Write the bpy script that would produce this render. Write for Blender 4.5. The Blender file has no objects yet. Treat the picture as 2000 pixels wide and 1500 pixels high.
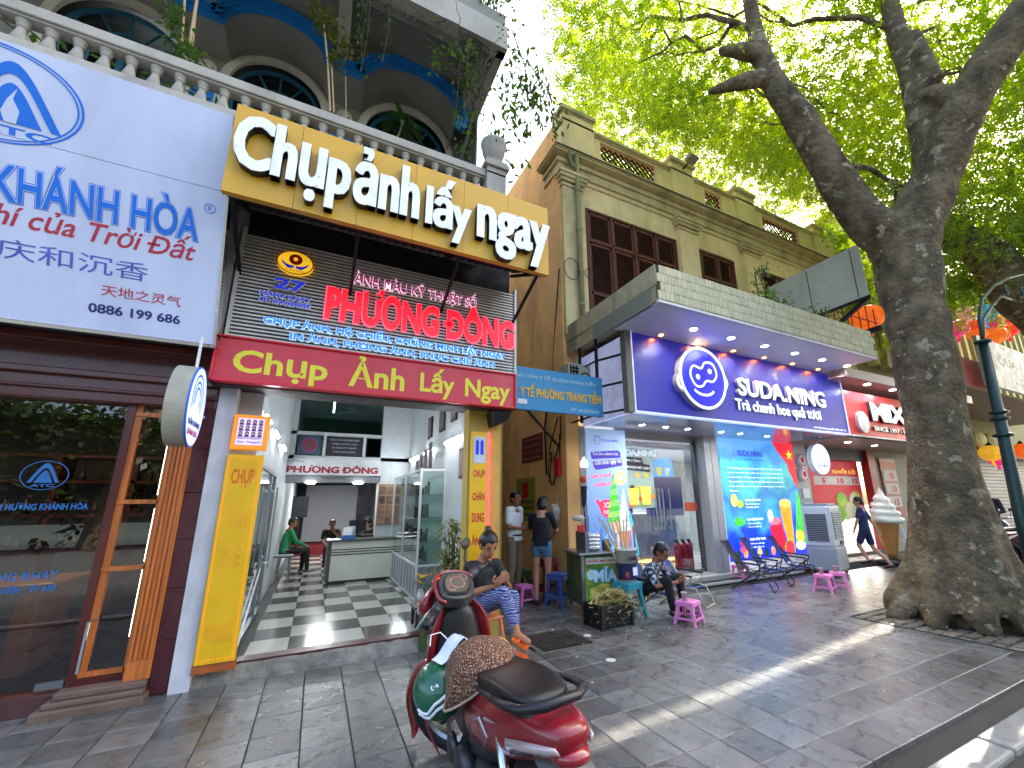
import bpy, bmesh, math, random
import numpy as np
from mathutils import Vector, Matrix, Euler
random.seed(7); RNG = np.random.default_rng(11)
S = bpy.context.scene
COL = S.collection
R = math.radians
# ---------------------------------------------------------------- camera
cam = bpy.data.objects.new('camera', bpy.data.cameras.new('camera'))
COL.objects.link(cam); S.camera = cam
cam.data.sensor_width = 36.0; cam.data.lens = 14.864
cam.data.shift_x = -0.03025; cam.data.shift_y = 0.0139
cam.data.clip_start = .05; cam.data.clip_end = 500
_r = Vector((0.88717581, -0.46122696, -0.01373934)); _u = -Vector((0.0990728, 0.21947988, -0.97057363)); _f = Vector((0.45067023, 0.85970825, 0.24041228))
cam.matrix_world = Matrix(((_r.x, _u.x, -_f.x, 0), (_r.y, _u.y, -_f.y, 0), (_r.z, _u.z, -_f.z, 1.5), (0, 0, 0, 1)))
# ---------------------------------------------------------------- sky and sun
SUN_EL = R(41); SUN_AZ = R(8)            # azimuth from +x towards +y
sdir = Vector((math.cos(SUN_EL)*math.cos(SUN_AZ), math.cos(SUN_EL)*math.sin(SUN_AZ), math.sin(SUN_EL)))
wd = bpy.data.worlds.new("World"); S.world = wd; wd.use_nodes = True
nt = wd.node_tree; bg = nt.nodes['Background']
sky = nt.nodes.new('ShaderNodeTexSky'); sky.sky_type = 'NISHITA'; sky.sun_disc = False
sky.sun_elevation = SUN_EL; sky.sun_rotation = R(90) - SUN_AZ
sky.air_density = 1.0; sky.dust_density = 6.0; sky.ozone_density = 1.0
nt.links.new(sky.outputs[0], bg.inputs[0]); bg.inputs[1].default_value = 0.15
sl = bpy.data.lights.new('sun', 'SUN'); sl.energy = 4.0; sl.angle = R(.5); sl.color = (1, .93, .82)
sun = bpy.data.objects.new('sun', sl); COL.objects.link(sun)
sun.rotation_euler = sdir.to_track_quat('Z', 'Y').to_euler(); sun.location = (0, 0, 30)
S.view_settings.view_transform = 'Standard'; S.view_settings.look = 'None'
S.view_settings.gamma = 1; S.view_settings.use_curve_mapping = False
S.view_settings.exposure = 2.65
S.cycles.max_bounces = 8; S.cycles.transparent_max_bounces = 12; S.cycles.use_denoising = True
# ---------------------------------------------------------------- materials
def hx(h):
    h = h.lstrip('#'); h = ''.join(c*2 for c in h) if len(h) == 3 else h; v = [int(h[i:i+2], 16)/255 for i in (0, 2, 4)]
    return tuple(c/12.92 if c <= .04045 else ((c+.055)/1.055)**2.4 for c in v)
MATS = {}
def mat(name, col=(.5,.5,.5), rough=.6, metal=0., var=.15, scale=6., bump=0., bscale=40., emit=0., dirt=None, dscale=1.5, damt=.5, spec=.5, rnd=0., coat=0., island=False, stretch=None):
    if name in MATS: return MATS[name]
    if isinstance(col, str): col = hx(col)
    m = bpy.data.materials.new(name); m.use_nodes = True; t = m.node_tree; n = t.nodes; L = t.links.new
    b = n['Principled BSDF']
    tc = n.new('ShaderNodeTexCoord'); src = tc.outputs['Object']
    if stretch:
        mp = n.new('ShaderNodeMapping'); mp.inputs['Scale'].default_value = stretch; L(src, mp.inputs[0]); src = mp.outputs[0]
    ns = n.new('ShaderNodeTexNoise'); ns.inputs['Scale'].default_value = scale; ns.inputs['Detail'].default_value = 6; L(src, ns.inputs['Vector'])
    mr = n.new('ShaderNodeMapRange'); mr.inputs[1].default_value = .3; mr.inputs[2].default_value = .7
    mr.inputs[3].default_value = 1-var; mr.inputs[4].default_value = 1+var; L(ns.outputs[0], mr.inputs[0])
    val = mr.outputs[0]
    if rnd:
        oi = n.new('ShaderNodeNewGeometry' if island else 'ShaderNodeObjectInfo')
        r2 = n.new('ShaderNodeMapRange'); r2.inputs[3].default_value = 1-rnd; r2.inputs[4].default_value = 1+rnd
        L(oi.outputs['Random Per Island' if island else 'Random'], r2.inputs[0])
        mu = n.new('ShaderNodeMath'); mu.operation = 'MULTIPLY'; L(val, mu.inputs[0]); L(r2.outputs[0], mu.inputs[1]); val = mu.outputs[0]
    vm = n.new('ShaderNodeVectorMath'); vm.operation = 'SCALE'; vm.inputs[0].default_value = col; L(val, vm.inputs['Scale']); out = vm.outputs[0]
    if dirt is not None:
        if isinstance(dirt, str): dirt = hx(dirt)
        n2 = n.new('ShaderNodeTexNoise'); n2.inputs['Scale'].default_value = dscale; n2.inputs['Detail'].default_value = 9; n2.inputs['Roughness'].default_value = .68
        mp2 = n.new('ShaderNodeMapping'); mp2.inputs['Scale'].default_value = (1, 1, .35); L(tc.outputs['Object'], mp2.inputs[0]); L(mp2.outputs[0], n2.inputs['Vector'])
        m3 = n.new('ShaderNodeMapRange'); m3.inputs[1].default_value = .47; m3.inputs[2].default_value = .72; m3.inputs[4].default_value = damt; L(n2.outputs[0], m3.inputs[0])
        mx = n.new('ShaderNodeMix'); mx.data_type = 'RGBA'; L(m3.outputs[0], mx.inputs[0]); L(out, mx.inputs[6]); mx.inputs[7].default_value = (*dirt, 1); out = mx.outputs[2]
    L(out, b.inputs['Base Color'])
    b.inputs['Roughness'].default_value = rough; b.inputs['Metallic'].default_value = metal
    b.inputs['Specular IOR Level'].default_value = spec; b.inputs['Coat Weight'].default_value = coat; b.inputs['Coat Roughness'].default_value = .08
    if rough > .15:
        rr = n.new('ShaderNodeMapRange'); rr.inputs[1].default_value = .3; rr.inputs[2].default_value = .7
        rr.inputs[3].default_value = rough*.8; rr.inputs[4].default_value = min(1, rough*1.2); L(ns.outputs[0], rr.inputs[0]); L(rr.outputs[0], b.inputs['Roughness'])
    if bump:
        nb = n.new('ShaderNodeTexNoise'); nb.inputs['Scale'].default_value = bscale; nb.inputs['Detail'].default_value = 5; L(src, nb.inputs['Vector'])
        bp = n.new('ShaderNodeBump'); bp.inputs['Strength'].default_value = bump; bp.inputs['Distance'].default_value = .02; L(nb.outputs[0], bp.inputs['Height']); L(bp.outputs[0], b.inputs['Normal'])
    if emit:
        L(out, b.inputs['Emission Color']); b.inputs['Emission Strength'].default_value = emit
    MATS[name] = m; return m
def glass(name, tint=(.9,.95,.93), k=1.0, rough=.01):
    if name in MATS: return MATS[name]
    m = bpy.data.materials.new(name); m.use_nodes = True; t = m.node_tree; n = t.nodes; L = t.links.new
    for x in list(n):
        if x.type != 'OUTPUT_MATERIAL': n.remove(x)
    o = n['Material Output']; tr = n.new('ShaderNodeBsdfTransparent'); tr.inputs[0].default_value = (*tint, 1)
    gl = n.new('ShaderNodeBsdfGlossy'); gl.inputs['Roughness'].default_value = rough; gl.inputs[0].default_value = (.95,.97,1,1)
    fr = n.new('ShaderNodeLayerWeight'); fr.inputs[0].default_value = .5; pw = n.new('ShaderNodeMath'); pw.operation = 'POWER'; pw.inputs[1].default_value = 4; L(fr.outputs['Facing'], pw.inputs[0])
    mu = n.new('ShaderNodeMath'); mu.operation = 'MULTIPLY_ADD'; mu.use_clamp = True; mu.inputs[1].default_value = .9; mu.inputs[2].default_value = .035*k; L(pw.outputs[0], mu.inputs[0])
    mx = n.new('ShaderNodeMixShader'); L(mu.outputs[0], mx.inputs[0]); L(tr.outputs[0], mx.inputs[1]); L(gl.outputs[0], mx.inputs[2]); L(mx.outputs[0], o.inputs[0])
    MATS[name] = m; return m
def leafmat(name, c1, c2, trans=.55):
    if name in MATS: return MATS[name]
    m = bpy.data.materials.new(name); m.use_nodes = True; t = m.node_tree; n = t.nodes; L = t.links.new
    for x in list(n):
        if x.type != 'OUTPUT_MATERIAL': n.remove(x)
    o = n['Material Output']; ge = n.new('ShaderNodeNewGeometry')
    tc = n.new('ShaderNodeTexCoord'); cn = n.new('ShaderNodeTexNoise'); cn.inputs['Scale'].default_value = .55; cn.inputs['Detail'].default_value = 3; L(tc.outputs['Object'], cn.inputs['Vector']); cm = n.new('ShaderNodeMapRange'); cm.inputs[1].default_value = .38; cm.inputs[2].default_value = .62; L(cn.outputs[0], cm.inputs[0]); av = n.new('ShaderNodeMath'); av.operation = 'MULTIPLY_ADD'; av.inputs[1].default_value = .45; L(ge.outputs['Random Per Island'], av.inputs[0]); hf = n.new('ShaderNodeMath'); hf.operation = 'MULTIPLY'; hf.inputs[1].default_value = .55; L(cm.outputs[0], hf.inputs[0]); L(hf.outputs[0], av.inputs[2])
    ra = n.new('ShaderNodeMix'); ra.data_type = 'RGBA'; L(av.outputs[0], ra.inputs[0]); ra.inputs[6].default_value = (*hx(c1), 1); ra.inputs[7].default_value = (*hx(c2), 1)
    df = n.new('ShaderNodeBsdfDiffuse'); tl = n.new('ShaderNodeBsdfTranslucent'); gl = n.new('ShaderNodeBsdfGlossy'); gl.inputs['Roughness'].default_value = .4
    g = n.new('ShaderNodeMix'); g.data_type = 'RGBA'; g.blend_type = 'MULTIPLY'; g.inputs[0].default_value = 1; L(ra.outputs[2], g.inputs[6]); g.inputs[7].default_value = (1.9, 1.75, .35, 1)
    L(ra.outputs[2], df.inputs[0]); L(g.outputs[2], tl.inputs[0])
    mx = n.new('ShaderNodeMixShader'); mx.inputs[0].default_value = trans; L(df.outputs[0], mx.inputs[1]); L(tl.outputs[0], mx.inputs[2])
    m2 = n.new('ShaderNodeMixShader'); m2.inputs[0].default_value = .05; L(mx.outputs[0], m2.inputs[1]); L(gl.outputs[0], m2.inputs[2]); L(m2.outputs[0], o.inputs[0])
    MATS[name] = m; return m
def twotone(name, c1, c2, kind='voronoi', scale=20., thr=.5, rough=.7, stretch=(1,1,1), emit=0):
    if name in MATS: return MATS[name]
    m = bpy.data.materials.new(name); m.use_nodes = True; t = m.node_tree; n = t.nodes; L = t.links.new; b = n['Principled BSDF']
    tc = n.new('ShaderNodeTexCoord'); mp = n.new('ShaderNodeMapping'); mp.inputs['Scale'].default_value = stretch; L(tc.outputs['Object'], mp.inputs[0])
    if kind == 'voronoi':
        x = n.new('ShaderNodeTexVoronoi'); x.inputs['Scale'].default_value = scale; o = x.outputs['Distance']
    elif kind == 'wave':
        x = n.new('ShaderNodeTexWave'); x.inputs['Scale'].default_value = scale; x.inputs['Distortion'].default_value = 11; x.inputs['Detail'].default_value = 3; x.bands_direction = 'Z'; o = x.outputs[0]
    elif kind == 'grad':
        x = None
        sp = n.new('ShaderNodeSeparateXYZ'); L(mp.outputs[0], sp.inputs[0]); o = sp.outputs[2]
    else:
        x = n.new('ShaderNodeTexNoise'); x.inputs['Scale'].default_value = scale; x.inputs['Detail'].default_value = 4; o = x.outputs[0]
    if x: L(mp.outputs[0], x.inputs['Vector'])
    r = n.new('ShaderNodeMapRange'); L(o, r.inputs[0])
    w = .04 if kind != 'grad' else 0
    if kind == 'grad': r.inputs[1].default_value = scale; r.inputs[2].default_value = thr
    else: r.inputs[1].default_value = thr-w; r.inputs[2].default_value = thr+w
    mx = n.new('ShaderNodeMix'); mx.data_type = 'RGBA'; L(r.outputs[0], mx.inputs[0]); mx.inputs[6].default_value = (*hx(c1), 1); mx.inputs[7].default_value = (*hx(c2), 1)
    L(mx.outputs[2], b.inputs['Base Color']); b.inputs['Roughness'].default_value = rough
    if emit: L(mx.outputs[2], b.inputs['Emission Color']); b.inputs['Emission Strength'].default_value = emit
    MATS[name] = m; return m
# ---------------------------------------------------------------- mesh builder
def V(*a): return Vector(a if len(a) > 1 else a[0])
def frame(d, hint=None):
    d = Vector(d).normalized(); h = Vector(hint) if hint is not None else (Vector((0,0,1)) if abs(d.z) < .9 else Vector((1,0,0)))
    a = h.cross(d)
    if a.length < 1e-5: a = Vector((0,1,0)).cross(d)
    a.normalize(); return a, d.cross(a)
class MB:
    def __init__(s): s.v = []; s.f = []
    def add(s, vs, fs):
        k = len(s.v); s.v += [tuple(p) for p in vs]; s.f += [tuple(i+k for i in f) for f in fs]; return s
    def box(s, x0, x1, y0, y1, z0, z1):
        if x0 > x1: x0, x1 = x1, x0
        if y0 > y1: y0, y1 = y1, y0
        if z0 > z1: z0, z1 = z1, z0
        return s.add([(x0,y0,z0),(x1,y0,z0),(x1,y1,z0),(x0,y1,z0),(x0,y0,z1),(x1,y0,z1),(x1,y1,z1),(x0,y1,z1)],
            [(3,2,1,0),(4,5,6,7),(0,1,5,4),(1,2,6,5),(2,3,7,6),(3,0,4,7)])
    def bar(s, p, q, w, h, hint=(0,0,1)):
        p, q = V(p), V(q); d = q-p; a, b = frame(d, hint); a = a*w/2; b = b*h/2
        c = [-a-b, a-b, a+b, -a+b]
        return s.add([p+x for x in c]+[q+x for x in c], [(3,2,1,0),(4,5,6,7),(0,1,5,4),(1,2,6,5),(2,3,7,6),(3,0,4,7)])
    def tube(s, pts, rad, n=8, caps=True):
        pts = [V(p) for p in pts]; N = len(pts)
        if not hasattr(rad, '__len__'): rad = [rad]*N
        rings = []; a = None
        for i, p in enumerate(pts):
            d = pts[min(i+1, N-1)]-pts[max(i-1, 0)]
            if d.length < 1e-6: d = Vector((0,0,1))
            d.normalize()
            if a is None: a, b = frame(d)
            else:
                a = a - d*a.dot(d)
                if a.length < 1e-5: a, b = frame(d)
                a.normalize(); b = d.cross(a)
            rings.append([p+(a*math.cos(2*math.pi*k/n)+b*math.sin(2*math.pi*k/n))*rad[i] for k in range(n)])
        return s.loft(rings, caps)
    def loft(s, rings, caps=True, closed=True):
        n = len(rings[0]); k = len(s.v)
        for r in rings: s.v += [tuple(p) for p in r]
        for i in range(len(rings)-1):
            for j in range(n if closed else n-1):
                j2 = (j+1) % n
                s.f.append((k+i*n+j, k+i*n+j2, k+(i+1)*n+j2, k+(i+1)*n+j))
        if caps:
            s.f.append(tuple(k+j for j in reversed(range(n)))); e = k+(len(rings)-1)*n; s.f.append(tuple(e+j for j in range(n)))
        return s
    def lathe(s, prof, n=16, c=(0,0,0), axis='z', caps=True):
        c = V(c); rings = []
        for r, h in prof:
            ring = []
            for k in range(n):
                t = 2*math.pi*k/n; a, b = r*math.cos(t), r*math.sin(t)
                ring.append(c+(Vector((a,b,h)) if axis == 'z' else Vector((h,a,b)) if axis == 'x' else Vector((b,h,a))))
            rings.append(ring)
        return s.loft(rings, caps)
    def ball(s, c, r, n=12, m=8, rot=None):
        if not hasattr(r, '__len__'): r = (r, r, r)
        c = V(c); rings = []
        for i in range(1, m):
            ph = math.pi*i/m; ring = []
            for k in range(n):
                t = 2*math.pi*k/n; p = Vector((r[0]*math.sin(ph)*math.cos(t), r[1]*math.sin(ph)*math.sin(t), -r[2]*math.cos(ph)))
                if rot is not None: p = rot @ p
                ring.append(c+p)
            rings.append(ring)
        k0 = len(s.v); s.loft(rings, False); z = Vector((0,0,r[2]))
        if rot is not None: z = rot @ z
        s.v += [tuple(c-z), tuple(c+z)]; a = len(s.v)-2; e = k0+(m-2)*n
        for j in range(n): s.f += [(a, k0+(j+1) % n, k0+j), (a+1, e+j, e+(j+1) % n)]
        return s
    def cap(s, p0, p1, r0, r1, n=10, wide=None, fl=1.):
        """tapered limb with round ends; wide = direction of the larger half-axis, fl = its factor"""
        p0, p1 = V(p0), V(p1); d = (p1-p0); L = d.length; d.normalize(); a, b = frame(d, None)
        if wide is not None:
            a = V(wide)-d*V(wide).dot(d); a.normalize(); b = d.cross(a)
        rings = []
        for t in (-80, -55, -28, 0): rings.append((p0+d*r0*math.sin(R(t)), r0*math.cos(R(t))))
        for t in (0, 28, 55, 80): rings.append((p1+d*r1*math.sin(R(t)), r1*math.cos(R(t))))
        return s.loft([[c+(a*fl*math.cos(2*math.pi*k/n)+b*math.sin(2*math.pi*k/n))*rr for k in range(n)] for c, rr in rings])
    def poly(s, pts, y, d):
        """outline (x,z) at depth y, extruded d towards -y"""
        n = len(pts); A = sum(pts[i][0]*pts[(i+1) % n][1]-pts[(i+1) % n][0]*pts[i][1] for i in range(n))
        if A < 0: pts = pts[::-1]
        k = len(s.v); s.v += [(x, y-d, z) for x, z in pts]+[(x, y, z) for x, z in pts]
        s.f.append(tuple(k+i for i in range(n)))
        for i in range(n): j = (i+1) % n; s.f.append((k+j, k+i, k+n+i, k+n+j))
        return s
    def ringz(s, cx, cz, ro, ri, y, d, n=40, ex=1., a0=0, a1=360):
        full = a1-a0 >= 360; m = n if full else n+1; O = []; I = []
        for i in range(m):
            t = R(a0+(a1-a0)*i/n); O.append((cx+ro*ex*math.cos(t), cz+ro*math.sin(t))); I.append((cx+ri*ex*math.cos(t), cz+ri*math.sin(t)))
        k = len(s.v)
        for P, yy in ((O, y-d), (I, y-d), (O, y), (I, y)): s.v += [(a, yy, b) for a, b in P]
        for i in range(n):
            j = (i+1) % m
            s.f += [(k+i, k+j, k+m+j, k+m+i), (k+j, k+i, k+2*m+i, k+2*m+j), (k+m+i, k+m+j, k+3*m+j, k+3*m+i)]
        return s
    def xf(s, M):
        s.v = [tuple(M @ Vector(p)) for p in s.v]; return s
    def mesh(s, name, smooth=False):
        me = bpy.data.meshes.new(name); me.from_pydata(s.v, [], s.f); me.validate()
        if smooth: me.polygons.foreach_set('use_smooth', [True]*len(me.polygons))
        me.update(); return me
def ell(cx, cz, rx, rz, n=32, a0=0, a1=360):
    return [(cx+rx*math.cos(R(a0+(a1-a0)*i/n)), cz+rz*math.sin(R(a0+(a1-a0)*i/n))) for i in range(n if a1-a0 >= 360 else n+1)]
LOCAL = set()
def thing(name, label, cat, loc=(0,0,0), rotz=0, group=None, local=False, rotx=0):
    o = bpy.data.objects.new(name, None); COL.objects.link(o); o.empty_display_size = .1
    o.location = loc; o.rotation_euler = (rotx, 0, rotz); o['label'] = label; o['category'] = cat
    if group: o['group'] = group
    if local: LOCAL.add(o.name)
    return o
def put(name, me, m, parent=None, bevel=0, smooth=None, subd=0, loc=None, kind=None, label=None, seg=2):
    if isinstance(me, MB): me = me.mesh(name, bool(smooth))
    o = bpy.data.objects.new(name, me); COL.objects.link(o)
    if m is not None and not me.materials: me.materials.append(m)
    if parent is not None:
        o.parent = parent
        top = parent
        while top.parent: top = top.parent
        if top.name not in LOCAL and parent is top:
            o.matrix_parent_inverse = Matrix.LocRotScale(parent.location, parent.rotation_euler, None).inverted()
    if loc is not None: o.location = loc
    if bevel:
        b = o.modifiers.new('b', 'BEVEL'); b.width = bevel; b.segments = seg; b.limit_method = 'ANGLE'; b.angle_limit = R(40)
    if subd: b = o.modifiers.new('s', 'SUBSURF'); b.levels = b.render_levels = subd
    if kind: o['kind'] = kind
    if label: o['label'] = label
    return o
def struct(name, me, m, parent=None, **k):
    o = put(name, me, m, parent, **k); o['kind'] = 'structure'; return o
def tag(o, label, cat, group=None):
    o['label'] = label; o['category'] = cat
    if group: o['group'] = group
    return o
def copytree(o, parent=None):
    c = o.copy(); COL.objects.link(c)
    if parent is not None: c.parent = parent
    for ch in list(o.children): copytree(ch, c)
    return c
def dup(o, loc, rotz=0, label=None, group=None):
    c = copytree(o); c.location = loc; c.rotation_euler = (0, 0, rotz)
    if label: c['label'] = label
    if group: c['group'] = group
    return c
def fuse(mb, voxel=.012, smooth=2, dec=0):
    me = mb.mesh('tmp'); o = bpy.data.objects.new('tmp', me); COL.objects.link(o)
    r = o.modifiers.new('r', 'REMESH'); r.mode = 'VOXEL'; r.voxel_size = voxel; r.adaptivity = 0; r.use_smooth_shade = True
    if smooth: s = o.modifiers.new('s', 'SMOOTH'); s.factor = .5; s.iterations = smooth
    if dec: d = o.modifiers.new('d', 'DECIMATE'); d.ratio = dec
    dg = bpy.context.evaluated_depsgraph_get(); dg.update()
    me2 = bpy.data.meshes.new_from_object(o.evaluated_get(dg)); bpy.data.objects.remove(o); bpy.data.meshes.remove(me)
    me2.polygons.foreach_set('use_smooth', [True]*len(me2.polygons)); return me2
def _curve(body, bold, res, space):
    cu = bpy.data.curves.new('t', 'FONT'); cu.body = body; cu.size = 1; cu.extrude = .5; cu.offset = bold; cu.resolution_u = res; cu.space_character = space
    o = bpy.data.objects.new('t', cu); COL.objects.link(o); dg = bpy.context.evaluated_depsgraph_get(); dg.update()
    me = bpy.data.meshes.new_from_object(o.evaluated_get(dg)); bpy.data.objects.remove(o); bpy.data.curves.remove(cu)
    return me
def _xr(me):
    a = np.empty(len(me.vertices)*3, np.float32); me.vertices.foreach_get('co', a); a = a.reshape(-1, 3); return a[:,0].min(), a[:,0].max(), a[:,1].min(), a[:,1].max()
def textmesh(body, bold=0., res=3, space=1.):
    me = _curve(body.replace('Đ', 'D'), bold, res, space)
    idx = [i for i, c in enumerate(body) if c == 'Đ']
    if idx:
        d = _curve('D', bold, 1, 1); w = _xr(d); bpy.data.meshes.remove(d); bm = bmesh.new(); bm.from_mesh(me)
        for i in idx:
            q = _curve(body[:i+1].replace('Đ', 'D'), bold, 1, space); e = _xr(q)[1]; bpy.data.meshes.remove(q)
            l = e-(w[1]-w[0]); h = w[3]-w[2]; x0, x1 = l-.13, l+.30; y0 = w[2]+h*.5-.045-bold*.5; y1 = w[2]+h*.5+.045+bold*.5
            vs = [bm.verts.new((x, y, z)) for z in (-.49, .51) for x, y in ((x0,y0),(x1,y0),(x1,y1),(x0,y1))]
            for f in ((3,2,1,0),(4,5,6,7),(0,1,5,4),(1,2,6,5),(2,3,7,6),(3,0,4,7)): bm.faces.new([vs[k] for k in f])
        bm.to_mesh(me); bm.free()
    return me
def T(body, x0, x1, z0, z1, y, m, parent, ext=.002, bold=.0, name='lettering', skew=0., res=3, slope=0., space=1., face='y', back=0.):
    """text filling the box x0..x1, z0..z1 on plane y (facing -y); face='x': plane x=y with (x0,x1) running along world y"""
    me = textmesh(body, bold, res, space); n = len(me.vertices)
    if n == 0: return None
    a = np.empty(n*3, np.float32); me.vertices.foreach_get('co', a); a = a.reshape(-1, 3)
    xs, ys, zs = a[:,0], a[:,1], a[:,2]
    u = (xs-xs.min())/max(1e-6, xs.max()-xs.min()); v = (ys-ys.min())/max(1e-6, ys.max()-ys.min())
    X = x0+(x1-x0)*u+skew*(z1-z0)*v; Z = z0+(z1-z0)*v+slope*(X-x0); D = np.where(zs > 0, -ext, back)
    if face == 'y': o = np.stack([X, y+D, Z], 1)
    else: o = np.stack([y-D*(1 if face == 'x' else -1), X, Z], 1)
    me.vertices.foreach_set('co', o.astype(np.float32).ravel()); me.materials.clear(); me.update()
    return put(name, me, m, parent)
def plate(name, pts, y, d, m, parent): return put(name, MB().poly(pts, y, d), m, parent)
def rect(x0, x1, z0, z1): return [(x0,z0),(x1,z0),(x1,z1),(x0,z1)]
# common materials
WHITE = mat('white paint', '#d8d8d4', .5, var=.06, dirt='#8c8878', damt=.25)
BLACK = mat('black plastic', '#15151a', .4, var=.1)
DARK = mat('dark metal', '#26262a', .45, .6, var=.1)
CHROME = mat('bright steel', '#c8ccd0', .22, 1., var=.05)
STEEL = mat('brushed steel', '#9a9c9e', .35, .9, var=.1)
GREYP = mat('grey aluminium panel', '#9a9c9e', .35, .3, var=.05)
PRINTW = mat('white print', '#f0f2f4', .5, var=.02)
PRINTK = mat('black print', '#1c1c22', .5, var=.02)
PRINTR = mat('red print', '#c01424', .5, var=.05)
PRINTB = mat('blue print', '#1d5fd0', .5, var=.05)

# ================================================================ ground
ASPH = mat('asphalt', '#4a4a48', .85, var=.25, scale=30, bump=.4, bscale=150)
struct('road', MB().box(-60, 120, -60, 1.28, -.5, -.14), ASPH)
struct('pavement_base', MB().box(-60, 120, 1.28, 60, -.5, -.03), mat('mortar', '#35332f', .9, var=.3, scale=12, bump=.4))
def stonemat(name, isl):
    m = mat(name, '#605f5b', .3, var=.36, scale=5.5, bump=.3, bscale=24, dirt='#34322e', damt=.6, dscale=1.0, spec=.55, rnd=.36, island=isl)
    return m
SM = stonemat('slate paver', False); SMI = stonemat('slate paver field', True)
pit = (6.36, 8.46, 1.71, 3.51)
pav = bpy.data.objects.new('pavement', None); COL.objects.link(pav); pav['kind'] = 'structure'
def tile_mesh(w, d, h, name):
    b = MB(); e = .004
    b.add([(-w+e,-d+e,h),(w-e,-d+e,h),(w-e,d-e,h),(-w+e,d-e,h),(-w,-d,h-e),(w,-d,h-e),(w,d,h-e),(-w,d,h-e),(-w,-d,0),(w,-d,0),(w,d,0),(-w,d,0)],
        [(0,1,2,3),(0,4,5,1),(1,5,6,2),(2,6,7,3),(3,7,4,0),(4,8,9,5),(5,9,10,6),(6,10,11,7),(7,11,8,4)])
    return b.mesh(name)
TM = tile_mesh(.1475, .1475, .03, 'paver'); TM.materials.append(SM)
cells = []
for i in range(-14, 62):
    for j in range(-3, 16):
        x = .21+.3*i; y = 2.16+.3*j
        if y < 1.6 or y > 6.4: continue
        if pit[0] < x < pit[1] and pit[2] < y < pit[3]: continue
        if y > 5.05 and x < 1.9: continue
        if 2.2 < x < 2.9 and 4.35 < y < 4.9: continue
        if y > 5.7 and x > 4.1: continue
        cells.append((math.hypot(x-.6, y-.3), x, y))
# the deep strip of the alley floor
for i in range(7, 13):
    for j in range(15, 30):
        cells.append((20+j, .21+.3*i, 2.16+.3*j))
cells.sort()
vis = [c for c in cells if c[2] > .3+abs(c[1])*.0 and c[1] > -2.6 and not (c[1] < .2 and c[2] < 2.6)]
near = [c for c in vis if c[1] < 9][:300]; ns = set(near)
for _, x, y in near:
    o = bpy.data.objects.new('paver', TM); COL.objects.link(o); o.parent = pav
    o.location = (x, y, -.03+random.uniform(-.0012, .0012)); o.rotation_euler = (random.uniform(-.003, .003), random.uniform(-.003, .003), random.choice((0, 1, 2, 3))*R(90)+random.uniform(-.004, .004))
fb = MB()
for c in cells:
    if c in ns: continue
    _, x, y = c; w = .1475; z = random.uniform(-.0012, .0012)
    fb.box(x-w, x+w, y-w, y+w, -.03, z)
put('paver_field', fb, SMI, pav, kind='stuff')
# kerb: long pale granite stones along the edge
kb = bpy.data.objects.new('kerb', None); COL.objects.link(kb); kb['kind'] = 'structure'
KM = mat('granite kerb', '#8d8c86', .45, var=.2, scale=20, bump=.3, bscale=90, dirt='#4a4842', damt=.5, rnd=.12)
b = MB().box(-.495, .495, -.09, .09, -.16, .012); ks = b.mesh('kerb_stone'); ks.materials.append(KM)
for i in range(-4, 40):
    o = bpy.data.objects.new('kerb_stone', ks); COL.objects.link(o); o.parent = kb; o.location = (i+.4, 1.44, random.uniform(-.003, .003)); bv = o.modifiers.new('b', 'BEVEL'); bv.width = .018; bv.segments = 2
struct('gutter', MB().box(-60, 120, 1.0, 1.35, -.3, -.135), mat('gutter concrete', '#5a574f', .8, var=.3, bump=.5, bscale=30, dirt='#2e2a24'))
gs = mat('gutter stone', '#6e675a', .7, var=.3, bump=.6, bscale=40, rnd=.25)
gm = MB().box(-.1, .1, -.055, .055, 0, .05).mesh('gutter_stone'); gm.materials.append(gs)
gut = bpy.data.objects['gutter']
for i in range(40):
    for j in range(3):
        o = bpy.data.objects.new('cobble', gm); COL.objects.link(o); o.parent = gut
        o.location = (1.6+i*.21+.1*(j % 2), 1.29-j*.12, -.15+random.uniform(-.01, .006)); o.rotation_euler = (random.uniform(-.05, .05), random.uniform(-.06, .06), random.uniform(-.06, .06))
# tree pit of earth and small cobbles
struct('tree_pit', MB().box(pit[0], pit[1], pit[2], pit[3], -.03, -.015), mat('dry earth', '#5a5040', .95, var=.4, scale=9, bump=.8, bscale=35, dirt='#2c2720'))
tp = bpy.data.objects['tree_pit']
eb = MB()
for i in range(16):
    for j in range(14):
        x = pit[0]+.07+i*.135; y = pit[2]+.06+j*.13
        if math.hypot(x-7.45, y-2.65) < .62: continue
        eb.box(x-.055, x+.055, y-.05, y+.05, -.02, random.uniform(-.004, .014))
put('cobble_ring', eb, mat('pit cobble', '#6a6354', .8, var=.3, scale=30, bump=.5, rnd=.3, island=True), tp, kind='stuff', bevel=.012, seg=1)
struct('pit_edging', MB().box(pit[0]-.03, pit[0], pit[2]-.03, pit[3]+.03, -.03, .006).box(pit[1], pit[1]+.03, pit[2]-.03, pit[3]+.03, -.03, .006).box(pit[0], pit[1], pit[2]-.03, pit[2], -.03, .006).box(pit[0], pit[1], pit[3], pit[3]+.03, -.03, .006), mat('dark slot', '#1c1b19', .8))
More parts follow.
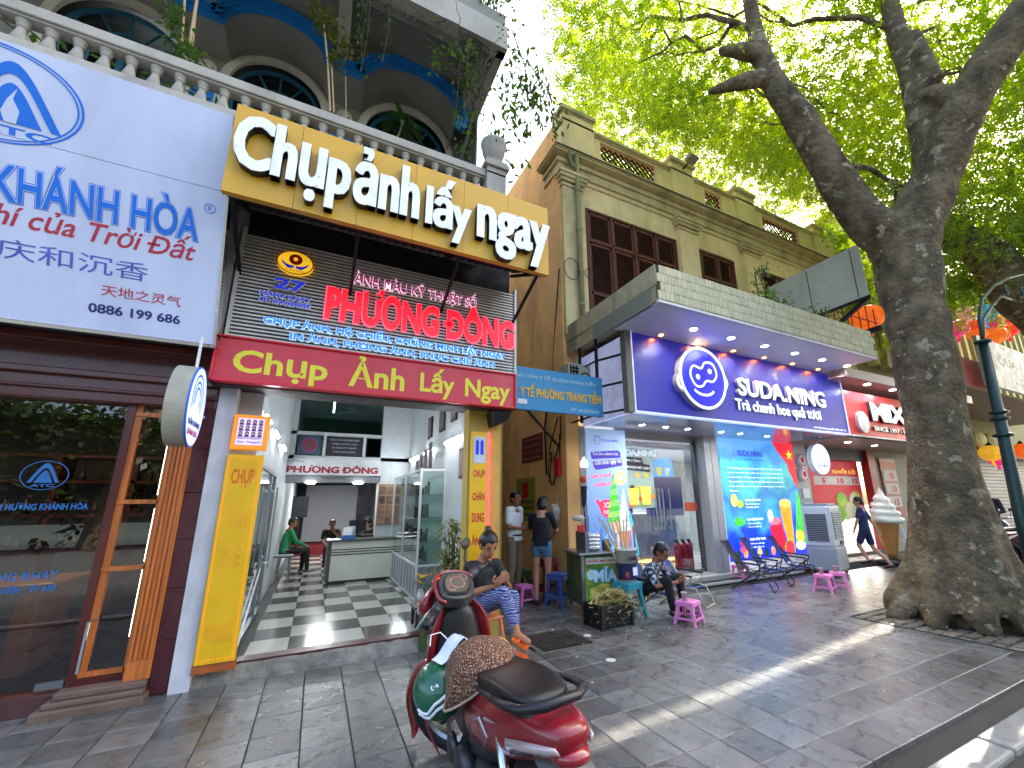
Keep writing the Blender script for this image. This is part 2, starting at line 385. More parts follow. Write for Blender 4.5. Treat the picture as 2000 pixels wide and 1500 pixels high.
# concrete apron along the photo shop, rough
ap = [(-1.12, 5.10), (-.7, 5.04), (0, 5.03), (1.0, 5.01), (2.08, 5.0)]
b = MB(); rows = []
for k in range(41):
    x = -1.12+3.2*k/40; y0 = 5.03+random.uniform(-.012, .012); rows.append([(x, y0-.02, -.03), (x, y0, .03), (x, y0+.05, .105+random.uniform(-.008, .008)), (x, 5.16, .128), (x, 5.16, -.03)])
b.loft(rows); struct('concrete_step', b, mat('rough concrete', '#7d7a70', .9, var=.4, scale=7, bump=1., bscale=28, dirt='#3c3932', damt=.7, dscale=4))
struct('alley_floor', MB().box(1.9, 3.74, 5.05, 14, -.03, -.012), mat('alley cement', '#3c3b37', .7, var=.3, bump=.5, dirt='#1d1b18'))
# manhole grate in the pavement
g = thing('drain_cover', 'square cast iron grid drain cover set in the pavement by the alley', 'drain cover', (2.55, 4.62, 0))
put('frame', MB().box(2.2, 2.9, 4.28, 4.96, -.03, .002), mat('grate concrete', '#55524b', .8, var=.2, bump=.4), g)
gb = MB()
for i in range(13):
    gb.box(2.27+i*.0445, 2.27+i*.0445+.02, 4.35, 4.89, .001, .016)
for j in range(12):
    gb.box(2.25, 2.85, 4.35+j*.0465, 4.35+j*.0465+.02, .001, .0145)
put('grid', gb, mat('cast iron', '#4c4841', .5, .6, var=.3), g)
put('pit', MB().box(2.25, 2.85, 4.33, 4.91, .0005, .004), mat('black pit', '#090909', .9), g)
tag(put('disc', MB().lathe([(.05, .003), (.05, .006), (.04, .008)], 20, (2.698,3.801,-0)), mat('worn white plastic', '#c9c8c0', .5)), 'flat white plastic disc lying alone on the open pavement', 'lid')
tag(put('disc', MB().lathe([(.045, .003), (.045, .006), (.04, .008)], 20, (2.932,4.573,0)), MATS['worn white plastic']), 'dull white plastic disc on the pavement just before the black crate', 'lid')
# ================================================================ balcony house over the photo shop
PL = mat('grey plaster', '#807f77', .8, var=.1, scale=3, bump=.15, bscale=50, dirt='#4d4b45', damt=.55, dscale=.9)
PLW = mat('dirty white plaster', '#9c998e', .75, var=.1, scale=5, bump=.2, bscale=60, dirt='#57524a', damt=.6, dscale=2)
BLUE = mat('blue moulding paint', '#1273bd', .45, var=.15, dirt='#0c3a66', damt=.5)
H = thing('balcony_house', 'grey town house with white balustrade balcony and wavy blue arch mouldings', 'house', (0, 5.6, 0))
XL, XR = -7.0, 1.6
# upper wall with arched openings (wall plane 5.6), vault fronts at 5.1
def arch_pts(cx, r, z0, ex=1., n=24): return [(cx+r*ex*math.cos(R(a)), z0+r*math.sin(R(a))) for a in np.linspace(0, 180, n+1)]
arches = [(-2.55, .58), (-1.0, .53), (.68, .60)]
ARC_Z = 6.75
b = MB(); wall_z0, wall_z1 = 3.05, 7.9
def wall_with_arch(b, x0, x1, cx, r, zs, z0, z1, y, rz=None):
    rz = rz or r
    P = [(cx+r*math.cos(R(a)), zs+rz*math.sin(R(a))) for a in np.linspace(180, 0, 25)]
    k = len(b.v); 
    for x, z in P: b.v += [(x, y, z), (x0+(x1-x0)*((x-cx+r)/(2*r)), y, z1)]
    for i in range(24): b.f.append((k+2*i, k+2*i+2, k+2*i+3, k+2*i+1))
    b.add([(x0,y,z0),(cx-r,y,z0),(cx-r,y,zs),(x0,y,z1)], [(0,1,2,3)])
    b.add([(cx+r,y,z0),(x1,y,z0),(x1,y,z1),(cx+r,y,zs)], [(0,1,2,3)])
segs = [(-3.4, -1.78), (-1.78, -.16), (-.16, 1.6)]
for (cx, r), (a, c) in zip(arches, segs): wall_with_arch(b, a, c, cx, r, ARC_Z, 5.2, 7.95, 5.6)
b.box(-7, -3.4, 5.6, 5.75, 5.2, 7.95)
b.box(XR-.02, XR, 5.05, 17.4, 4.4, 11); b.box(-7, XR, 11.5, 12, 4.4, 11)
put('rear_wall', b, PL, H)
# curved grey vaults: profile of blue moulding extruded from y 5.1 to 5.6
prof = []
def seg_arc(cx, r, rz, z0, a0, a1, n=20): return [(cx+r*math.cos(R(a)), z0+rz*math.sin(R(a))) for a in np.linspace(a0, a1, n)]
prof += [(-7, 7.08), (-5.1, 7.08)] + seg_arc(-4.35, .62, .44, 7.02, 172, 8) + [(-3.6, 7.08), (-3.3, 7.08)] + seg_arc(-2.6, .60, .44, 7.02, 172, 8) + [(-1.97, 7.08), (-1.55, 7.08)]
prof += seg_arc(-1.0, .54, .44, 7.06, 176, 4) + [(-.42, 7.08), (.0, 7.08)] + seg_arc(.66, .64, .48, 7.08, 178, -22)
b = MB(); rings = [[(x, 5.1, z), (x, 5.6, z-.02)] for x, z in prof]; b.loft(rings, False, False)
# front band above the moulding up to the soffit
b.loft([[(x, 5.1, z), (x, 5.1, 7.7)] for x, z in prof if True], False, False)
put('vault', b, PL, H, smooth=False)
def moulding(prof, w0, w1, y, d):
    rr = []
    for i, (x, z) in enumerate(prof):
        p = Vector(prof[max(i-1, 0)]); q = Vector(prof[min(i+1, len(prof)-1)]); t = (q-p).normalized(); nn = Vector((-t.y, t.x))
        A = Vector((x, z))+nn*w0; B = Vector((x, z))+nn*w1
        rr.append([(A.x, y, A.y), (A.x, y-d, A.y), (B.x, y-d, B.y), (B.x, y, B.y)])
    return rr
for (w0, w1, d) in ((-.01, .045, .05), (.05, .085, .075), (.09, .14, .10)):
    put('moulding', MB().loft(moulding(prof, w0, w1, 5.1, d)), BLUE, H)
# arched windows with fanlight bars
WG = glass('dark window glass', (.25, .3, .32), 1.4)
FR = mat('white arch trim', '#c3c0b2', .6, var=.08, dirt='#6c675c', damt=.4)
for (cx, r) in arches:
    rr = arch_pts(cx, r, ARC_Z); out = [(cx-r, 5.3)]+rr[::-1]+[(cx+r, 5.3)]
    fr = put('window_trim', MB().loft(moulding(out, -.005, .06, 5.6, .05)).loft(moulding(out, .065, .10, 5.6, .03)), FR, H)
    pn = put('arched_window', MB().poly([(cx-r, 5.3)]+rr[::-1]+[(cx+r, 5.3)], 5.72, .01), WG, H)
    fb = MB()
    teal = mat('teal window paint', '#1c5a72', .5, var=.1)
    fb.loft(moulding([(cx-r+.03, 5.3)]+[(cx+(x-cx)*.95, ARC_Z+(z-ARC_Z)*.95) for x, z in rr[::-1]]+[(cx+r-.03, 5.3)], -.04, .0, 5.70, .04))
    fb.ringz(cx, ARC_Z-.05, r*.5, r*.5-.025, 5.70, .03, 20, a0=0, a1=180)
    for a in (30, 60, 90, 120, 150):
        fb.bar((cx+.1*math.cos(R(a)), 5.69, ARC_Z-.05+.1*math.sin(R(a))), (cx+r*.95*math.cos(R(a)), 5.69, ARC_Z-.05+r*.95*math.sin(R(a))), .02, .02, (0,1,0))
    fb.box(cx-r, cx+r, 5.66, 5.70, ARC_Z-.09, ARC_Z-.04); fb.box(cx-.03, cx+.03, 5.66, 5.70, 5.3, ARC_Z-.05)
    for k in (-.5, .5): fb.box(cx+k*r-.015, cx+k*r+.015, 5.67, 5.70, 5.3, ARC_Z-.05)
    put('sash', fb, teal, pn)
put('room_dark', MB().box(-7, 1.5, 6.8, 6.85, 5.2, 7.9).box(-7, 1.5, 5.75, 6.85, 7.85, 7.9), mat('dim room', '#2a2c2b', .9, var=.2), H)
LAMPW = mat('lit fluorescent tube', '#ffffff', .5, emit=6, var=0)
tl = thing('ceiling_lamp', 'glowing white lamp seen through the left arched balcony window', 'lamp', (-2.9, 6.3, 7.5)); put('tube', MB().box(-2.75, -2.35, 6.35, 6.42, 7.5, 7.53).box(-2.72, -2.38, 6.55, 6.62, 7.5, 7.53), LAMPW, tl)
for cx in (-1.76, -.19):
    md = MB().poly(ell(cx, 6.87, .1, .1, 24), 5.6, .02).ball((cx, 5.58, 6.87), (.07, .05, .07)); put('medallion', md, FR, H)
for x0, x1 in ((-1.9, -1.62), (-.34, -.06)):
    b2 = plate('wall_panel', rect(x0, x1, 5.3, 6.55), 5.6, .02, BLUE, H)
# soffit of the upper floor with beams
b = MB(); b.box(-7, XR, 3.98, 5.14, 7.66, 7.85); b.box(-7, XR, 5.1, 12, 7.9, 8.1); put('upper_slab', b, PL, H)
b = MB(); b.box(-7, XR+.02, 3.94, 4.10, 7.22, 7.60); b.box(-7, XR, 4.28, 4.42, 7.5, 7.67)
for x in (-4.6, -3.4, -1.7, -.28, 1.42): b.add([(x-.07,4.1,7.4),(x+.07,4.1,7.4),(x+.07,5.1,7.24),(x-.07,5.1,7.24),(x-.07,4.1,7.66),(x+.07,4.1,7.66),(x+.07,5.1,7.66),(x-.07,5.1,7.66)],[(3,2,1,0),(0,1,5,4),(1,2,6,5),(2,3,7,6),(3,0,4,7)])
b.box(XR-.1, XR+.01, 4.0, 5.2, 7.22, 7.66)
put('beam', b, PLW, H)
b = MB(); b.box(-7, XR-.1, 4.0, 4.05, 8.6, 8.64); 
for i in range(60): x = -7+i*.14; b.box(x, x+.016, 4.02, 4.035, 7.6, 8.62)
for i in range(12): y = 4.05+i*.14; b.box(XR-.1, XR-.085, y, y+.016, 7.6, 8.62)
b.box(XR-.11, XR-.08, 4.0, 5.6, 8.6, 8.64)
put('upper_railing', b, DARK, H)
put('upper_wall', MB().box(-7, XR, 5.6, 5.9, 7.6, 12), PL, H)
# balcony slab and balustrade (front plane y = 4.0)
put('balcony_slab', MB().box(-7, XR+.02, 3.92, 5.65, 4.72, 4.92).box(-7, XR, 4.5, 5.6, 4.6, 4.72), PLW, H, bevel=.01)
put('rail', MB().box(-7, 1.36, 3.93, 4.09, 5.17, 5.265).box(-7, 1.36, 3.95, 4.07, 5.15, 5.17), PLW, H, bevel=.008)
bl = MB().lathe([(.048,0),(.052,.012),(.052,.03),(.04,.035),(.044,.06),(.048,.075),(.034,.13),(.025,.175),(.024,.185),(.034,.19),(.034,.20),(.028,.205),(.04,.225),(.046,.235),(.046,.25),(.042,.255)], 14).mesh('baluster', True); bl.materials.append(PLW)
for i in range(38):
    x = 1.27-i*.158
    o = bpy.data.objects.new('baluster', bl); COL.objects.link(o); o.parent = H; o.matrix_parent_inverse = Matrix.Translation((0, -5.6, 0)); o.location = (x, 4.01, 4.90)
b = MB(); b.box(1.36, 1.6, 3.9, 4.14, 4.6, 5.30); b.box(1.33, 1.63, 3.87, 4.17, 5.30, 5.36); b.box(1.345, 1.615, 3.885, 4.155, 5.36, 5.40); b.box(1.36, 1.6, 3.9, 4.14, 5.2, 5.24)
for y in (4.14, 5.5): b.box(1.42, 1.6, y, 5.6, 4.9, 5.25)
put('corner_post', b, PLW, H, bevel=.008)
# right hand pillar and side flank down to the ground
put('flank_wall', MB().box(1.96, 2.05, 5.06, 17.4, 0, 4.75), mat('ochre flank plaster', '#8d7741', .85, var=.15, bump=.2, dirt='#3e3828', damt=.6), H)
u = thing('stone_urn', 'round grey stone planter on the right corner post of the balcony', 'planter', (1.48, 4.02, 5.4), local=True)
put('bowl', MB().lathe([(.07,0),(.09,.02),(.06,.05),(.10,.10),(.135,.2),(.145,.28),(.155,.30),(.155,.33),(.135,.335),(.12,.30)], 24), PLW, u, smooth=True)
put('soil', MB().lathe([(.13,.30),(.0,.31)], 16), mat('potting soil', '#2d231a', .95, var=.3, bump=.5), u)
lb = MB()
for k in range(26):
    a = random.uniform(0, 6.28); e = random.uniform(.2, 1.2); l = random.uniform(.1, .28); d = Vector((math.cos(a)*math.cos(e), math.sin(a)*math.cos(e), math.sin(e))); p = Vector((0,0,.3)); q = p+d*l; s = Vector((-d.y, d.x, 0))*.012
    lb.add([p-s, p+s, q+s*.6+Vector((0,0,-.01)), q+d*.04, q-s*.6], [(0,1,2,3,4)])
LEAFG = leafmat('dark leaf', '#2c4a1c', '#4a6b28', .35)
put('foliage', lb, LEAFG, u)
# ---- window lattice box on the far right (air brick)
ac = thing('air_conditioner', 'grey slatted air conditioner behind the balcony corner planter', 'air conditioner', (1.75, 4.9, 5.0))
b = MB().box(1.62, 1.66, 4.6, 5.3, 5.3, 5.95)
for k in range(12): b.box(1.66, 1.675, 4.6, 5.3, 5.32+k*.052, 5.34+k*.052)
for k in range(11): b.box(1.66, 1.675, 4.6+k*.07, 4.62+k*.07, 5.3, 5.95)
put('casing', b, mat('grey vent', '#7a7870', .6, var=.1), ac)
# ---- balcony plants, bare vine tree, bamboo poles
def leafcluster(mb, c, n, spread, L=.1, W=.03, droop=.3):
    for k in range(n):
        p = Vector(c)+Vector([random.gauss(0, s) for s in spread]); a = random.uniform(0, 6.28); e = random.uniform(-1.1, .9); d = Vector((math.cos(a)*math.cos(e), math.sin(a)*math.cos(e), math.sin(e)-droop)).normalized()
        s, t = frame(d); l = L*random.uniform(.6, 1.2); w = W*random.uniform(.7, 1.2)
        mb.add([p, p+d*l*.5+s*w, p+d*l, p+d*l*.5-s*w], [(0,1,2,3)])
def longleaf(mb, p, d, L, W, droop=.6, n=5):
    p = Vector(p); d = Vector(d).normalized(); ra = []; s = d.cross(Vector((0,0,1)))
    if s.length < .05: s = Vector((1,0,0))
    s.normalize(); q = p.copy(); dd = d.copy()
    for i in range(n+1):
        t = i/n; w = W*math.sin(math.pi*min(.98, .08+.9*t))
        ra.append([q-s*w, q+s*w-Vector((0,0,.0))]); dd = (dd+Vector((0,0,-droop/n))).normalized(); q = q+dd*L/n
    mb.loft(ra, False, False)
pt = thing('dracaena', 'small palm like plant with drooping dark leaves rising over the balcony rail', 'plant', (.35, 4.25, 4.92))
put('stem', MB().tube([(.27, 4.25, 4.92), (.33, 4.27, 5.3), (.42, 4.25, 5.62), (.45, 4.25, 5.8)], [.014, .012, .01, .01]), mat('pale stem', '#a09a80', .7), pt)
lb = MB()
for k in range(26):
    a = k*2.4; e = random.uniform(-.2, .9); longleaf(lb, (.45, 4.25, 5.75+random.uniform(-.08, .08)), (math.cos(a)*math.cos(e), math.sin(a)*math.cos(e), math.sin(e)+.1), random.uniform(.3, .42), .028, 1.9)
put('foliage', lb, leafmat('glossy dark leaf', '#15280f', '#24451a', .15), pt)
bark = mat('dark twig bark', '#3a3430', .85, var=.3, scale=20)
tr = thing('bare_tree', 'thin leafless grey tree spreading over the right end of the balcony', 'tree', (1.3, 4.2, 4.92))
tb = MB()
def branch(p, q, r, depth=0, wob=.06):
    pts = [Vector(p)]; n = 5
    for i in range(1, n+1): pts.append(Vector(p).lerp(Vector(q), i/n)+Vector([random.uniform(-wob, wob) for _ in range(3)])*(1 if i < n else .3))
    tb.tube(pts, [r*(1-.55*i/n) for i in range(n+1)], 6)
    if depth:
        for i in (2, 3, 4, 5):
            d = (pts[i]-pts[i-1]).normalized()+Vector([random.uniform(-.9, .9), random.uniform(-.5, .5), random.uniform(-.7, .9)]); branch(pts[i], pts[i]+d.normalized()*(Vector(q)-Vector(p)).length*.4, r*.4, depth-1, wob*.5)
A = (1.16,4.3,5.558); B = (1.255,4.15,6.275); Cc = (1.436,4,7.072); D = (0.841,4,6.717); E_ = (0.182,3.9,6.755); F = (1.376,4.1,7.771)
branch(A, B, .028, 0, .02); branch(B, Cc, .018, 1); branch(B, (0.998,3.9,6.772), .014, 1); branch((1.183,4.05,6.491), D, .012, 1); branch((0.798,3.9,7.126), (0.075,3.9,6.758), .009, 1); branch((1.407,4,7.139), (0.798,3.9,7.126), .011, 1); branch((1.231,4.1,6.531), (0.456,3.9,6.821), .01, 1)
put('trunk', tb, bark, tr)
lb = MB()
for c_ in ((0.904,3.9,6.793), (1.108,3.95,6.817), (1.1,4,6.55), (1.053,4.1,6.009), (1.215,4.1,5.935), (0.704,3.9,6.517), (1.157,4.2,5.697)): leafcluster(lb, c_, 26, (.05, .05, .12), .07, .016)
put('foliage', lb, LEAFG, tr)
hv = thing('climbing_plant', 'creeper with pale canes hanging beside the middle balcony arch', 'plant', (-.5, 4.2, 4.92))
put('cane', MB().tube([(-0.28,4.2,5.532), (-0.365,4.2,6.16), (-0.457,4.2,6.685)], .010).tube([(-0.246,4.2,5.536), (-0.321,4.2,6.115)], .008).tube([(-0.13,4.3,5.623), (-0.184,4.3,6.162)], .005), mat('dry cane', '#9c8660', .7), hv)
lb = MB()
for c_ in ((-0.554,4.2,6.806), (-0.463,4.2,6.644), (-0.375,4.2,6.516), (-0.311,4.2,6.373), (-0.219,4.2,6.319), (-0.318,4.2,6.188), (-0.254,4.2,6.481), (-0.392,4.1,6.671)): leafcluster(lb, c_, 40, (.04, .05, .07), .07, .017, .6)
put('foliage', lb, leafmat('olive leaf', '#3f4a22', '#66702f', .3), hv)
hv = thing('climbing_plant', 'creeper on bamboo canes standing beside the left balcony arch', 'plant', (-1.6, 4.2, 4.92))
put('cane', MB().tube([(-1.529,4.2,5.659), (-1.561,4.2,5.952), (-1.601,4.2,6.315)], .010).tube([(-1.48,4.2,5.658), (-1.492,4.2,5.998), (-1.509,4.2,6.381)], .013).tube([(-1.491,4.3,5.804), (-1.532,4.3,6.302)], .008), MATS['dry cane'], hv)
lb = MB()
for c_ in ((-1.589,4.2,5.933), (-1.588,4.2,5.808), (-1.503,4.2,5.613), (-1.438,4.15,5.544), (-1.641,4.2,6.026), (-1.406,4.1,5.552)): leafcluster(lb, c_, 30, (.05, .05, .06), .09, .016, .6)
put('foliage', lb, LEAFG, hv)
def potplant(x, y, z, h, n, label, L=.12, W=.02, pot='#3d4f63', leaf=None):
    t = thing('potted_plant', label, 'potted plant', (x, y, z), local=True, group=None)
    put('pot', MB().lathe([(.05,0),(.07,.1),(.075,.1),(.075,.115),(.06,.115)], 14), mat('pot '+pot, pot, .6, var=.1), t, smooth=True)
    lb = MB(); leafcluster(lb, (0, 0, .12+h*.5), n, (h*.3, h*.3, h*.28), L, W, .1)
    for k in range(5): lb.tube([(0,0,.1), (random.uniform(-.05, .05), random.uniform(-.05, .05), .1+h*.7)], .004, 4)
    put('foliage', lb, leaf or LEAFG, t); return t
for k_, (xx, nn) in enumerate(((-2.15, 5), (.0, 4), (1.15, 6))):
    hv = thing('trailing_vine', ['thin trailing vine hanging before the left arch', 'thin trailing vine hanging between the middle and right arches', 'long dark vine strands hanging from the upper corner before the right arch'][k_], 'vine', (xx, 4.05, 6.5)); lb = MB()
    for q in range(nn):
        x_ = xx+random.uniform(-.22, .22); zt_ = 7.25; zb_ = random.uniform(5.9, 6.6); lb.tube([(x_, 4.0, zt_), (x_+.03, 4.03, (zt_+zb_)/2), (x_, 4.02, zb_)], .004, 5)
        for w_ in np.arange(zb_, zt_, .09): leafcluster(lb, (x_, 4.02, w_), 4, (.03, .03, .03), .06, .015, .9)
    put('foliage', lb, leafmat('shade vine leaf', '#2a3a18', '#46562a', .25), hv, kind='stuff')
for i, (x, h) in enumerate(((-2.3, .26), (-1.85, .3), (-1.35, .3), (-.62, .34), (-.35, .26), (.2, .2), (.75, .22), (1.2, .22))):
    potplant(x, 4.3, 4.92, h, 60, ['leafy plant at the far left of the balcony floor behind the balusters', 'dark green plant behind the third and fourth balusters above the incense sign', 'bushy potted plant behind the balusters just left of the yellow sign top', 'tall bright leafed potted plant poking over the rail above the yellow sign', 'low dark potted plant beside the bright leafed one on the balcony', 'small potted plant below the palm like plant behind the rail', 'small green plant behind the rail right of the palm like plant', 'little flowering plant behind the rail near the corner post'][i], .1, .022, leaf=leafmat('bright leaf', '#4f7a1e', '#6f9a2a', .4) if i == 3 else None)
# hanging greenery of upper railing
lb = MB()
for k in range(26):
    x = random.uniform(.2, 1.58); leafcluster(lb, (x, 4.0+random.uniform(-.05, .5), random.uniform(7.75, 8.7)), 45, (.08, .1, .14), .07, .018, .5)
for k in range(9): leafcluster(lb, (1.5+random.uniform(-.1, .25), 3.95+random.uniform(-.1, .1), 7.6-k*.22), 16, (.04, .04, .1), .06, .014, 1.2)
tag(put('hanging_creeper', lb, LEAFG), 'mass of dark creeper growing through the railing of the top floor corner', 'creeper')
# white edge of vine leaves against the sky, between the houses
lb = MB()
for c_ in ((2.449,5.5,9.688), (2.5,5.5,9.115), (2.602,5.5,8.818), (2.756,5.5,8.785), (2.911,5.6,8.734), (3.022,5.6,8.971), (3.239,5.7,8.883), (3.404,5.8,8.757), (2.401,5.5,8.256), (2.549,5.5,7.995), (2.812,5.5,9.172), (2.003,5,7.957), (2.057,5,6.701)): leafcluster(lb, c_, 34, (.12, .12, .22), .16, .03, .9)
for a_, b_ in (((2.345,5.5,9.993), (2.651,5.5,8.497)), ((2.656,5.5,9.446), (3.348,5.7,8.754))): lb.tube([a_, (np.array(a_)+np.array(b_))/2+np.array([.1, 0, .1]), b_], .012, 5)
dbr = thing('drooping_branch', 'dark drooping twig of long leaves hanging in the gap between the two houses', 'branch', (2.5, 5.5, 8)); put('foliage', lb, LEAFG, dbr, kind='stuff')

# ================================================================ KH sign (leaning outward), local coords: x, 0, v up the slope
KH = thing('shop_sign', 'huge pale blue leaning incense shop sign with blue lettering and round emblem', 'sign', (0, 4.55, 2.93), local=True, rotx=math.atan2(.70, 1.86))
KW = mat('pale sign vinyl', '#c9d3ec', .4, var=.04, scale=2, dirt='#8b93ad', damt=.3, emit=.0); KB = mat('sign blue', '#0f6fd8', .45, var=.03, emit=.0); KR = mat('sign red', '#b03045', .5, var=.03); KN = mat('sign navy', '#28306e', .5)
put('panel', MB().box(-4.2, -.97, 0, .12, 0, 1.338), KW, KH)
put('panel', MB().box(-4.2, -.97, 0, .12, 1.342, 1.99), KW, KH)
tb = MB(); tb.box(-4.2, -.955, -.01, .13, -.03, -.002); tb.box(-.968, -.95, -.01, .13, -.03, 1.99); put('edge_trim', tb, CHROME, KH)
def TK(body, pa, pb, m, **k): # pa, pb = (u,v) corners
    return T(body, pa[0], pb[0], pa[1], pb[1], 0, m, KH, **k)
o = (-2.089,1.656)
ec = (-2.142,1.635); er = (-1.877,1.741)
ecx, ecz = -2.38, 1.625
b = MB().ringz(ecx-.0, ecz, .345, .335, 0, .004, 64, ex=1.42).ringz(ecx, ecz, .325, .318, 0, .004, 64, ex=1.42); put('emblem_ring', b, KB, KH)
def gothic(w, h, z0, t):  # pointed arch band
    P = []; Q = []
    for s in np.linspace(0, 1, 14): a = s**.75; P.append((-w+w*a, z0+h*math.sin(s*math.pi/2)**.8)); 
    P = P+[(-x, z) for x, z in P[::-1][1:]]; 
    Q = [(x*(1-t), z0+(z-z0)*(1-t)-0.0) for x, z in P]
    return P, Q
ecx += .10
b = MB(); P, Q = gothic(.27, .43, ecz-.19, .2); k = len(P)
bv = [(ecx+x, -.004, z) for x, z in P]+[(ecx+x, -.004, z) for x, z in Q]
b.add(bv, [(i, i+1, k+i+1, k+i)[::-1] for i in range(k-1)]); P2, _ = gothic(.165, .28, ecz-.19, .2); b.poly([(ecx+x, z) for x, z in P2], 0, .004); put('emblem', b, KB, KH)
fl = [(ecx-.03, ecz-.19), (ecx-.05, ecz-.12), (ecx-.02, ecz-.03), (ecx+.03, ecz+.06), (ecx+.01, ecz-.02), (ecx+.045, ecz-.10), (ecx+.03, ecz-.19)]
put('emblem_flame', MB().poly(fl, 0, .008), KW, KH)
TK('ATC', (ecx-.2, ecz-.275), (ecx+.22, ecz-.215), KB, bold=.03)
a, b_ = (-2.274,0.902), (-1.144,1.01); 
for off, m, y in ((.055, KB, .002), (.035, KW, .004), (.016, KB, .006)):
    T('KHÁNH HÒA', -2.35-off*.25, -1.145+off*.25, .87-off*.25, 1.20+off*.25, 0, m, KH, ext=y, bold=off)
T('TRẦM HƯƠNG', -4.1, -2.5, .87, 1.20, 0, KB, KH, ext=.006, bold=.008)
T('Khí của Trời Đất', -2.47, -1.17, .695, .90, 0, KR, KH, bold=.012, skew=.25)
T('庆和沉香', -2.32, -1.45, .45, .60, 0, mat('sign slate blue', '#4a60b8', .5), KH, bold=.0)
T('天地之灵气', -1.73, -1.22, .285, .375, 0, KR, KH, bold=.004)
T('0886 199 686', -1.80, -1.215, .135, .215, 0, KN, KH, bold=.028)
put('mark_ring', MB().ringz(-1.075, 1.17, .04, .035, 0, .003, 24), KB, KH); T('R', -1.088, -1.062, 1.152, 1.19, 0, KB, KH)
put('strut', MB().bar((-1.2, .13, .2), (-1.2, .5, .9), .04, .04).bar((-3, .13, .2), (-3, .5, .9), .04, .04).box(-4, -1, .12, .16, .1, .16), DARK, KH)
cb = bpy.data.curves.new('c', 'CURVE'); bpy.data.curves.remove(cb)
# ================================================================ yellow sign with raised steel letters
YS = thing('shop_sign', 'long golden yellow signboard with large raised silver letters above the photo shop', 'sign', (.5, 3.8, 4.0))
YM = mat('golden sign board', '#c99a1c', .45, var=.06, scale=2, dirt='#8a6c1e', damt=.3)
for k in range(6):
    x0 = -.945+k*.506; put('board', MB().box(x0, x0+.503, 3.8, 3.86, 4.015, 4.89), YM, YS)
LM = mat('silver letter face', '#e2e6e8', .3, .1, var=.12, scale=7, bump=.12, bscale=6); LS = mat('letter return', '#23201c', .5)
txt = [('Chụp', (-0.968,3.8,4.715), (-0.088,3.8,4.175)), ('ảnh', None, None), ('lấy', None, None), ('ngay', None, None)]
def big(body, x0, x1, z0, z1):
    for k, q in enumerate((-.010, 0, .010)):
        T(body, x0+q, x1+q, z0, z1, 3.80-.0005*k, LS, YS, ext=.075, bold=.022, name='letter_return'); T(body, x0+q, x1+q, z0, z1, 3.725-.0007*k, LM, YS, ext=.006, bold=.022, name='raised_letters')
big('Chụp', -.90, -.02, 4.06, 4.76); big('ảnh', .02, .60, 4.19, 4.82); big('lấy', .68, 1.13, 4.05, 4.76); big('ngay', 1.21, 2.06, 4.02, 4.60)
# awning behind and below the yellow sign
AW = mat('purple grey corrugated', '#3a2c33', .7, var=.2, dirt='#171314')
b = MB(); rr = []
for i in range(121): x = -.93+i*.0249; rr.append([(x, 3.87, 4.10+.012*math.sin(i*1.57)), (x, 4.72, 4.52+.012*math.sin(i*1.57))])
b.loft(rr, False, False)
aw = thing('awning', 'dark corrugated awning roof under the yellow signboard', 'awning', (.5, 4.3, 4.1)); put('sheet', b, AW, aw)
b = MB()
for x in (-.9, .1, 1.1, 2.02): b.bar((x, 3.88, 4.06), (x, 4.72, 4.46), .035, .035); b.bar((x, 3.9, 4.1), (x, 4.72, 3.75), .03, .03)
b.bar((-.92, 3.9, 4.06), (2.05, 3.9, 4.06), .04, .04); put('bracket', b, DARK, aw)
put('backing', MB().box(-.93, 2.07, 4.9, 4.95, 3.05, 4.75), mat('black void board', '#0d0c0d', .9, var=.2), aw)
# ================================================================ slat panel with the coloured shop name
SP = thing('slat_signboard', 'board of horizontal pale metal slats carrying the red, blue and purple shop lettering', 'sign', (.5, 4.7, 3.1))
SLM = mat('slat aluminium', '#bdb8b0', .5, .3, var=.15, dirt='#4a4644', damt=.4, rnd=.1)
sm = MB().box(-.915, 2.055, 4.70, 4.73, 0, .019).mesh('slat'); sm.materials.append(SLM)
for i in range(29):
    o = bpy.data.objects.new('slat', sm); COL.objects.link(o); o.parent = SP; o.matrix_parent_inverse = Matrix.Translation((-.5, -4.7, -3.1)); o.location = (0, 0, 3.09+i*.0385)
put('post', MB().box(-.93, -.9, 4.68, 4.74, 3.05, 4.25).box(2.05, 2.08, 4.68, 4.74, 3.05, 4.25).box(.3, .325, 4.735, 4.76, 3.05, 4.2).box(1.2, 1.225, 4.735, 4.76, 3.05, 4.2), SLM, SP)
GL = mat('lit red letter', '#f00a1e', .4, emit=.3, var=0); GO = mat('pink letter rim', '#f06a80', .5, emit=.1, var=0)
GB = mat('lit blue letter', '#2f7fe0', .4, emit=.08, var=0); GBO = mat('pale blue letter rim', '#bfe2ff', .5, emit=.12, var=0); GP = mat('purple letter', '#a0186a', .4, emit=.08, var=0); GPO = mat('pale pink rim', '#ffd6ec', .5, emit=.12, var=0); GN = mat('deep blue letter', '#1a22b8', .4, emit=.1, var=0)
def lit(body, x0, x1, z0, z1, m, mo, b0, b1, y=4.69, e=.03, sp=1.):
    d = (z1-z0)*(.035 if z1-z0 > .08 else .16)
    T(body, x0-d, x1+d, z0-d, z1+d, y, mo, SP, ext=e, bold=b1, name='letter_rim', space=sp); T(body, x0, x1, z0, z1, y-e, m, SP, ext=.006, bold=b0, space=sp)
lit('PHƯƠNG ĐÔNG', -.12, 2.03, 3.40, 3.86, GL, GO, .042, .055)
lit('ẢNH MÀU KỸ THUẬT SỐ', .13, 1.52, 3.845, 4.055, GP, GPO, .0, .012)
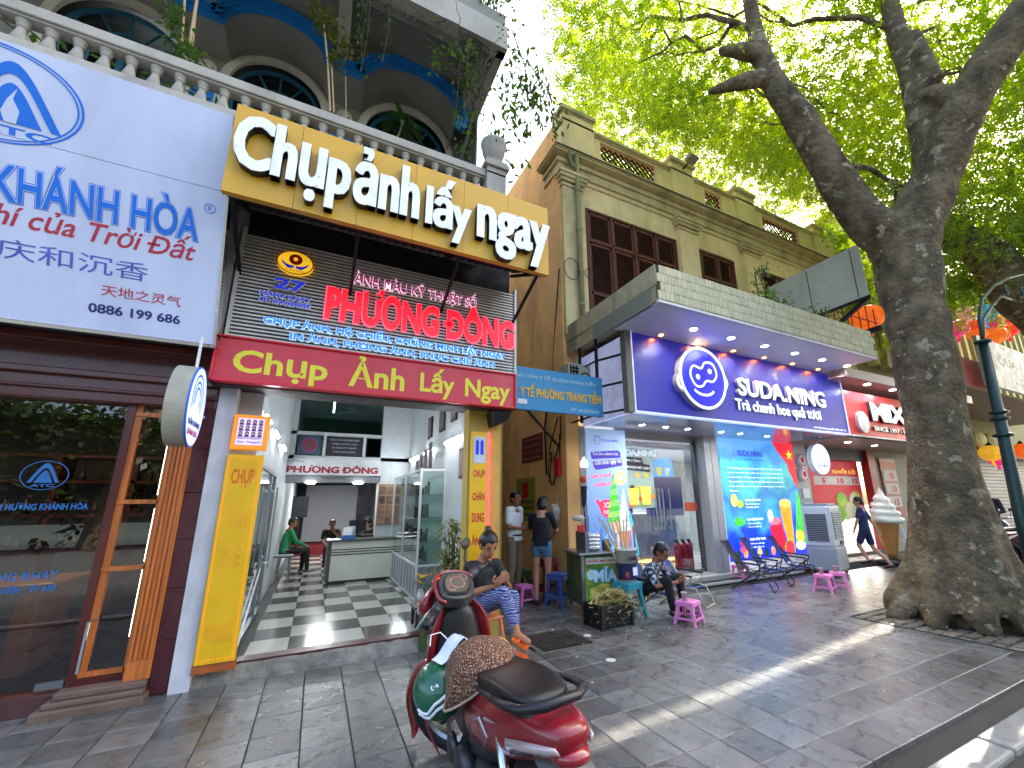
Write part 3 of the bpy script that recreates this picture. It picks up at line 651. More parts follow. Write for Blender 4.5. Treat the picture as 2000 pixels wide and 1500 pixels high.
lit('CHỤP ẢNH, HỘ CHIẾU, CHỨNG MINH LẤY NGAY', -.64, 1.93, 3.235, 3.36, GB, GBO, .03, .06)
lit('IN ẢNH, PHÓNG ẢNH, PHỤC CHẾ ẢNH', -.40, 1.78, 3.105, 3.225, GB, GBO, .03, .06)
lit('27', -.60, -.32, 3.64, 3.76, GN, PRINTW, .03, .05)
lit('HÀNG KHAY', -.70, -.26, 3.545, 3.60, GN, PRINTW, .015, .05)
lit('ĐT: 024-38240589', -.70, -.26, 3.475, 3.52, GN, PRINTW, .01, .05)
rd = put('roundel', MB().poly(ell(-.44, 3.95, .165, .125, 36), 4.69, .05), mat('roundel yellow', '#e0b020', .5, emit=.15), SP)
put('roundel_rim', MB().ringz(-.44, 3.95, .13, .122, 4.64, .004, 36, ex=1.28), PRINTR, SP)
put('roundel_flower', MB().poly(ell(-.44, 3.985, .06, .06, 24), 4.64, .004), PRINTR, SP); put('roundel_eye', MB().poly(ell(-.44, 3.985, .02, .02, 16), 4.63, .004), MATS['roundel yellow'], SP)
for s in (-1, 1): put('roundel_hand', MB().poly([(-.44+s*.01, 3.885), (-.44+s*.06, 3.875), (-.44+s*.11, 3.92), (-.44+s*.125, 3.96), (-.44+s*.09, 3.925), (-.44+s*.05, 3.91), (-.44+s*.01, 3.91)], 4.635, .004), GN, SP)
T('PHƯƠNG ĐÔNG', -.53, -.35, 3.85, 3.868, 4.635, PRINTR, SP)
# ================================================================ red banner sign
RS = thing('shop_banner', 'long red banner sign with yellow lettering over the photo shop entrance', 'sign', (.5, 4.7, 2.64))
RM = mat('red banner', '#c0323e', .5, var=.06, dirt='#d06a6e', damt=.35, dscale=1.2)
put('panel', MB().box(-.965, 2.05, 4.68, 4.74, 2.655, 3.075), RM, RS)
put('frame', MB().box(-.985, 2.07, 4.655, 4.76, 2.63, 2.655).box(-.985, 2.07, 4.655, 4.76, 3.06, 3.08).box(-.985, -.965, 4.655, 4.76, 2.63, 3.08).box(2.05, 2.07, 4.655, 4.76, 2.63, 3.08), mat('red frame', '#c8202c', .4), RS, bevel=.006)
YL = mat('banner yellow', '#d9cf2a', .5, var=.04)
T('Chụp', -.83, -.03, 2.665, 2.96, 4.68, YL, RS, bold=.025); T('Ảnh', .17, .73, 2.71, 3.05, 4.68, YL, RS, bold=.025); T('Lấy', .90, 1.29, 2.665, 3.02, 4.68, YL, RS, bold=.025); T('Ngay', 1.42, 1.99, 2.66, 2.95, 4.68, YL, RS, bold=.025)
# soffit between banner and shop opening
PS = thing('photo_shop', 'white walled photo studio interior with checkered floor behind its wide open front', 'shop', (.5, 7, 0))
put('soffit', MB().box(-.98, 2.07, 4.74, 5.3, 2.66, 2.72).box(-.93, 1.85, 5.0, 5.2, 2.72, 3.1).box(-.98, 2.07, 4.76, 4.9, 2.62, 2.66), mat('brown soffit', '#2c2320', .7, var=.2), PS)
WI = mat('cool white wall', '#b4babd', .6, var=.05, dirt='#7c8288', damt=.3)
put('pillar', MB().box(-.94, -.80, 4.97, 5.2, 0, 2.7), mat('chipped white pillar', '#c4c4c6', .55, var=.06, dirt='#6a655c', damt=.4, dscale=3), PS)
put('pillar', MB().box(1.58, 2.0, 5.0, 5.2, 0, 2.7), mat('ochre pillar', '#b59a45', .7, var=.1, dirt='#5c4f28', damt=.4), PS)
b = MB(); b.box(-.8, -.6, 5.2, 17.5, 0, 4.2); put('left_wall', b, WI, PS)
b = MB(); b.box(1.78, 1.95, 5.2, 17.5, 0, 4.2); b.box(-.6, 1.78, 17.3, 17.5, 0, 2.44); put('right_wall', b, WI, PS)
put('ceiling', MB().box(-.8, 1.95, 5.2, 13, 4.2, 4.3).box(-.6, 1.78, 10.4, 17.4, 2.3, 2.4), WI, PS)
put('rear_partition', MB().box(-.6, 1.8, 10.0, 10.12, 2.44, 2.52).box(-.6, -.5, 10, 10.12, 2.44, 4.2).box(1.16, 1.8, 10.0, 10.3, 0, 4.2).box(-.6, 1.2, 10, 10.12, 2.95, 3.02).box(-.6, 1.2, 10, 10.12, 2.40, 2.44).box(.0, .06, 10, 10.12, 2.5, 2.95).box(.78, .84, 10, 10.12, 2.5, 2.95), WI, PS)
put('mezzanine_glass', MB().box(-.5, 1.18, 10.05, 10.07, 3.02, 4.2), glass('green mezzanine glass', (.6, .75, .72), 1.2), PS)
put('mezzanine_rear', MB().box(-.6, 1.78, 12.9, 13, 2.4, 4.2), mat('dim green wall', '#5b726c', .7), PS)
put('notice_panel', MB().box(.08, .76, 10.02, 10.05, 2.54, 2.93), mat('dark notice board', '#23222c', .4), PS)
for k, s_ in enumerate(('SỬA ẢNH QUẢNG CÁO', 'TRÊN CHẤT LIỆU', 'IN ẢNH KỸ THUẬT', 'CHỤP ẢNH STUDIO')): T(s_, .14+.02*k, .70-.02*k, 2.85-k*.085, 2.90-k*.085, 10.02, mat('dim white print', '#9aa0a8', .5), PS, bold=.03)
put('flower_panel', MB().box(-.46, -.03, 10.02, 10.05, 2.54, 2.93), mat('teal panel', '#31505c', .4), PS)
put('flower_ring', MB().ringz(-.25, 2.735, .16, .11, 10.02, .003, 28), mat('violet print', '#6a4a8a', .5), PS)
fb = MB()
for k in range(8):
    a = R(45*k); fb.poly([(-.25+.03*math.cos(a), 2.735+.03*math.sin(a)), (-.25+.13*math.cos(a+.2), 2.735+.13*math.sin(a+.2)), (-.25+.13*math.cos(a+.6), 2.735+.13*math.sin(a+.6))], 10.015, .003)
put('flower', fb, PRINTR, PS)
put('small_window', MB().box(.88, 1.14, 10.02, 10.05, 2.54, 2.93), glass('small pane', (.3, .4, .4), 1), PS)
put('name_board', MB().box(-.66, 1.18, 9.93, 9.98, 2.12, 2.44), mat('name board white', '#b9bcc0', .5), PS)
T('PHƯƠNG ĐÔNG', -.6, 1.12, 2.16, 2.33, 9.93, mat('dark red letters', '#8c1020', .5), PS, bold=.05); T('Photo Phuong', -.6, -.3, 2.37, 2.41, 9.93, PRINTK, PS)
put('lower_beam', MB().box(-.6, 1.18, 10.0, 10.4, 1.98, 2.12), mat('grey beam', '#6e7478', .6), PS)
T('PHÒNG CHỤP STUDIO', .05, .5, 2.03, 2.09, 10.0, PRINTK, PS, bold=.02)
put('platform', MB().box(-.6, 1.78, 14.6, 17.3, .13, .36), mat('dark red carpet', '#7a1620', .9, var=.15), PS)
# checker floor
fl = bpy.data.objects.new('shop_floor', None); COL.objects.link(fl); fl['kind'] = 'structure'
TL = mat('light floor tile', '#b0aea2', .15, var=.02, scale=2, rnd=.05); TD = mat('dark floor tile', '#4c4b47', .15, var=.02, scale=2, rnd=.06)
m1 = MB().box(-.1765, .1765, -.2385, .2385, 0, .012).mesh('tile_light'); m1.materials.append(TL); m2 = m1.copy(); m2.materials.clear(); m2.materials.append(TD)
for i in range(-1, 5):
    for j in range(19):
        x = .065+.357*i; y = 5.53+.48*j
        o = bpy.data.objects.new('tile', m1 if (i+j) % 2 else m2); COL.objects.link(o); o.parent = fl; o.location = (x, y, .12); 
put('floor_slab', MB().box(-.8, 1.95, 5.16, 17.5, -.03, .128), mat('tile grout', '#4a4844', .8), fl)
put('sill_strip', MB().box(-.82, 1.6, 5.12, 5.285, .1, .135), mat('maroon granite strip', '#4a1f22', .35, var=.1), fl)
# fluorescent tubes along both walls
for s, x, ys in (('left', -.57, ((5.35, 5.75), (6.5, 6.95), (8.0, 8.5))), ('right', 1.75, ((6.0, 6.75), (7.6, 8.3), (9.0, 9.7)))):
    for k, (a, c_) in enumerate(ys):
        t = thing('tube_light', f"lit fluorescent tube on the {s} shop wall, {('nearest the street', 'middle of three', 'deepest inside')[k]}", 'light', (x, (a+c_)/2, 2.45), group='tube lights on the shop walls')
        put('tube', MB().tube([(x, a, 2.45), (x, c_, 2.45)], .022, 8), mat('lit tube', '#f4f8ff', .5, emit=14, var=0), t)
        put('batten', MB().box(x-.03 if s == 'left' else x-.0, x+.0 if s == 'left' else x+.03, a, c_, 2.43, 2.49), WHITE, t)
for x in (-.15, .75):
    t = thing('ceiling_spot', 'lit oblong white lamp under the rear beam, '+('left one' if x < 0 else 'right one'), 'light', (x, 10.1, 1.97)); put('lens', MB().box(x-.09, x+.09, 9.97, 10.15, 1.955, 1.98), mat('lit spot', '#fff', .5, emit=9, var=0), t, bevel=.01)
al = bpy.data.lights.new('shop_fill', 'AREA'); al.shape = 'RECTANGLE'; al.size = .06; al.size_y = 4.5; al.energy = 4.5; al.color = (.93, .97, 1)
for x, s in ((-.5, 1), (1.68, -1)):
    o = bpy.data.objects.new('tube_glow', al); COL.objects.link(o); o.location = (x, 7.4, 2.42); o.rotation_euler = (0, R(50)*-s, 0)
# fan
t = thing('ceiling_fan', 'pale green ceiling fan behind the mezzanine glass', 'fan', (.55, 11.2, 3.95)); b = MB().tube([(.55, 11.2, 4.2), (.55, 11.2, 3.75)], .015).lathe([(.0, 0), (.07, .01), (.07, .06), (0, .07)], 14, (.55, 11.2, 3.7))
put('motor', b, mat('fan green', '#7fa79a', .5), t)
for k in range(3):
    a = R(20+120*k); d = V(math.cos(a), math.sin(a), 0); put('blade', MB().bar(V(.55, 11.2, 3.72)+d*.08, V(.55, 11.2, 3.72)+d*.5, .11, .01), MATS['fan green'], t)
t = thing('hanging_lamp', 'thin lit tube hanging behind the mezzanine glass', 'light', (.15, 11, 3.8)); put('tube', MB().tube([(.15, 11, 4.1), (.15, 11, 3.65)], .018), mat('dim tube', '#dff', .5, emit=3, var=0), t)
# backdrop screen and studio darkness
t = thing('photo_backdrop', 'plain white photo backdrop hanging at the rear of the studio', 'backdrop', (.33, 12, .7)); put('sheet', MB().box(-.33, 1.21, 16.0, 16.02, .40, 2.2), mat('backdrop white', '#a8abb0', .8, var=.03), t)
put('roller', MB().tube([(-.38, 15.99, 2.2), (1.26, 15.99, 2.2)], .03), DARK, t)
for x, s in ((-.40, 'left'), (1.30, 'right')):
    t = thing('soft_box', f'black studio soft box on a stand at the {s} of the white backdrop', 'studio light', (x, 14.2, .13)); put('box', MB().box(x-.2, x+.2, 14.1, 14.25, 1.2, 1.78), BLACK, t, bevel=.01); put('stand', MB().tube([(x, 14.2, .13), (x, 14.2, 1.3)], .015).tube([(x-.15, 14.2, .13), (x, 14.2, .5), (x+.15, 14.2, .13)], .01), BLACK, t)
    if x < 0: put('column', MB().box(-.58, -.36, 15.8, 16.1, .3, 2.2), mat('dark drape', '#17181c', .9), PS)
# reception counter
t = thing('reception_counter', 'cream reception desk with three dark stripes and grey top', 'counter', (.9, 9.3, .13))
CR = mat('cream laminate', '#d8d8ca', .35, var=.03, dirt='#a5a18c', damt=.25)
put('front', MB().box(.33, 1.5, 9.1, 9.16, .17, .85), CR, t); put('side', MB().box(.27, .33, 9.1, 10.3, .17, .85), mat('dark grey laminate', '#4c4e50', .35), t); put('plinth', MB().box(.3, 1.5, 9.12, 9.2, .13, .17), BLACK, t); put('top', MB().box(.24, 1.5, 9.06, 9.55, .85, .885), MATS['dark grey laminate'], t)
for z in (.70, .655, .61): put('stripe', MB().box(.33, 1.5, 9.094, 9.1, z, z+.016), PRINTK, t)
t = thing('monitor', 'black computer monitor on the reception desk', 'monitor', (.75, 9.8, .9)); put('screen', MB().box(.66, 1.0, 10.2, 10.23, .98, 1.2), BLACK, t, bevel=.006); put('foot', MB().box(.81, .85, 10.2, 10.22, .9, 1.0).box(.75, .91, 10.16, 10.26, .885, .9).box(.6, 1.5, 10.1, 10.6, .86, .885), BLACK, t)
t = thing('document_box', 'blue and white box with upright leaflets on the reception desk', 'box', (.58, 9.2, .885)); put('tray', MB().box(.48, .72, 9.12, 9.3, .885, .96), mat('blue box', '#3a6cb0', .5), t); put('leaflet', MB().box(.50, .66, 9.13, 9.16, .93, 1.1), PRINTW, t); put('leaflet', MB().box(.56, .71, 9.18, 9.2, .93, 1.12), mat('pale leaflet', '#c9d2e4', .5), t)
# display cabinet
t = thing('display_cabinet', 'tall white framed glass display cabinet along the right wall', 'cabinet', (1.6, 8, .13))
WF = mat('white aluminium', '#c2c8cc', .35, .2, var=.04)
b = MB(); x0, x1, y0, y1 = 1.40, 1.77, 6.75, 9.3
for (x, y) in ((x0, y0), (x1, y0), (x0, y1), (x0, (y0+y1)/2)): b.box(x-.016, x+.016, y-.016, y+.016, .13, 2.05)
for z in (.16, .62, 2.03): b.box(x0-.015, x0+.015, y0, y1, z-.015, z+.015); b.box(x0, x1, y0-.015, y0+.015, z-.015, z+.015)
put('frame', b, WF, t)
put('lower_panel', MB().box(x0+.005, x0+.015, y0, y1, .17, .61).box(x0, x1, y0+.005, y0+.015, .17, .61), mat('cabinet panel', '#7d8589', .4, .2), t)
b = MB(); 
for k in range(10): b.box(x0-.012, x0+.004, y0+.25*k, y0+.25*k+.03, .17, .61)
put('panel_bar', b, WF, t)
CG = glass('cabinet glass', (.82, .9, .88), 1.2); put('pane', MB().box(x0-.002, x0+.002, y0, y1, .64, 2.0), CG, t); put('pane', MB().box(x0, x1, y0-.002, y0+.002, .64, 2.0), CG, t)
for z in (.95, 1.3, 1.65): put('shelf', MB().box(x0+.02, x1, y0+.02, y1, z, z+.008), glass('shelf glass', (.7, .85, .8), 1.2), t)
b = MB(); 
for z in (.66, .958, 1.308, 1.658):
    for k in range(12):
        y = y0+.15+k*.2; hh = random.uniform(.1, .22); b.box(1.55, 1.57, y, y+random.uniform(.08, .14), z, z+hh)
put('framed_photo', b, mat('dark small frames', '#3a3432', .5, var=.4, scale=3, rnd=.5, island=True), t)
for k, (y, z0, z1) in enumerate(((6.95, 2.07, 2.5), (7.3, 2.07, 2.42), (7.65, 2.07, 2.36), (8.0, 2.07, 2.3))):
    t2 = thing('picture_frame', ['largest of the dark photo frames stacked on the glass cabinet', 'second dark photo frame on top of the glass cabinet', 'third dark photo frame on top of the glass cabinet', 'smallest dark photo frame at the far end of the cabinet top'][k], 'picture frame', (1.6, y, z0))
    put('frame', MB().box(1.58, 1.6, y, y+.22, z0, z1), BLACK, t2); put('photo', MB().box(1.575, 1.58, y+.03, y+.19, z0+.03, z1-.03), mat('portrait print', '#6a5a5c', .4, var=.5, scale=9), t2)
for k, (y, z0, z1, w) in enumerate(((5.62, 1.85, 2.27, .34), (6.2, 2.75, 3.15, .3), (6.9, 2.7, 3.15, .32), (7.8, 2.7, 3.1, .3))):
    t2 = thing('wall_picture', ['dark framed group photograph on the white wall nearest the street', 'framed picture high on the right wall, nearest the street', 'framed picture high on the right wall, second from the street', 'framed picture high on the right wall, deepest inside'][k], 'picture', (1.77, y, z0))
    put('frame', MB().box(1.75, 1.78, y, y+w, z0, z1), mat('brown frame', '#33211c', .5), t2); put('photo', MB().box(1.745, 1.75, y+.03, y+w-.03, z0+.04, z1-.04), MATS['portrait print'], t2)
t = thing('photo_rack', 'wall rack of small colour prints beyond the glass cabinet', 'rack', (1.5, 9.9, 1.5)); put('board', MB().box(1.16, 1.7, 9.96, 9.99, 1.1, 1.95), mat('tan board', '#8d7a5c', .7), t)
for i in range(3):
    for j in range(4): put('print', MB().box(1.19+.15*i, 1.31+.15*i, 9.95, 9.96, 1.13+.2*j, 1.29+.2*j), mat('rack print', '#6f5048', .5, var=.6, scale=11, rnd=.6), t)
# left glass door leaf folded against the wall
t = thing('glass_door', 'open frameless glass door with steel pull bar and aluminium frame beside the left wall', 'door', (-.5, 6, .13))
b = MB(); y0, y1 = 5.35, 7.2; X = -.56
for y in (y0, y1, 6.6): b.box(X-.02, X+.02, y-.02, y+.02, .14, 1.95)
for z in (.2, 1.93): b.box(X-.02, X+.02, y0, y1, z-.02, z+.02)
b.bar((X+.02, y0, .2), (X+.02, 6.6, .75), .02, .02); put('frame', b, STEEL, t); put('pane', MB().box(X-.003, X+.003, y0, y1, .2, 1.93), CG, t)
put('pull_bar', MB().tube([(X+.08, 6.75, .75), (X+.08, 6.75, 1.75)], .012).tube([(X, 6.75, .8), (X+.08, 6.75, .8)], .008).tube([(X, 6.75, 1.7), (X+.08, 6.75, 1.7)], .008), CHROME, t)
# ================================================================ entrance side signs
t = thing('standing_banner', 'tall faded yellow upright banner panel with bulb border left of the photo shop entrance', 'sign', (-.64, 5.0, .17))
YP = mat('yellow banner panel', '#e0ae0c', .45, var=.05, dirt='#b88a10', damt=.3)
put('panel', MB().box(-.79, -.5, 4.93, 4.99, .2, 1.99), YP, t); put('base', MB().box(-.80, -.49, 4.94, 4.99, .13, .2), mat('orange brown base', '#9a4e1c', .6, var=.2), t)
OR = mat('orange print', '#e0600c', .5); ORF = mat('faded orange print', '#dfa012', .5)
T('CHỤP', -.735, -.555, 1.68, 1.86, 4.93, OR, t, bold=.02); T('ẢNH', -.725, -.565, 1.32, 1.52, 4.93, ORF, t, bold=.03); T('THẺ', -.72, -.57, .98, 1.18, 4.93, ORF, t, bold=.03); T('NHANH', -.735, -.545, .36, .52, 4.93, ORF, t, bold=.03)
BULB = mat('small orange bulbs', '#ff7a1e', .4, emit=.3, var=0)
def bulbs(x0, x1, z0, z1, y, st, par):
    b = MB(); n = int((x1-x0)/st)
    for i in range(n+1):
        for z in (z0, z1): b.ball((x0+(x1-x0)*i/n, y, z), .004, 6, 4)
    n = int((z1-z0)/st)
    for i in range(1, n):
        for x in (x0, x1): b.ball((x, y, z0+(z1-z0)*i/n), .004, 6, 4)
    put('bulb_border', b, BULB, par)
bulbs(-.77, -.52, .23, 1.96, 4.928, .026, t)
t = thing('light_box', 'small orange framed light box with rows of portrait prints above the yellow banner', 'sign', (-.62, 5, 2.05))
put('case', MB().box(-.785, -.49, 4.91, 4.99, 2.035, 2.375), mat('orange case', '#d9861a', .5, emit=.1), t, bevel=.006); put('face', MB().box(-.745, -.53, 4.905, 4.91, 2.08, 2.34), mat('lilac face', '#b9a8c8', .5, emit=.2), t)
bulbs(-.77, -.505, 2.05, 2.36, 4.905, .02, t)
PP = mat('portrait purple', '#5c1f6a', .5)
for i in range(4):
    for j in range(3):
        cx = -.715+i*.052; cz = 2.30-j*.058
        put('portrait', MB().poly(ell(cx, cz+.008, .017, .02, 14), 4.905, .003).poly([(cx-.022, cz-.026), (cx+.022, cz-.026), (cx+.014, cz-.008), (cx-.014, cz-.008)], 4.905, .003), PP, t); put('portrait_face', MB().poly(ell(cx, cz+.004, .009, .013, 12), 4.902, .003), mat('portrait skin', '#c8a898', .5), t)
T('PHOTOGRAPHY', -.735, -.54, 2.135, 2.155, 4.905, PP, t, bold=.02); T('Visa - Passport', -.735, -.54, 2.095, 2.12, 4.905, GN, t, bold=.02)
t = thing('side_banner', 'narrow yellow upright sign with red letters on the right entrance pillar', 'sign', (1.7, 5, .5))
put('panel', MB().box(1.60, 1.80, 4.93, 4.99, .15, 2.36), YP, t)
for k, s_ in enumerate(('CHỤP', 'CHÂN', 'DUNG', 'ẢNH', 'THẺ')): T(s_, 1.625, 1.775, 1.80-k*.25-.01, 1.90-k*.25+.0, 4.93, PRINTR, t, bold=.03)
put('poster', MB().box(1.625, 1.775, 4.925, 4.93, 1.98, 2.30), mat('pale poster', '#b9bcc4', .5), t); put('figure_print', MB().poly([(1.65, 2.08), (1.69, 2.08), (1.69, 2.24), (1.67, 2.27), (1.65, 2.24)], 4.925, .003).poly([(1.71, 2.08), (1.75, 2.08), (1.75, 2.24), (1.73, 2.27), (1.71, 2.24)], 4.925, .003), GN, t)
tag(put('neon_tube', MB().tube([(1.825, 4.95, .7), (1.83, 4.95, 1.5), (1.825, 4.95, 2.36)], .011), mat('pink red neon', '#ff3040', .4, emit=1.0, var=0)), 'thin glowing pink red tube beside the right hand yellow sign', 'neon tube')
t = thing('floodlight', 'black box shaped loudspeaker tilted under the right end of the red banner', 'speaker', (1.95, 4.85, 2.5)); put('body', MB().add([(1.80,4.75,2.60),(2.05,4.75,2.62),(2.05,5.05,2.62),(1.80,5.05,2.60),(1.84,4.82,2.42),(2.02,4.82,2.50),(2.02,5.02,2.50),(1.84,5.02,2.42)], [(0,1,2,3),(7,6,5,4),(4,5,1,0),(5,6,2,1),(6,7,3,2),(7,4,0,3)]), BLACK, t, bevel=.01)
# ================================================================ incense shop front at left
WS = thing('incense_shop', 'dark red wooden shopfront with big glass panes and fluted pilaster', 'shop', (-2, 5.1, 0))
RW = mat('dark red lacquered wood', '#4e1a14', .35, var=.2, scale=3, dirt='#22100d', damt=.4, stretch=(1,1,.15), coat=.3); OW = mat('orange varnished wood', '#b9672a', .4, var=.28, scale=14, stretch=(2.5,2.5,.12), dirt='#5e2c0e', damt=.4, coat=.2)
put('fascia', MB().box(-6, -.95, 4.98, 5.1, 2.42, 3.0).box(-6, -.95, 4.93, 5.0, 2.62, 2.68).box(-6, -.95, 4.90, 5.0, 2.90, 2.97).box(-6, -.95, 4.95, 5.0, 2.50, 2.53), RW, WS, bevel=.01)
put('soffit', MB().box(-6, -.95, 4.6, 5.0, 3.0, 3.04), mat('grey render soffit', '#77777a', .7, var=.1), WS); put('render_band', MB().box(-6, -.95, 4.62, 5.6, 3.04, 4.7), mat('grey render', '#87878a', .7, var=.1), WS)
put('pilaster', MB().box(-1.245, -1.075, 4.98, 5.1, .15, 2.42), OW, WS); b = MB()
for k in range(5): b.box(-1.23+k*.031, -1.213+k*.031, 4.965, 4.98, .3, 2.38)
put('fluting', b, OW, WS, bevel=.004)
RT = mat('maroon glazed tile', '#451a20', .3, var=.12, dirt='#6a5548', damt=.35)
for k in range(6): put('tile', MB().box(-1.072, -.942, 4.985, 5.1, .02+k*.405, .42+k*.405), RT, WS)
b = MB(); b.box(-1.60, -1.545, 5.05, 5.12, .15, 2.42); b.box(-1.545, -1.25, 5.05, 5.12, .12, .2)
put('mullion', b, RW, WS)
b = MB()
for z in (.22, 1.01, 1.56, 2.34): b.box(-1.545, -1.25, 5.06, 5.11, z-.018, z+.018)
b.box(-1.275, -1.25, 5.06, 5.11, .2, 2.42); b.box(-1.545, -1.50, 5.07, 5.11, .2, 2.42); put('glazing_bar', b, OW, WS)
SG = glass('shop window glass', (.55, .56, .56), 2.2); put('side_pane', MB().box(-1.545, -1.25, 5.085, 5.09, .2, 2.4), SG, WS)
put('door_pane', MB().box(-4.6, -1.60, 5.085, 5.09, .16, 2.4), SG, WS); put('door_patch', MB().box(-1.78, -1.62, 5.07, 5.105, .15, .2), STEEL, WS)
put('threshold', MB().box(-6, -1.6, 5.0, 5.2, -.03, .13), mat('maroon threshold', '#4a2326', .4, var=.15, dirt='#8b8178', damt=.3), WS)
SB = mat('weathered stone base', '#6a5548', .7, var=.2, scale=5, bump=.3, dirt='#3a2f2a', damt=.6)
put('plinth', MB().box(-1.70, -1.06, 4.84, 5.12, -.03, .06).box(-1.66, -1.08, 4.88, 5.12, .06, .10).box(-1.62, -1.08, 4.92, 5.12, .10, .15), SB, WS, bevel=.012)
put('interior', MB().box(-6, -1.1, 9.4, 9.5, 0, 2.9).box(-1.12, -1.0, 5.1, 9.5, 0, 2.9).box(-6, -1.1, 5.12, 9.5, 2.85, 2.95), mat('interior wall warm', '#5a5048', .7, var=.1), WS)
put('interior_floor', MB().box(-6, -1.1, 5.15, 9.5, 0, .12), mat('wood plank floor', '#3c2418', .3, var=.3, stretch=(1,6,1)), WS)
put('led_strip', MB().box(-1.30, -1.285, 5.14, 5.16, .45, .98).box(-1.30, -1.285, 5.14, 5.16, 1.05, 1.5).box(-1.30, -1.285, 5.14, 5.16, 1.62, 2.25), mat('led strip', '#fff6e0', .5, emit=5, var=0), WS)
put('door_handle', MB().tube([(-1.53, 5.0, .25), (-1.53, 5.0, .62), (-1.50, 5.05, .63)], .012), CHROME, WS)
BD = mat('window decal blue', '#2468a8', .5); 
def TD_(b_, x0, x1, z0, z1, **k): T(b_, x0, x1, z0, z1, 5.08, BD, WS, ext=.001, **k)
TD_('TRẦM HƯƠNG KHÁNH HÒA', -2.35, -1.72, 1.50, 1.58, bold=.03); TD_('27 HÀNG KHAY', -2.35, -1.80, .96, 1.04, bold=.02); TD_('Hotline: 0886 199 686', -2.3, -1.80, .87, .92, skew=.2, bold=.01)
put('decal_ring', MB().ringz(-2.03, 1.78, .12, .115, 5.08, .001, 40, ex=1.2), BD, WS); P, Q = gothic(.095, .16, 1.72, .25); k = len(P)
b = MB(); b.add([(-2.03+x, 5.079, z) for x, z in P]+[(-2.03+x, 5.079, z) for x, z in Q], [(i, i+1, k+i+1, k+i)[::-1] for i in range(k-1)]); P2, _ = gothic(.055, .10, 1.72, .2); b.poly([(-2.03+x, z) for x, z in P2], 5.08, .001); put('decal_emblem', b, BD, WS); TD_('ATC', -2.1, -1.96, 1.685, 1.71, bold=.03)
t = thing('wooden_shelf', 'polished wooden display shelves with carved wood inside the incense shop', 'shelf', (-2.4, 8, .12)); b = MB()
for x in (-4, -3.2, -2.4, -1.6): b.box(x, x+.06, 8.2, 8.6, .12, 2.2)
for z in (.5, .95, 1.4, 1.85, 2.2): b.box(-4, -1.5, 8.2, 8.6, z, z+.04)
put('frame', b, RW, t); b = MB()
for k in range(34): x = -3.9+random.uniform(0, 2.3); z = random.choice((.54, .99, 1.44, 1.89)); h_ = random.uniform(.1, .3); b.lathe([(.05, 0), (.06, h_*.3), (.02, h_*.7), (.01, h_)], 8, (x, 8.35, z))
put('carving', b, mat('dark carving', '#2c1a12', .5, var=.4), t)
t = thing('low_table', 'orange wood counter standing inside the left shop window', 'table', (-2.4, 6, .12)); put('top', MB().box(-3.2, -2.0, 5.6, 6.4, .82, .87), OW, t, bevel=.01); put('leg', MB().box(-3.1, -2.95, 5.7, 6.3, .12, .82), OW, t); put('leg', MB().box(-2.25, -2.1, 5.7, 6.3, .12, .82), OW, t)
o = bpy.data.objects.new('studio_lamp', bpy.data.lights.new('studio_lamp', 'AREA')); COL.objects.link(o); o.data.energy = 14; o.data.size = .5; o.data.color = (.95, .98, 1); o.location = (.4, 13.2, 2.25)  # added fill light that brightens the backdrop room; no fixture modelled
o = bpy.data.objects.new('incense_lamp', bpy.data.lights.new('incense_lamp', 'AREA')); COL.objects.link(o); o.data.energy = 9; o.data.size = .8; o.data.color = (1, .85, .65); o.location = (-2.8, 7, 2.8)
t = thing('window_lamp', 'small white lamp on the ceiling behind the incense shop glass', 'light', (-1.6, 6.3, 2.8)); put('lens', MB().box(-1.9, -1.6, 6.2, 6.35, 2.8, 2.84), mat('lit lens', '#fff', .5, emit=5, var=0), t)
# oval hanging light box, face looking right (+x)
t = thing('hanging_sign', 'oval double sided light box with blue emblem hanging beside the white pillar', 'sign', (-1.0, 4.6, 2.3))
cy, cz, ry, rz = 4.44, 2.33, .26, .34
def oval(r, x): return [(x, cy+ry*r*math.cos(R(a)), cz+rz*r*math.sin(R(a))) for a in range(0, 360, 8)]
put('rim', MB().loft([oval(1, -1.13), oval(1, -.985)]), mat('beige rim', '#9a9786', .5), t); put('face', MB().loft([oval(.97, -.99), oval(.97, -.978)]), mat('oval face', '#a9b8ee', .4, emit=.25), t)
put('edge', MB().loft([oval(1.01, -.992), oval(1.01, -.98), oval(.95, -.98), oval(.95, -.992)]), PRINTB, t)
b = MB()
for r_ in (.62, .45, .3): 
    ring = [[(-.976, cy-.03+ry*rr*math.cos(R(a)), cz+.06+rz*rr*math.sin(R(a))) for rr in (r_, r_-.06)] for a in range(-30, 211, 10)]; b.loft(ring, False, False)
put('emblem', b, KB, t); T('TRẦM HƯƠNG', cy-.2, cy+.18, cz-.17, cz-.10, -.976, KN, t, face='x', bold=.03); T('KHÁNH HÒA', cy-.16, cy+.14, cz-.25, cz-.19, -.976, KR, t, face='x', bold=.02)
put('bracket', MB().tube([(-1.03, 4.44, 2.66), (-1.03, 4.44, 2.95)], .012).tube([(-1.03, 4.7, 2.33), (-1.03, 4.98, 2.33)], .012), WHITE, t)

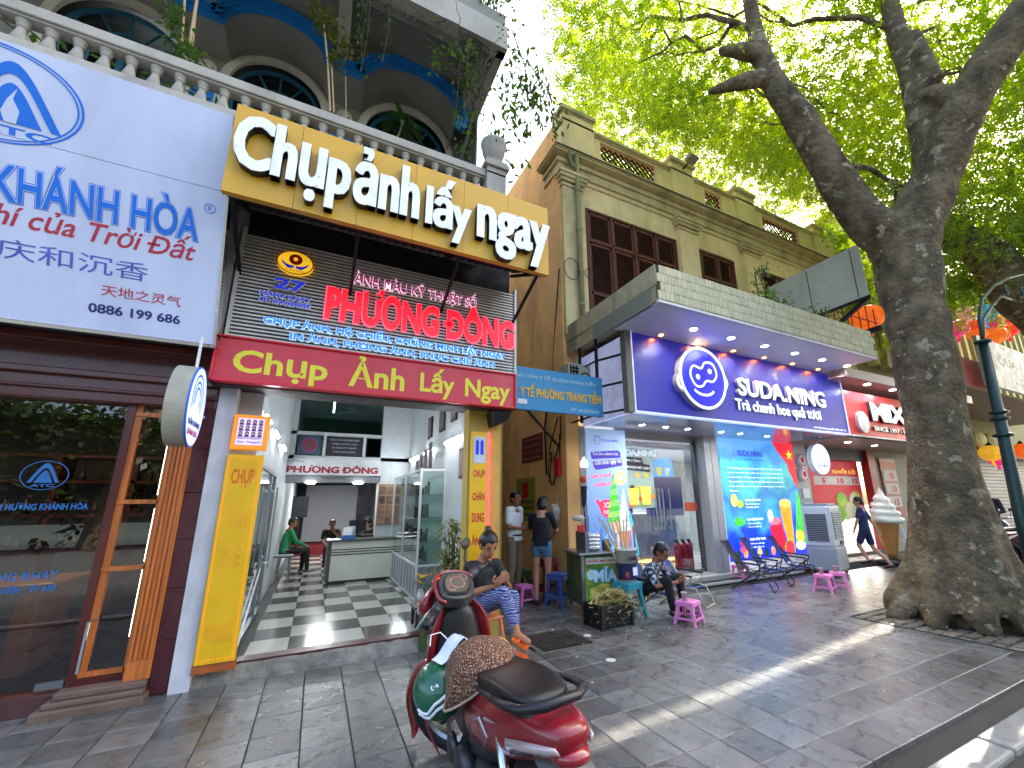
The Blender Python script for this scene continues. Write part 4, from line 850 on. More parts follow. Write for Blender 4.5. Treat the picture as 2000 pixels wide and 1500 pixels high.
# ================================================================ yellow villa
VY = mat('pale yellow villa plaster', '#ecd09c', .8, var=.08, scale=3, bump=.15, bscale=50, dirt='#6f6a45', damt=.45, dscale=1.1)
VT = mat('villa trim', '#ccb98a', .8, var=.1, scale=4, bump=.2, dirt='#3f3c2a', damt=.65, dscale=1.8)
VO = mat('orange flank plaster', '#e8b470', .85, var=.12, scale=3, bump=.25, bscale=25, dirt='#6b4a22', damt=.5, dscale=1.3)
VL = thing('colonial_villa', 'yellow two storey colonial villa with maroon shutters and pierced parapet', 'house', (8.5, 6.3, 0))
b = MB(); zb, zt = 4.5, 8.2
for x0, x1 in ((3.75, 4.36), (6.86, 7.62), (8.84, 9.86), (11.2, 13.6)): b.box(x0, x1, 6.3, 6.6, zb, zt)
for x0, x1 in ((4.36, 6.86), (7.62, 8.84), (9.86, 11.2)): b.box(x0, x1, 6.3, 6.6, 7.47, zt)
b.box(3.75, 13.6, 6.3, 6.5, 3.0, zb)
put('front_wall', b, VY, VL)
put('flank_wall', MB().box(3.735, 4.0, 6.285, 16, -.03, 8.4).add([(3.735,6.35,8.4),(4,6.35,8.4),(4,16,8.4),(3.735,16,8.4),(3.735,6.35,9.45),(4,6.35,9.45),(4,16,9.9),(3.735,16,9.9)], [(4,5,6,7),(0,1,5,4),(1,2,6,5),(2,3,7,6),(3,0,4,7)]), VO, VL)
put('rear_wall', MB().box(1.9, 4, 14, 14.2, -.03, 9), mat('end wall', '#6c5a38', .9, var=.2, dirt='#2c2416'), VL)
def band(x0, x1, z0, z1, p, nm='cornice'):
    f = (6.3-p)/6.3; z0, z1 = 1.5+(z0-1.5)*f, 1.5+(z1-1.5)*f+.002
    put(nm, MB().box(x0-(p if x0 < 4 else 0), x1, 6.3-p, 6.32, z0, z1).box(x0-p, x0-.02, 6.31, 6.9, z0, z1), VT, VL, bevel=.006)
for z0, z1, p in ((8.18, 8.26, .05), (8.26, 8.42, .03), (8.42, 8.5, .08), (8.5, 8.62, .05), (8.62, 8.70, .13), (8.70, 8.78, .19), (8.78, 8.81, .22)): band(3.75, 13.75, z0, z1, p)
put('eaves_tile', MB().box(3.55, 13.8, 6.06, 6.3, 8.545, 8.57), mat('dark cornice cap', '#4a4632', .9, var=.3, dirt='#1e1c14', damt=.7), VL)
# parapet with piers and lattice openings
ops = ((4.7, 6.26), (7.87, 8.48), (10.08, 11.7))
b = MB(); b.box(3.75, 13.5, 6.34, 6.52, 8.81, 8.9); b.box(3.75, 13.5, 6.34, 6.52, 9.36, 9.5)
xs = [3.75]+[v for o_ in ops for v in o_]+[13.5]
for i in range(0, len(xs), 2): b.box(xs[i], xs[i+1], 6.34, 6.52, 8.9, 9.36)
PT = Matrix.Translation((0, -.22, 1.5)) @ Matrix.Diagonal((1, 1, .968, 1)) @ Matrix.Translation((0, 0, -1.5))
put('parapet', b.xf(PT), VY, VL)
put('coping', MB().box(3.7, 13.5, 6.28, 6.58, 9.46, 9.53).box(3.7, 13.5, 6.31, 6.55, 9.42, 9.46).xf(PT), VT, VL, bevel=.008)
for x0, x1 in ((3.72, 4.5), (6.72, 7.45), (8.98, 9.72), (12.4, 13.35)):
    put('pier', MB().box(x0, x1, 6.28, 6.56, 8.81, 9.72).xf(PT), VY, VL); put('pier_cap', MB().box(x0-.05, x1+.05, 6.23, 6.6, 9.72, 9.82).box(x0-.02, x1+.02, 6.26, 6.58, 9.68, 9.72).xf(PT), VT, VL, bevel=.006)
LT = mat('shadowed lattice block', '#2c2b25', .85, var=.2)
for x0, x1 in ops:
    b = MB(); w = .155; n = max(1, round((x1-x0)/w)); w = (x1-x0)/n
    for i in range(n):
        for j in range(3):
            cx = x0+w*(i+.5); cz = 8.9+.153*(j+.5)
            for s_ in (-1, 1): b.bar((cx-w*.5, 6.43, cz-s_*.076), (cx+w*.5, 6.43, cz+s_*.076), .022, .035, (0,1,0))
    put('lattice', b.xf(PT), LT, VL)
# pilasters with capitals
for x0, x1 in ((3.76, 4.22), (6.92, 7.52), (9.2, 9.85)):
    put('pilaster', MB().box(x0, x1, 6.2, 6.299, 4.5, 7.75), VY if x0 > 4 else VT, VL)
    put('capital', MB().box(x0-.03, x1+.03, 6.17, 6.3, 7.88, 7.94).box(x0-.06, x1+.06, 6.14, 6.3, 7.98, 8.05).box(x0-.10, x1+.10, 6.10, 6.3, 8.05, 8.12).box(x0-.13, x1+.13, 6.07, 6.3, 8.12, 8.19).xf(Matrix.Translation((0, 0, 1.5)) @ Matrix.Diagonal((1, 1, .975, 1)) @ Matrix.Translation((0, 0, -1.5))), VT, VL, bevel=.006)
band(4.3, 13.5, 8.02, 8.06, .025, 'fillet')
# shutters
SHM = mat('maroon shutter paint', '#5c2418', .55, var=.15, scale=8, dirt='#2c1712', damt=.35)
def shutter_bay(x0, x1, n, ztop, zmid, zbot):
    win = put('shutter_window', MB().box(x0, x1, 6.42, 6.46, zbot, ztop), mat('dark behind', '#1d0e0c', .8), VL)
    b = MB(); b.box(x0, x1, 6.26, 6.34, ztop-.05, ztop); b.box(x0, x1, 6.26, 6.34, zmid-.05, zmid+.02)
    for i in range(n+1): x = x0+(x1-x0)*i/n; b.box(x-.025, x+.025, 6.26, 6.35, zbot, ztop)
    put('frame', b, SHM, win, bevel=.004)
    for i in range(n):
        a = x0+(x1-x0)*i/n+.03; c_ = x0+(x1-x0)*(i+1)/n-.03
        for (z0, z1) in ((zmid+.03, ztop-.06), (zbot, zmid-.06)):
            b = MB(); b.box(a, a+.05, 6.28, 6.33, z0, z1); b.box(c_-.05, c_, 6.28, 6.33, z0, z1); b.box(a, c_, 6.28, 6.33, z1-.06, z1)
            if z1-z0 > 1: zm = z0+(z1-z0)*.42; b.box(a, c_, 6.28, 6.33, zm, zm+.07)
            put('shutter', b, SHM, win)
            b = MB(); z = z0+.02
            while z < z1-.07: b.add([(a+.05,6.285,z),(c_-.05,6.285,z),(c_-.05,6.325,z+.03),(a+.05,6.325,z+.03),(a+.05,6.285,z+.008),(c_-.05,6.285,z+.008),(c_-.05,6.325,z+.038),(a+.05,6.325,z+.038)], [(0,1,5,4),(4,5,6,7),(3,2,1,0)]); z += .048
            put('louvres', b, SHM, win, kind='stuff')
shutter_bay(4.38, 6.84, 4, 7.44, 6.72, 4.66); shutter_bay(7.64, 8.82, 2, 7.42, 6.72, 4.66); shutter_bay(9.88, 11.15, 2, 7.45, 6.72, 4.66)
# rain pipes and stains on the corner
PM = mat('grey green pipe', '#8b8860', .6, var=.15, dirt='#3a3826', damt=.6)
pp = thing('drain_pipe', 'grey green rain pipe running down the corner pilaster of the yellow villa', 'pipe', (4.05, 6.15, 4.7))
put('pipe', MB().tube([(4.07, 6.12, 8.5), (4.07, 6.12, 4.7)], .05, 12).tube([(3.9, 6.13, 8.6), (3.92, 6.13, 8.3), (4.07, 6.12, 8.1)], .045, 10), PM, pp, smooth=True)
for z in (7.6, 6.7, 5.8, 5.1): put('collar', MB().lathe([(.06, 0), (.062, .05)], 12, (4.07, 6.12, z)), PM, pp)
tag(put('cable_loop', MB().tube([(3.85+.16*math.cos(R(a)), 6.1, 5.8+.22*math.sin(R(a))) for a in range(0, 370, 20)], .008, 6).tube([(4.3+.09*math.cos(R(a)), 6.17, 5.85+.11*math.sin(R(a))) for a in range(30, 400, 20)], .007, 6), mat('black cable', '#15140f', .6)), 'loop of thin black cable hanging on the corner pilaster of the villa', 'cable')
put('upper_rear', MB().box(3.9, 13.6, 9.5, 9.8, 3, 9.0), VY, VL)
# ---- concrete canopy over the drinks shop
CN = thing('concrete_canopy', 'thick stained concrete canopy faced with small yellow bricks over the drinks shop', 'canopy', (6.5, 4.5, 4.1))
CM = mat('stained canopy concrete', '#a99f7c', .9, var=.15, bump=.4, bscale=25, dirt='#2e2a20', damt=.75, dscale=1.6)
b = MB(); b.box(3.83, 9.3, 3.9, 6.3, 4.2, 4.62); b.add([(3.80,3.9,4.13),(3.83,3.9,4.13),(3.83,6.3,4.13),(3.80,6.3,4.13),(3.80,3.9,4.66),(3.83,3.9,4.66),(3.83,6.3,4.66),(3.80,6.3,4.66)], [(3,2,1,0),(4,5,6,7),(0,1,5,4),(1,2,6,5),(2,3,7,6),(3,0,4,7)])
b.box(9.3, 9.33, 3.9, 6.3, 4.13, 4.66)
put('slab', b, CM, CN)
BM_ = mat('small yellow facing brick', '#d8cfa8', .85, var=.2, scale=14, bump=.5, bscale=60, dirt='#2b281c', damt=.75, dscale=4, rnd=.1)
put('mortar', MB().box(3.80, 9.33, 3.88, 3.9, 4.14, 4.66), mat('dark mortar', '#3a3626', .95, var=.3), CN)
bw = 5.53/44; bme = MB().box(-bw/2+.0035, bw/2-.0035, -.022, 0, -.062, .062).mesh('brick'); bme.materials.append(BM_)
for j in range(4):
    for i in range(44):
        x = 3.80+bw*(i+.5)+(bw*.4 if j % 2 else 0)
        if x > 9.3: continue
        o = bpy.data.objects.new('brick', bme); COL.objects.link(o); o.parent = CN; o.matrix_parent_inverse = Matrix.Translation((-6.5, -4.5, -4.1)); o.location = (x, 3.88+random.uniform(-.004, .004), 4.205+.13*j); o.rotation_euler = (0, random.uniform(-.015, .015), 0)
put('rendered_return', MB().box(3.785, 3.80, 3.88, 6.3, 4.36, 4.66), CM, CN)
put('grey_return', MB().box(3.775, 3.80, 4.0, 5.4, 4.10, 4.36), mat('grey green sheet', '#757a6c', .6, var=.08), CN)
SOF = mat('white soffit', '#c9cbdc', .4, var=.03)
put('soffit', MB().box(3.83, 9.3, 3.9, 4.9, 4.10, 4.13), SOF, CN); put('soffit_edge', MB().box(3.80, 9.33, 3.87, 3.91, 4.10, 4.14).box(6.4, 6.405, 3.9, 4.9, 4.095, 4.10), WHITE, CN)
WL = mat('lit white downlight', '#f6f8ff', .5, emit=12, var=0); WW = mat('lit warm downlight', '#ffb43c', .5, emit=14, var=0)
def downlight(x, y, z, m, label, r=.05, grp=None, spot=0, col=(1,1,1)):
    t = thing('downlight', label, 'light', (x, y, z), group=grp, local=True); put('lens', MB().lathe([(r, -.006), (0, -.006)], 16), m, t); put('rim', MB().lathe([(r+.012, -.002), (r+.01, -.01), (r, -.007), (r, 0)], 16), WHITE, t)
    if spot:
        l = bpy.data.lights.new('downlight', 'SPOT'); l.energy = spot; l.spot_size = R(130); l.spot_blend = .8; l.color = col; l.shadow_soft_size = .05; o = bpy.data.objects.new('downlight_beam', l); COL.objects.link(o); o.location = (x, y, z-.03)
for k in range(6): downlight(4.95+k*.85, 4.35, 4.10, WL, f"round white downlight in the outer canopy row, {['first from the left','second from the left','third from the left','fourth from the left','fifth from the left','rightmost'][k]}", .05, 'white downlights of the outer canopy row', 5, (.95,.97,1))
for k in range(6): downlight(4.65+k*.85, 4.75, 4.10, WW, f"warm yellow spot above the blue sign, {['first from the left','second from the left','third from the left','fourth from the left','fifth from the left','rightmost'][k]}", .03, 'warm downlights above the blue sign', 5, (1,.75,.3))
# plants on the canopy
for k, (x, y, n, h, sp) in enumerate(((6.35, 4.0, 120, .75, .12), (7.25, 4.3, 180, .5, .2), (8.5, 4.2, 150, .45, .25), (8.0, 4.15, 60, .3, .2))):
    t = thing('wild_plant', ['tall spindly green sapling growing on the front edge of the canopy', 'bushy dark plant with arching stems in the middle of the canopy top', 'sprawling low shrub on the canopy beside the grey panel', 'small weedy tuft growing on the canopy edge'][k], 'plant', (x, y, 4.64))
    lb = MB()
    for q in range(5): lb.tube([(x, y, 4.64), (x+random.uniform(-sp, sp)*.5, y, 4.64+h*.6), (x+random.uniform(-sp, sp), y+random.uniform(-.1, .1), 4.64+h)], .007, 5)
    put('stem', lb, bark, t); lb = MB()
    for q in range(8): leafcluster(lb, (x+random.uniform(-sp, sp), y+random.uniform(-.08, .08), 4.68+h*random.uniform(.05, 1)), n//8, (sp*.5, .06, .07), .09, .02, .2)
    put('foliage', lb, leafmat('weed leaf', '#3c5a24', '#5b7a34', .4) if k else leafmat('fresh leaf', '#3f6a28', '#5a8a3c', .4), t)
tag(put('bent_rod', MB().tube([(8.1, 4.9, 4.6), (8.0, 5.2, 5.8), (8.3, 5.4, 6.5), (9.0, 5.6, 6.9)], .014), mat('rusty rod', '#3a2a20', .8)), 'thin dark bent rod arching up beside the second pilaster', 'rod')
b = MB()
for k in range(6): b.tube([(9.6+k*.35, 4.6, 4.9), (9.62+k*.35, 4.6, 5.9)], .012, 5)
b.tube([(9.5, 4.6, 5.5), (11.5, 4.6, 5.55)], .012, 5)
t = thing('spiked_railing', 'rusty spiked rod railing behind the grey panel above the canopy', 'railing', (10.5, 4.6, 4.9)); put('bars', b, mat('rust', '#5c3020', .8, var=.3), t)
# grey back of a projecting sign
t = thing('projecting_sign', 'large plain grey back of a projecting sign panel with dark streaked seams', 'sign', (9.3, 4.7, 5.4))
GP_ = mat('grey sheet', '#c0c0b8', .6, var=.06, dirt='#4d5752', damt=.3)
put('sheet', MB().box(9.3, 9.33, 4.85, 5.8, 5.40, 6.55).box(9.3, 9.33, 3.95, 4.845, 5.40, 6.55).box(9.3, 9.33, 3.78, 3.945, 5.40, 6.55), GP_, t); put('seam', MB().box(9.295, 9.30, 4.84, 4.855, 5.45, 6.5).box(9.295, 9.30, 3.94, 3.955, 5.45, 6.5), mat('rust seam', '#2d2a26', .9), t); put('strut', MB().bar((9.35, 5.2, 4.66), (9.35, 3.8, 5.38), .07, .07).bar((9.35, 4.9, 4.68), (9.35, 3.7, 4.70), .08, .1).bar((9.3, 5.8, 5.38), (9.3, 3.75, 5.38), .05, .05), DARK, t)
# side structure left of the blue sign: dark recess, AC unit, frame
t = thing('steel_frame', 'grey steel frame standing beside the dark recess left of the blue sign', 'frame', (4.0, 5, 2.8))
put('post', MB().box(3.98, 4.10, 4.84, 4.96, 2.80, 4.13), mat('grey green steel', '#6b6c62', .6, .2, var=.1), t); put('post', MB().box(3.82, 3.86, 5.4, 5.44, 2.8, 4.13).box(3.82, 3.86, 5.9, 5.94, 2.8, 4.13), DARK, t)
b = MB()
for z in (2.86, 3.3, 3.75): b.bar((3.85, 5.42, z), (4.05, 4.9, z), .03, .03); b.bar((3.84, 5.42, z), (3.84, 6.25, z), .025, .025)
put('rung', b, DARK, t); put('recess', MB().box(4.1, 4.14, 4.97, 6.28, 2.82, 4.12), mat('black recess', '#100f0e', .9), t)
t = thing('air_conditioner', 'white outdoor air conditioner unit in the dark recess above the medical sign', 'air conditioner', (3.72, 5.75, 3.4))
put('casing', MB().box(3.50, 3.95, 5.75, 6.05, 3.28, 3.78), mat('ac white', '#a9a99c', .5, var=.06, dirt='#55524a', damt=.5), t, bevel=.015); b = MB()
for k in range(7): b.box(3.53, 3.70, 5.735, 5.75, 3.32+k*.06, 3.345+k*.06)
for k in range(3): b.box(3.53+k*.06, 3.545+k*.06, 5.73, 5.75, 3.3, 3.74)
put('grille', b, DARK, t); put('fan_ring', MB().ringz(3.83, 3.53, .11, .09, 5.75, .01, 24).ringz(3.83, 3.53, .05, .035, 5.75, .01, 16), BLACK, t)
# medical sign
t = thing('clinic_sign', 'light blue clinic signboard with yellow lettering fixed between the two houses', 'sign', (3, 5.3, 2.8))
MBl = mat('clinic sign blue', '#2a86b4', .5, var=.05, dirt='#1f5f80', damt=.3); MY = mat('clinic yellow', '#d8a82c', .5)
x0, x1, z0, z1 = 2.05, 3.84, 2.79, 3.42
put('panel', MB().box(x0, x1, 5.3, 5.36, z0, z1), MBl, t)
T('TRUNG TÂM Y TẾ QUẬN HOÀN KIẾM', 2.18, 3.72, 3.25, 3.34, 5.3, mat('clinic pale print', '#9fc0c8', .5), t, bold=.02); T('Y TẾ PHƯỜNG TRÀNG TIỀN', 2.40, 3.80, 2.98, 3.19, 5.3, MY, t, bold=.04, ext=.01); T('ĐT: 04.38252243', 3.25, 3.76, 2.83, 2.88, 5.3, MATS['clinic pale print'], t, bold=.02)
put('sticker', MB().box(2.37, 2.52, 5.295, 5.3, 2.87, 2.94), WHITE, t); put('bracket', MB().bar((2.5, 5.36, 2.85), (3.75, 6.6, 2.5), .03, .03).bar((2.2, 5.36, 2.8), (2.0, 5.8, 2.4), .03, .03), DARK, t)
# ---- things on the orange flank wall (plane x = 3.75)
def onflank(name, label, cat, y0, y1, z0, z1, m, d=.02):
    t = thing(name, label, cat, (3.75, (y0+y1)/2, z0)); put('body', MB().box(3.75-d, 3.748, y0, y1, z0, z1), m, t, bevel=.004 if d > .03 else 0); return t
t = onflank('notice_board', 'faded maroon notice board with pale lettering on the orange alley wall', 'sign', 7.15, 8.1, 2.30, 2.83, mat('faded maroon board', '#6e2420', .6, var=.1))
for k, s_ in enumerate(('CƠ SỞ ĐÀO TẠO NGHỀ', 'HÀNG KHAY', 'TRÀNG TIỀN - HÀ NỘI', '0243.9 362020')):
    T(s_, 8.0, 7.25, 2.72-k*.125, 2.77-k*.125, 3.73, mat('faded cream print', '#a08068', .6), t, face='-x', bold=.02)
t = onflank('poster', 'yellow green poster with red heart on the alley wall behind the standing man', 'poster', 7.5, 8.4, 1.15, 2.0, mat('olive poster', '#8f8a2e', .6, var=.1)); put('heart', MB().box(3.728, 3.73, 7.8, 8.1, 1.6, 1.9), PRINTR, t); put('stripe', MB().box(3.728, 3.73, 7.6, 8.3, 1.5, 1.55).box(3.728, 3.73, 7.6, 8.3, 1.38, 1.43).box(3.728, 3.73, 7.6, 8.3, 1.26, 1.31), mat('olive dark print', '#4e5a20', .6), t)
t = onflank('alarm_box', 'small red fire alarm box on the alley wall beside the ice cream poster', 'box', 6.45, 6.62, 1.95, 2.25, PRINTR, .08)
t = thing('wall_lamp', 'white bulb lamp hanging on a cable left of the ice cream poster', 'lamp', (4.0, 6.15, 2.1)); put('bulb', MB().lathe([(.02, .16), (.03, .12), (.065, .08), (.075, .0), (.05, -.02), (0, -.03)], 16, (4.0, 6.15, 2.1)), mat('white glass bulb', '#d8d8d0', .3, emit=.3), t, smooth=True)
wire = MB()
wire.tube([(3.73, 6.9, 3.9), (3.72, 6.95, 3.2), (3.70, 7.0, 2.9), (3.72, 7.0, 2.0)], .02); wire.tube([(3.7, 6.5, 3.0), (3.65, 6.7, 2.5), (3.68, 6.8, 2.35), (3.7, 6.6, 2.3), (3.72, 6.45, 2.6), (3.7, 6.4, 3.0)], .013)
wire.tube([(3.72, 6.8, 2.4), (3.68, 6.85, 2.1), (3.66, 6.78, 1.85), (3.7, 6.7, 1.8), (3.72, 6.65, 2.0), (3.72, 6.68, 2.3)], .012); wire.tube([(3.72, 6.78, 2.3), (3.7, 6.83, 2.0), (3.69, 6.75, 1.8), (3.72, 6.7, 1.9)], .012)
wire.tube([(1.9, 5.8, 3.45), (2.6, 6.0, 3.35), (3.3, 6.3, 3.4), (3.72, 6.6, 3.5), (3.74, 6.7, 4.2), (3.72, 6.35, 5.9)], .012); wire.tube([(3.74, 7.4, 6.0), (3.74, 7.6, 4.4), (3.74, 7.7, 3.4)], .007)
wire.tube([(3.74, 6.5, 2.7), (3.74, 6.5, 2.2)], .022)
tag(put('cable_bundle', wire, MATS['black cable']), 'tangle of dark cables and conduit drooping on the orange alley wall', 'cables')
t = thing('water_pipe', 'rusty vertical pipe on the orange wall behind the man in white', 'pipe', (3.7, 9.6, 0)); put('pipe', MB().tube([(3.70, 9.7, 3.0), (3.70, 9.7, 0)], .05, 10), mat('pale rusty pipe', '#8a7350', .7, var=.3, dirt='#4a2c18', damt=.6), t, smooth=True); put('elbow', MB().tube([(3.70, 9.7, 2.6), (3.7, 9.6, 2.9), (3.6, 8.9, 3.6)], .045), MATS['pale rusty pipe'], t)
t = thing('plastic_bag', 'clear plastic bags hanging on the alley wall beside the standing woman', 'bag', (3.6, 6.45, 1.3)); bb = MB()
for k in range(6): bb.ball((3.6+random.uniform(-.05, .05), 6.45+random.uniform(-.07, .07), 1.36+random.uniform(-.12, .10)), (.065, .07, .10), 9, 7)
bb.tube([(3.62, 6.45, 1.45), (3.72, 6.5, 1.95)], .012); put('bag', fuse(bb, .02, 1), mat('milky plastic', '#a39c8c', .3, var=.3, scale=20, bump=.8, bscale=18), t)
# ================================================================ SUDA drinks shop
SS = thing('shop_sign', 'deep blue illuminated drinks shop sign with round white lined face emblem', 'sign', (7, 4.86, 2.82))
SBm = mat('deep blue sign face', '#1a1c80', .35, var=.03, emit=.10)
put('face', MB().box(4.12, 9.84, 4.86, 4.95, 2.83, 4.09), SBm, SS)
put('frame', MB().box(4.10, 4.125, 4.845, 6.3, 2.81, 4.10).box(4.10, 9.86, 4.845, 4.95, 2.805, 2.83).box(9.84, 9.86, 4.845, 5.0, 2.81, 4.10), mat('lit sign edge', '#c8d2ff', .4, emit=.1), SS)
GWH = mat('lit white letters', '#dfe6ee', .4, emit=.16, var=0); GRT = mat('letter side grey', '#8f93a8', .5); FB = mat('emblem blue', '#0a0ad8', .35, emit=.2, var=0)
cx, cz = 5.52, 3.49; r0 = .54; EX = 1.0
fc = put('emblem', MB().poly(ell(cx, cz, r0, r0, 48), 4.86, .10).poly(ell(cx-.47, cz-.12, .13, .17, 20), 4.86, .09).poly(ell(cx+.47, cz-.02, .13, .17, 20), 4.86, .09), GRT, SS)
put('emblem_rim', MB().ringz(cx, cz, r0, r0-.045, 4.76, .012, 64).ringz(cx-.47, cz-.12, .13, .09, 4.77, .008, 28, a0=90, a1=270).ringz(cx+.47, cz-.02, .13, .09, 4.77, .008, 28, a0=-95, a1=85), GWH, SS)
put('emblem_disc', MB().poly(ell(cx, cz, r0-.045, r0-.045, 48), 4.76, .006), FB, SS)
def outline(pts, w, y, d, closed=True):
    m = MB(); n = len(pts); P = []; 
    for i in range(n):
        p = Vector(pts[(i-1) % n] if closed or i > 0 else pts[0]); q = Vector(pts[(i+1) % n] if closed or i < n-1 else pts[-1]); t = (q-p).normalized(); nn = Vector((-t.y, t.x))*w/2; c = Vector(pts[i]); P.append([(c.x-nn.x, y-d, c.y-nn.y), (c.x+nn.x, y-d, c.y+nn.y)])
    if closed: P.append(P[0])
    m.loft(P, False, False); return m
def smoothpts(ctrl, n=6):
    out = []; m = len(ctrl)
    for i in range(m):
        p0, p1, p2, p3 = (Vector(ctrl[(i+k-1) % m]) for k in range(4))
        for j in range(n):
            t = j/n; out.append(tuple(.5*((2*p1)+(p2-p0)*t+(2*p0-5*p1+4*p2-p3)*t*t+(3*p1-p0-3*p2+p3)*t**3)))
    return out
mask = smoothpts([(cx-.30, cz+.02), (cx-.22, cz+.18), (cx-.04, cz+.16), (cx+.06, cz+.27), (cx+.24, cz+.27), (cx+.32, cz+.10), (cx+.22, cz-.04), (cx+.06, cz-.05), (cx-.05, cz-.15), (cx-.20, cz-.15)])
put('emblem_mask', outline(mask, .035, 4.752, .003), GWH, SS)
put('emblem_eye', MB().poly(ell(cx-.13, cz+.0, .045, .045, 18), 4.752, .003).poly(ell(cx+.16, cz+.13, .045, .045, 18), 4.752, .003), GWH, SS)
put('emblem_smile', outline([(cx-.02+.24*math.cos(R(a)), cz-.17+.13*math.sin(R(a))) for a in range(205, 345, 8)], .04, 4.752, .003, False), GWH, SS)
def suda(body, x0, x1, z0, z1, bo, dp=.06):
    T(body, x0, x1, z0, z1, 4.86, GRT, SS, ext=dp, bold=bo, name='letter_return'); T(body, x0, x1, z0, z1, 4.86-dp, GWH, SS, ext=.006, bold=bo, name='raised_letters')
suda('SUDA.NING', 6.42, 9.05, 3.30, 3.63, .022); suda('Trà chanh hoa quả tươi', 6.34, 8.86, 2.98, 3.26, .02, .03); T('Liên hệ nhượng quyền: 0888 146 111', 8.62, 9.74, 2.86, 2.92, 4.86, GWH, SS, bold=.01)
DS = thing('drinks_shop', 'drinks shop front with grey columns, glass doors and lit ceiling strip', 'shop', (7, 6.4, 0))
GC = mat('light grey cladding', '#9b9c9c', .35, .15, var=.04, dirt='#6f6f6c', damt=.2)
put('ceiling', MB().box(4.12, 9.86, 4.95, 6.9, 2.815, 2.84), mat('glossy lilac ceiling', '#aab0d0', .12, .3, var=.03), DS)
for k in range(6):
    downlight(4.95+.55*k+(.35 if k > 2 else 0)+(.3 if k > 4 else 0), 5.7, 2.815, WL, f"round downlight in the glossy shop ceiling, {['first from the left','second from the left','third from the left','fourth from the left','fifth from the left','rightmost'][k]}", .045, 'downlights in the drinks shop ceiling', 6, (.95,.97,1))
put('column', MB().box(7.06, 7.44, 6.26, 6.6, .13, 2.815), GC, DS, bevel=.005); put('column', MB().box(7.02, 7.06, 6.5, 6.6, .13, 2.76).box(7.24, 7.246, 6.255, 6.26, .13, 2.81), mat('joint grey', '#4a4b4c', .5), DS)
put('column', MB().box(10.04, 10.55, 6.26, 6.6, .13, 3.0), GC, DS, bevel=.005)
put('transom', MB().box(5.0, 7.06, 6.5, 6.6, 2.55, 2.66).box(5.0, 7.06, 6.52, 6.58, 2.7, 2.815), GC, DS)
put('side_wall', MB().box(4.0, 4.12, 6.27, 6.9, .0, 2.82), GC, DS)
put('interior_wall', MB().box(4.1, 10.6, 10.4, 10.5, 0, 2.8).box(10.5, 10.6, 6.6, 10.5, 0, 2.8).box(4.1, 4.2, 6.6, 10.5, 0, 2.8), mat('pale interior', '#b9bbb8', .5), DS)
put('interior_ceiling', MB().box(4.1, 10.6, 6.9, 10.5, 2.75, 2.8), mat('interior ceiling', '#c4c6cc', .5), DS); put('interior_floor', MB().box(4.1, 10.6, 6.3, 10.5, .0, .13), mat('pale floor', '#a8a69c', .3, var=.1), DS)
put('plinth', MB().box(4.12, 10.6, 6.1, 6.3, -.03, .12), mat('white marble sill', '#a9aaa4', .4, var=.1, dirt='#6c6a62', damt=.3), DS)
put('curb', MB().box(5.9, 10.9, 5.98, 6.1, -.03, .05), mat('dark step', '#2e2d2b', .8, var=.2), DS); put('edge_strip', MB().box(6.3, 9.3, 5.93, 5.98, .0, .035), mat('pale edge strip', '#b0b0aa', .5, var=.1), DS)
IL = bpy.data.lights.new('shop_light', 'AREA'); IL.energy = 45; IL.size = 3; IL.size_y = 2; IL.shape = 'RECTANGLE'; o = bpy.data.objects.new('shop_light', IL); COL.objects.link(o); o.location = (7.2, 8.6, 2.7)
# doors
t = thing('glass_door', 'double glass door of the drinks shop with two pairs of steel pull bars', 'door', (6, 6.55, .13)); DG = glass('door glass', (.8, .84, .86), 1.6)
put('pane', MB().box(5.05, 5.95, 6.55, 6.56, .15, 2.55), DG, t); put('pane', MB().box(5.96, 7.0, 6.55, 6.56, .15, 2.55), DG, t)
b = MB()
for x in (5.84, 5.93, 6.03, 6.2): b.tube([(x, 6.48, .95), (x, 6.48, 1.75)], .014); b.tube([(x, 6.48, 1.0), (x, 6.55, 1.0)], .01); b.tube([(x, 6.48, 1.7), (x, 6.55, 1.7)], .01)
put('pull_bar', b, CHROME, t); put('rail', MB().box(5.03, 7.03, 6.53, 6.58, .13, .18).box(5.0, 5.04, 6.5, 6.58, .13, 2.55), STEEL, t)
put('sticker', MB().box(6.66, 7.0, 6.54, 6.55, 1.30, 1.47), mat('orange sticker', '#b4482c', .5), t); put('sticker', MB().box(6.68, 6.92, 6.54, 6.55, 1.52, 1.85), mat('grey sticker', '#a09a98', .5), t)
t = thing('lit_name', 'glowing white shop name hung high inside the drinks shop glass', 'sign', (5.7, 6.8, 2.5)); T('SUDA.NING', 5.2, 6.2, 2.40, 2.54, 6.8, GWH, t, bold=.04, ext=.02); put('bracket', MB().box(5.2, 6.2, 6.82, 6.84, 2.38, 2.56), mat('pale plate', '#b8bcc4', .5), t)
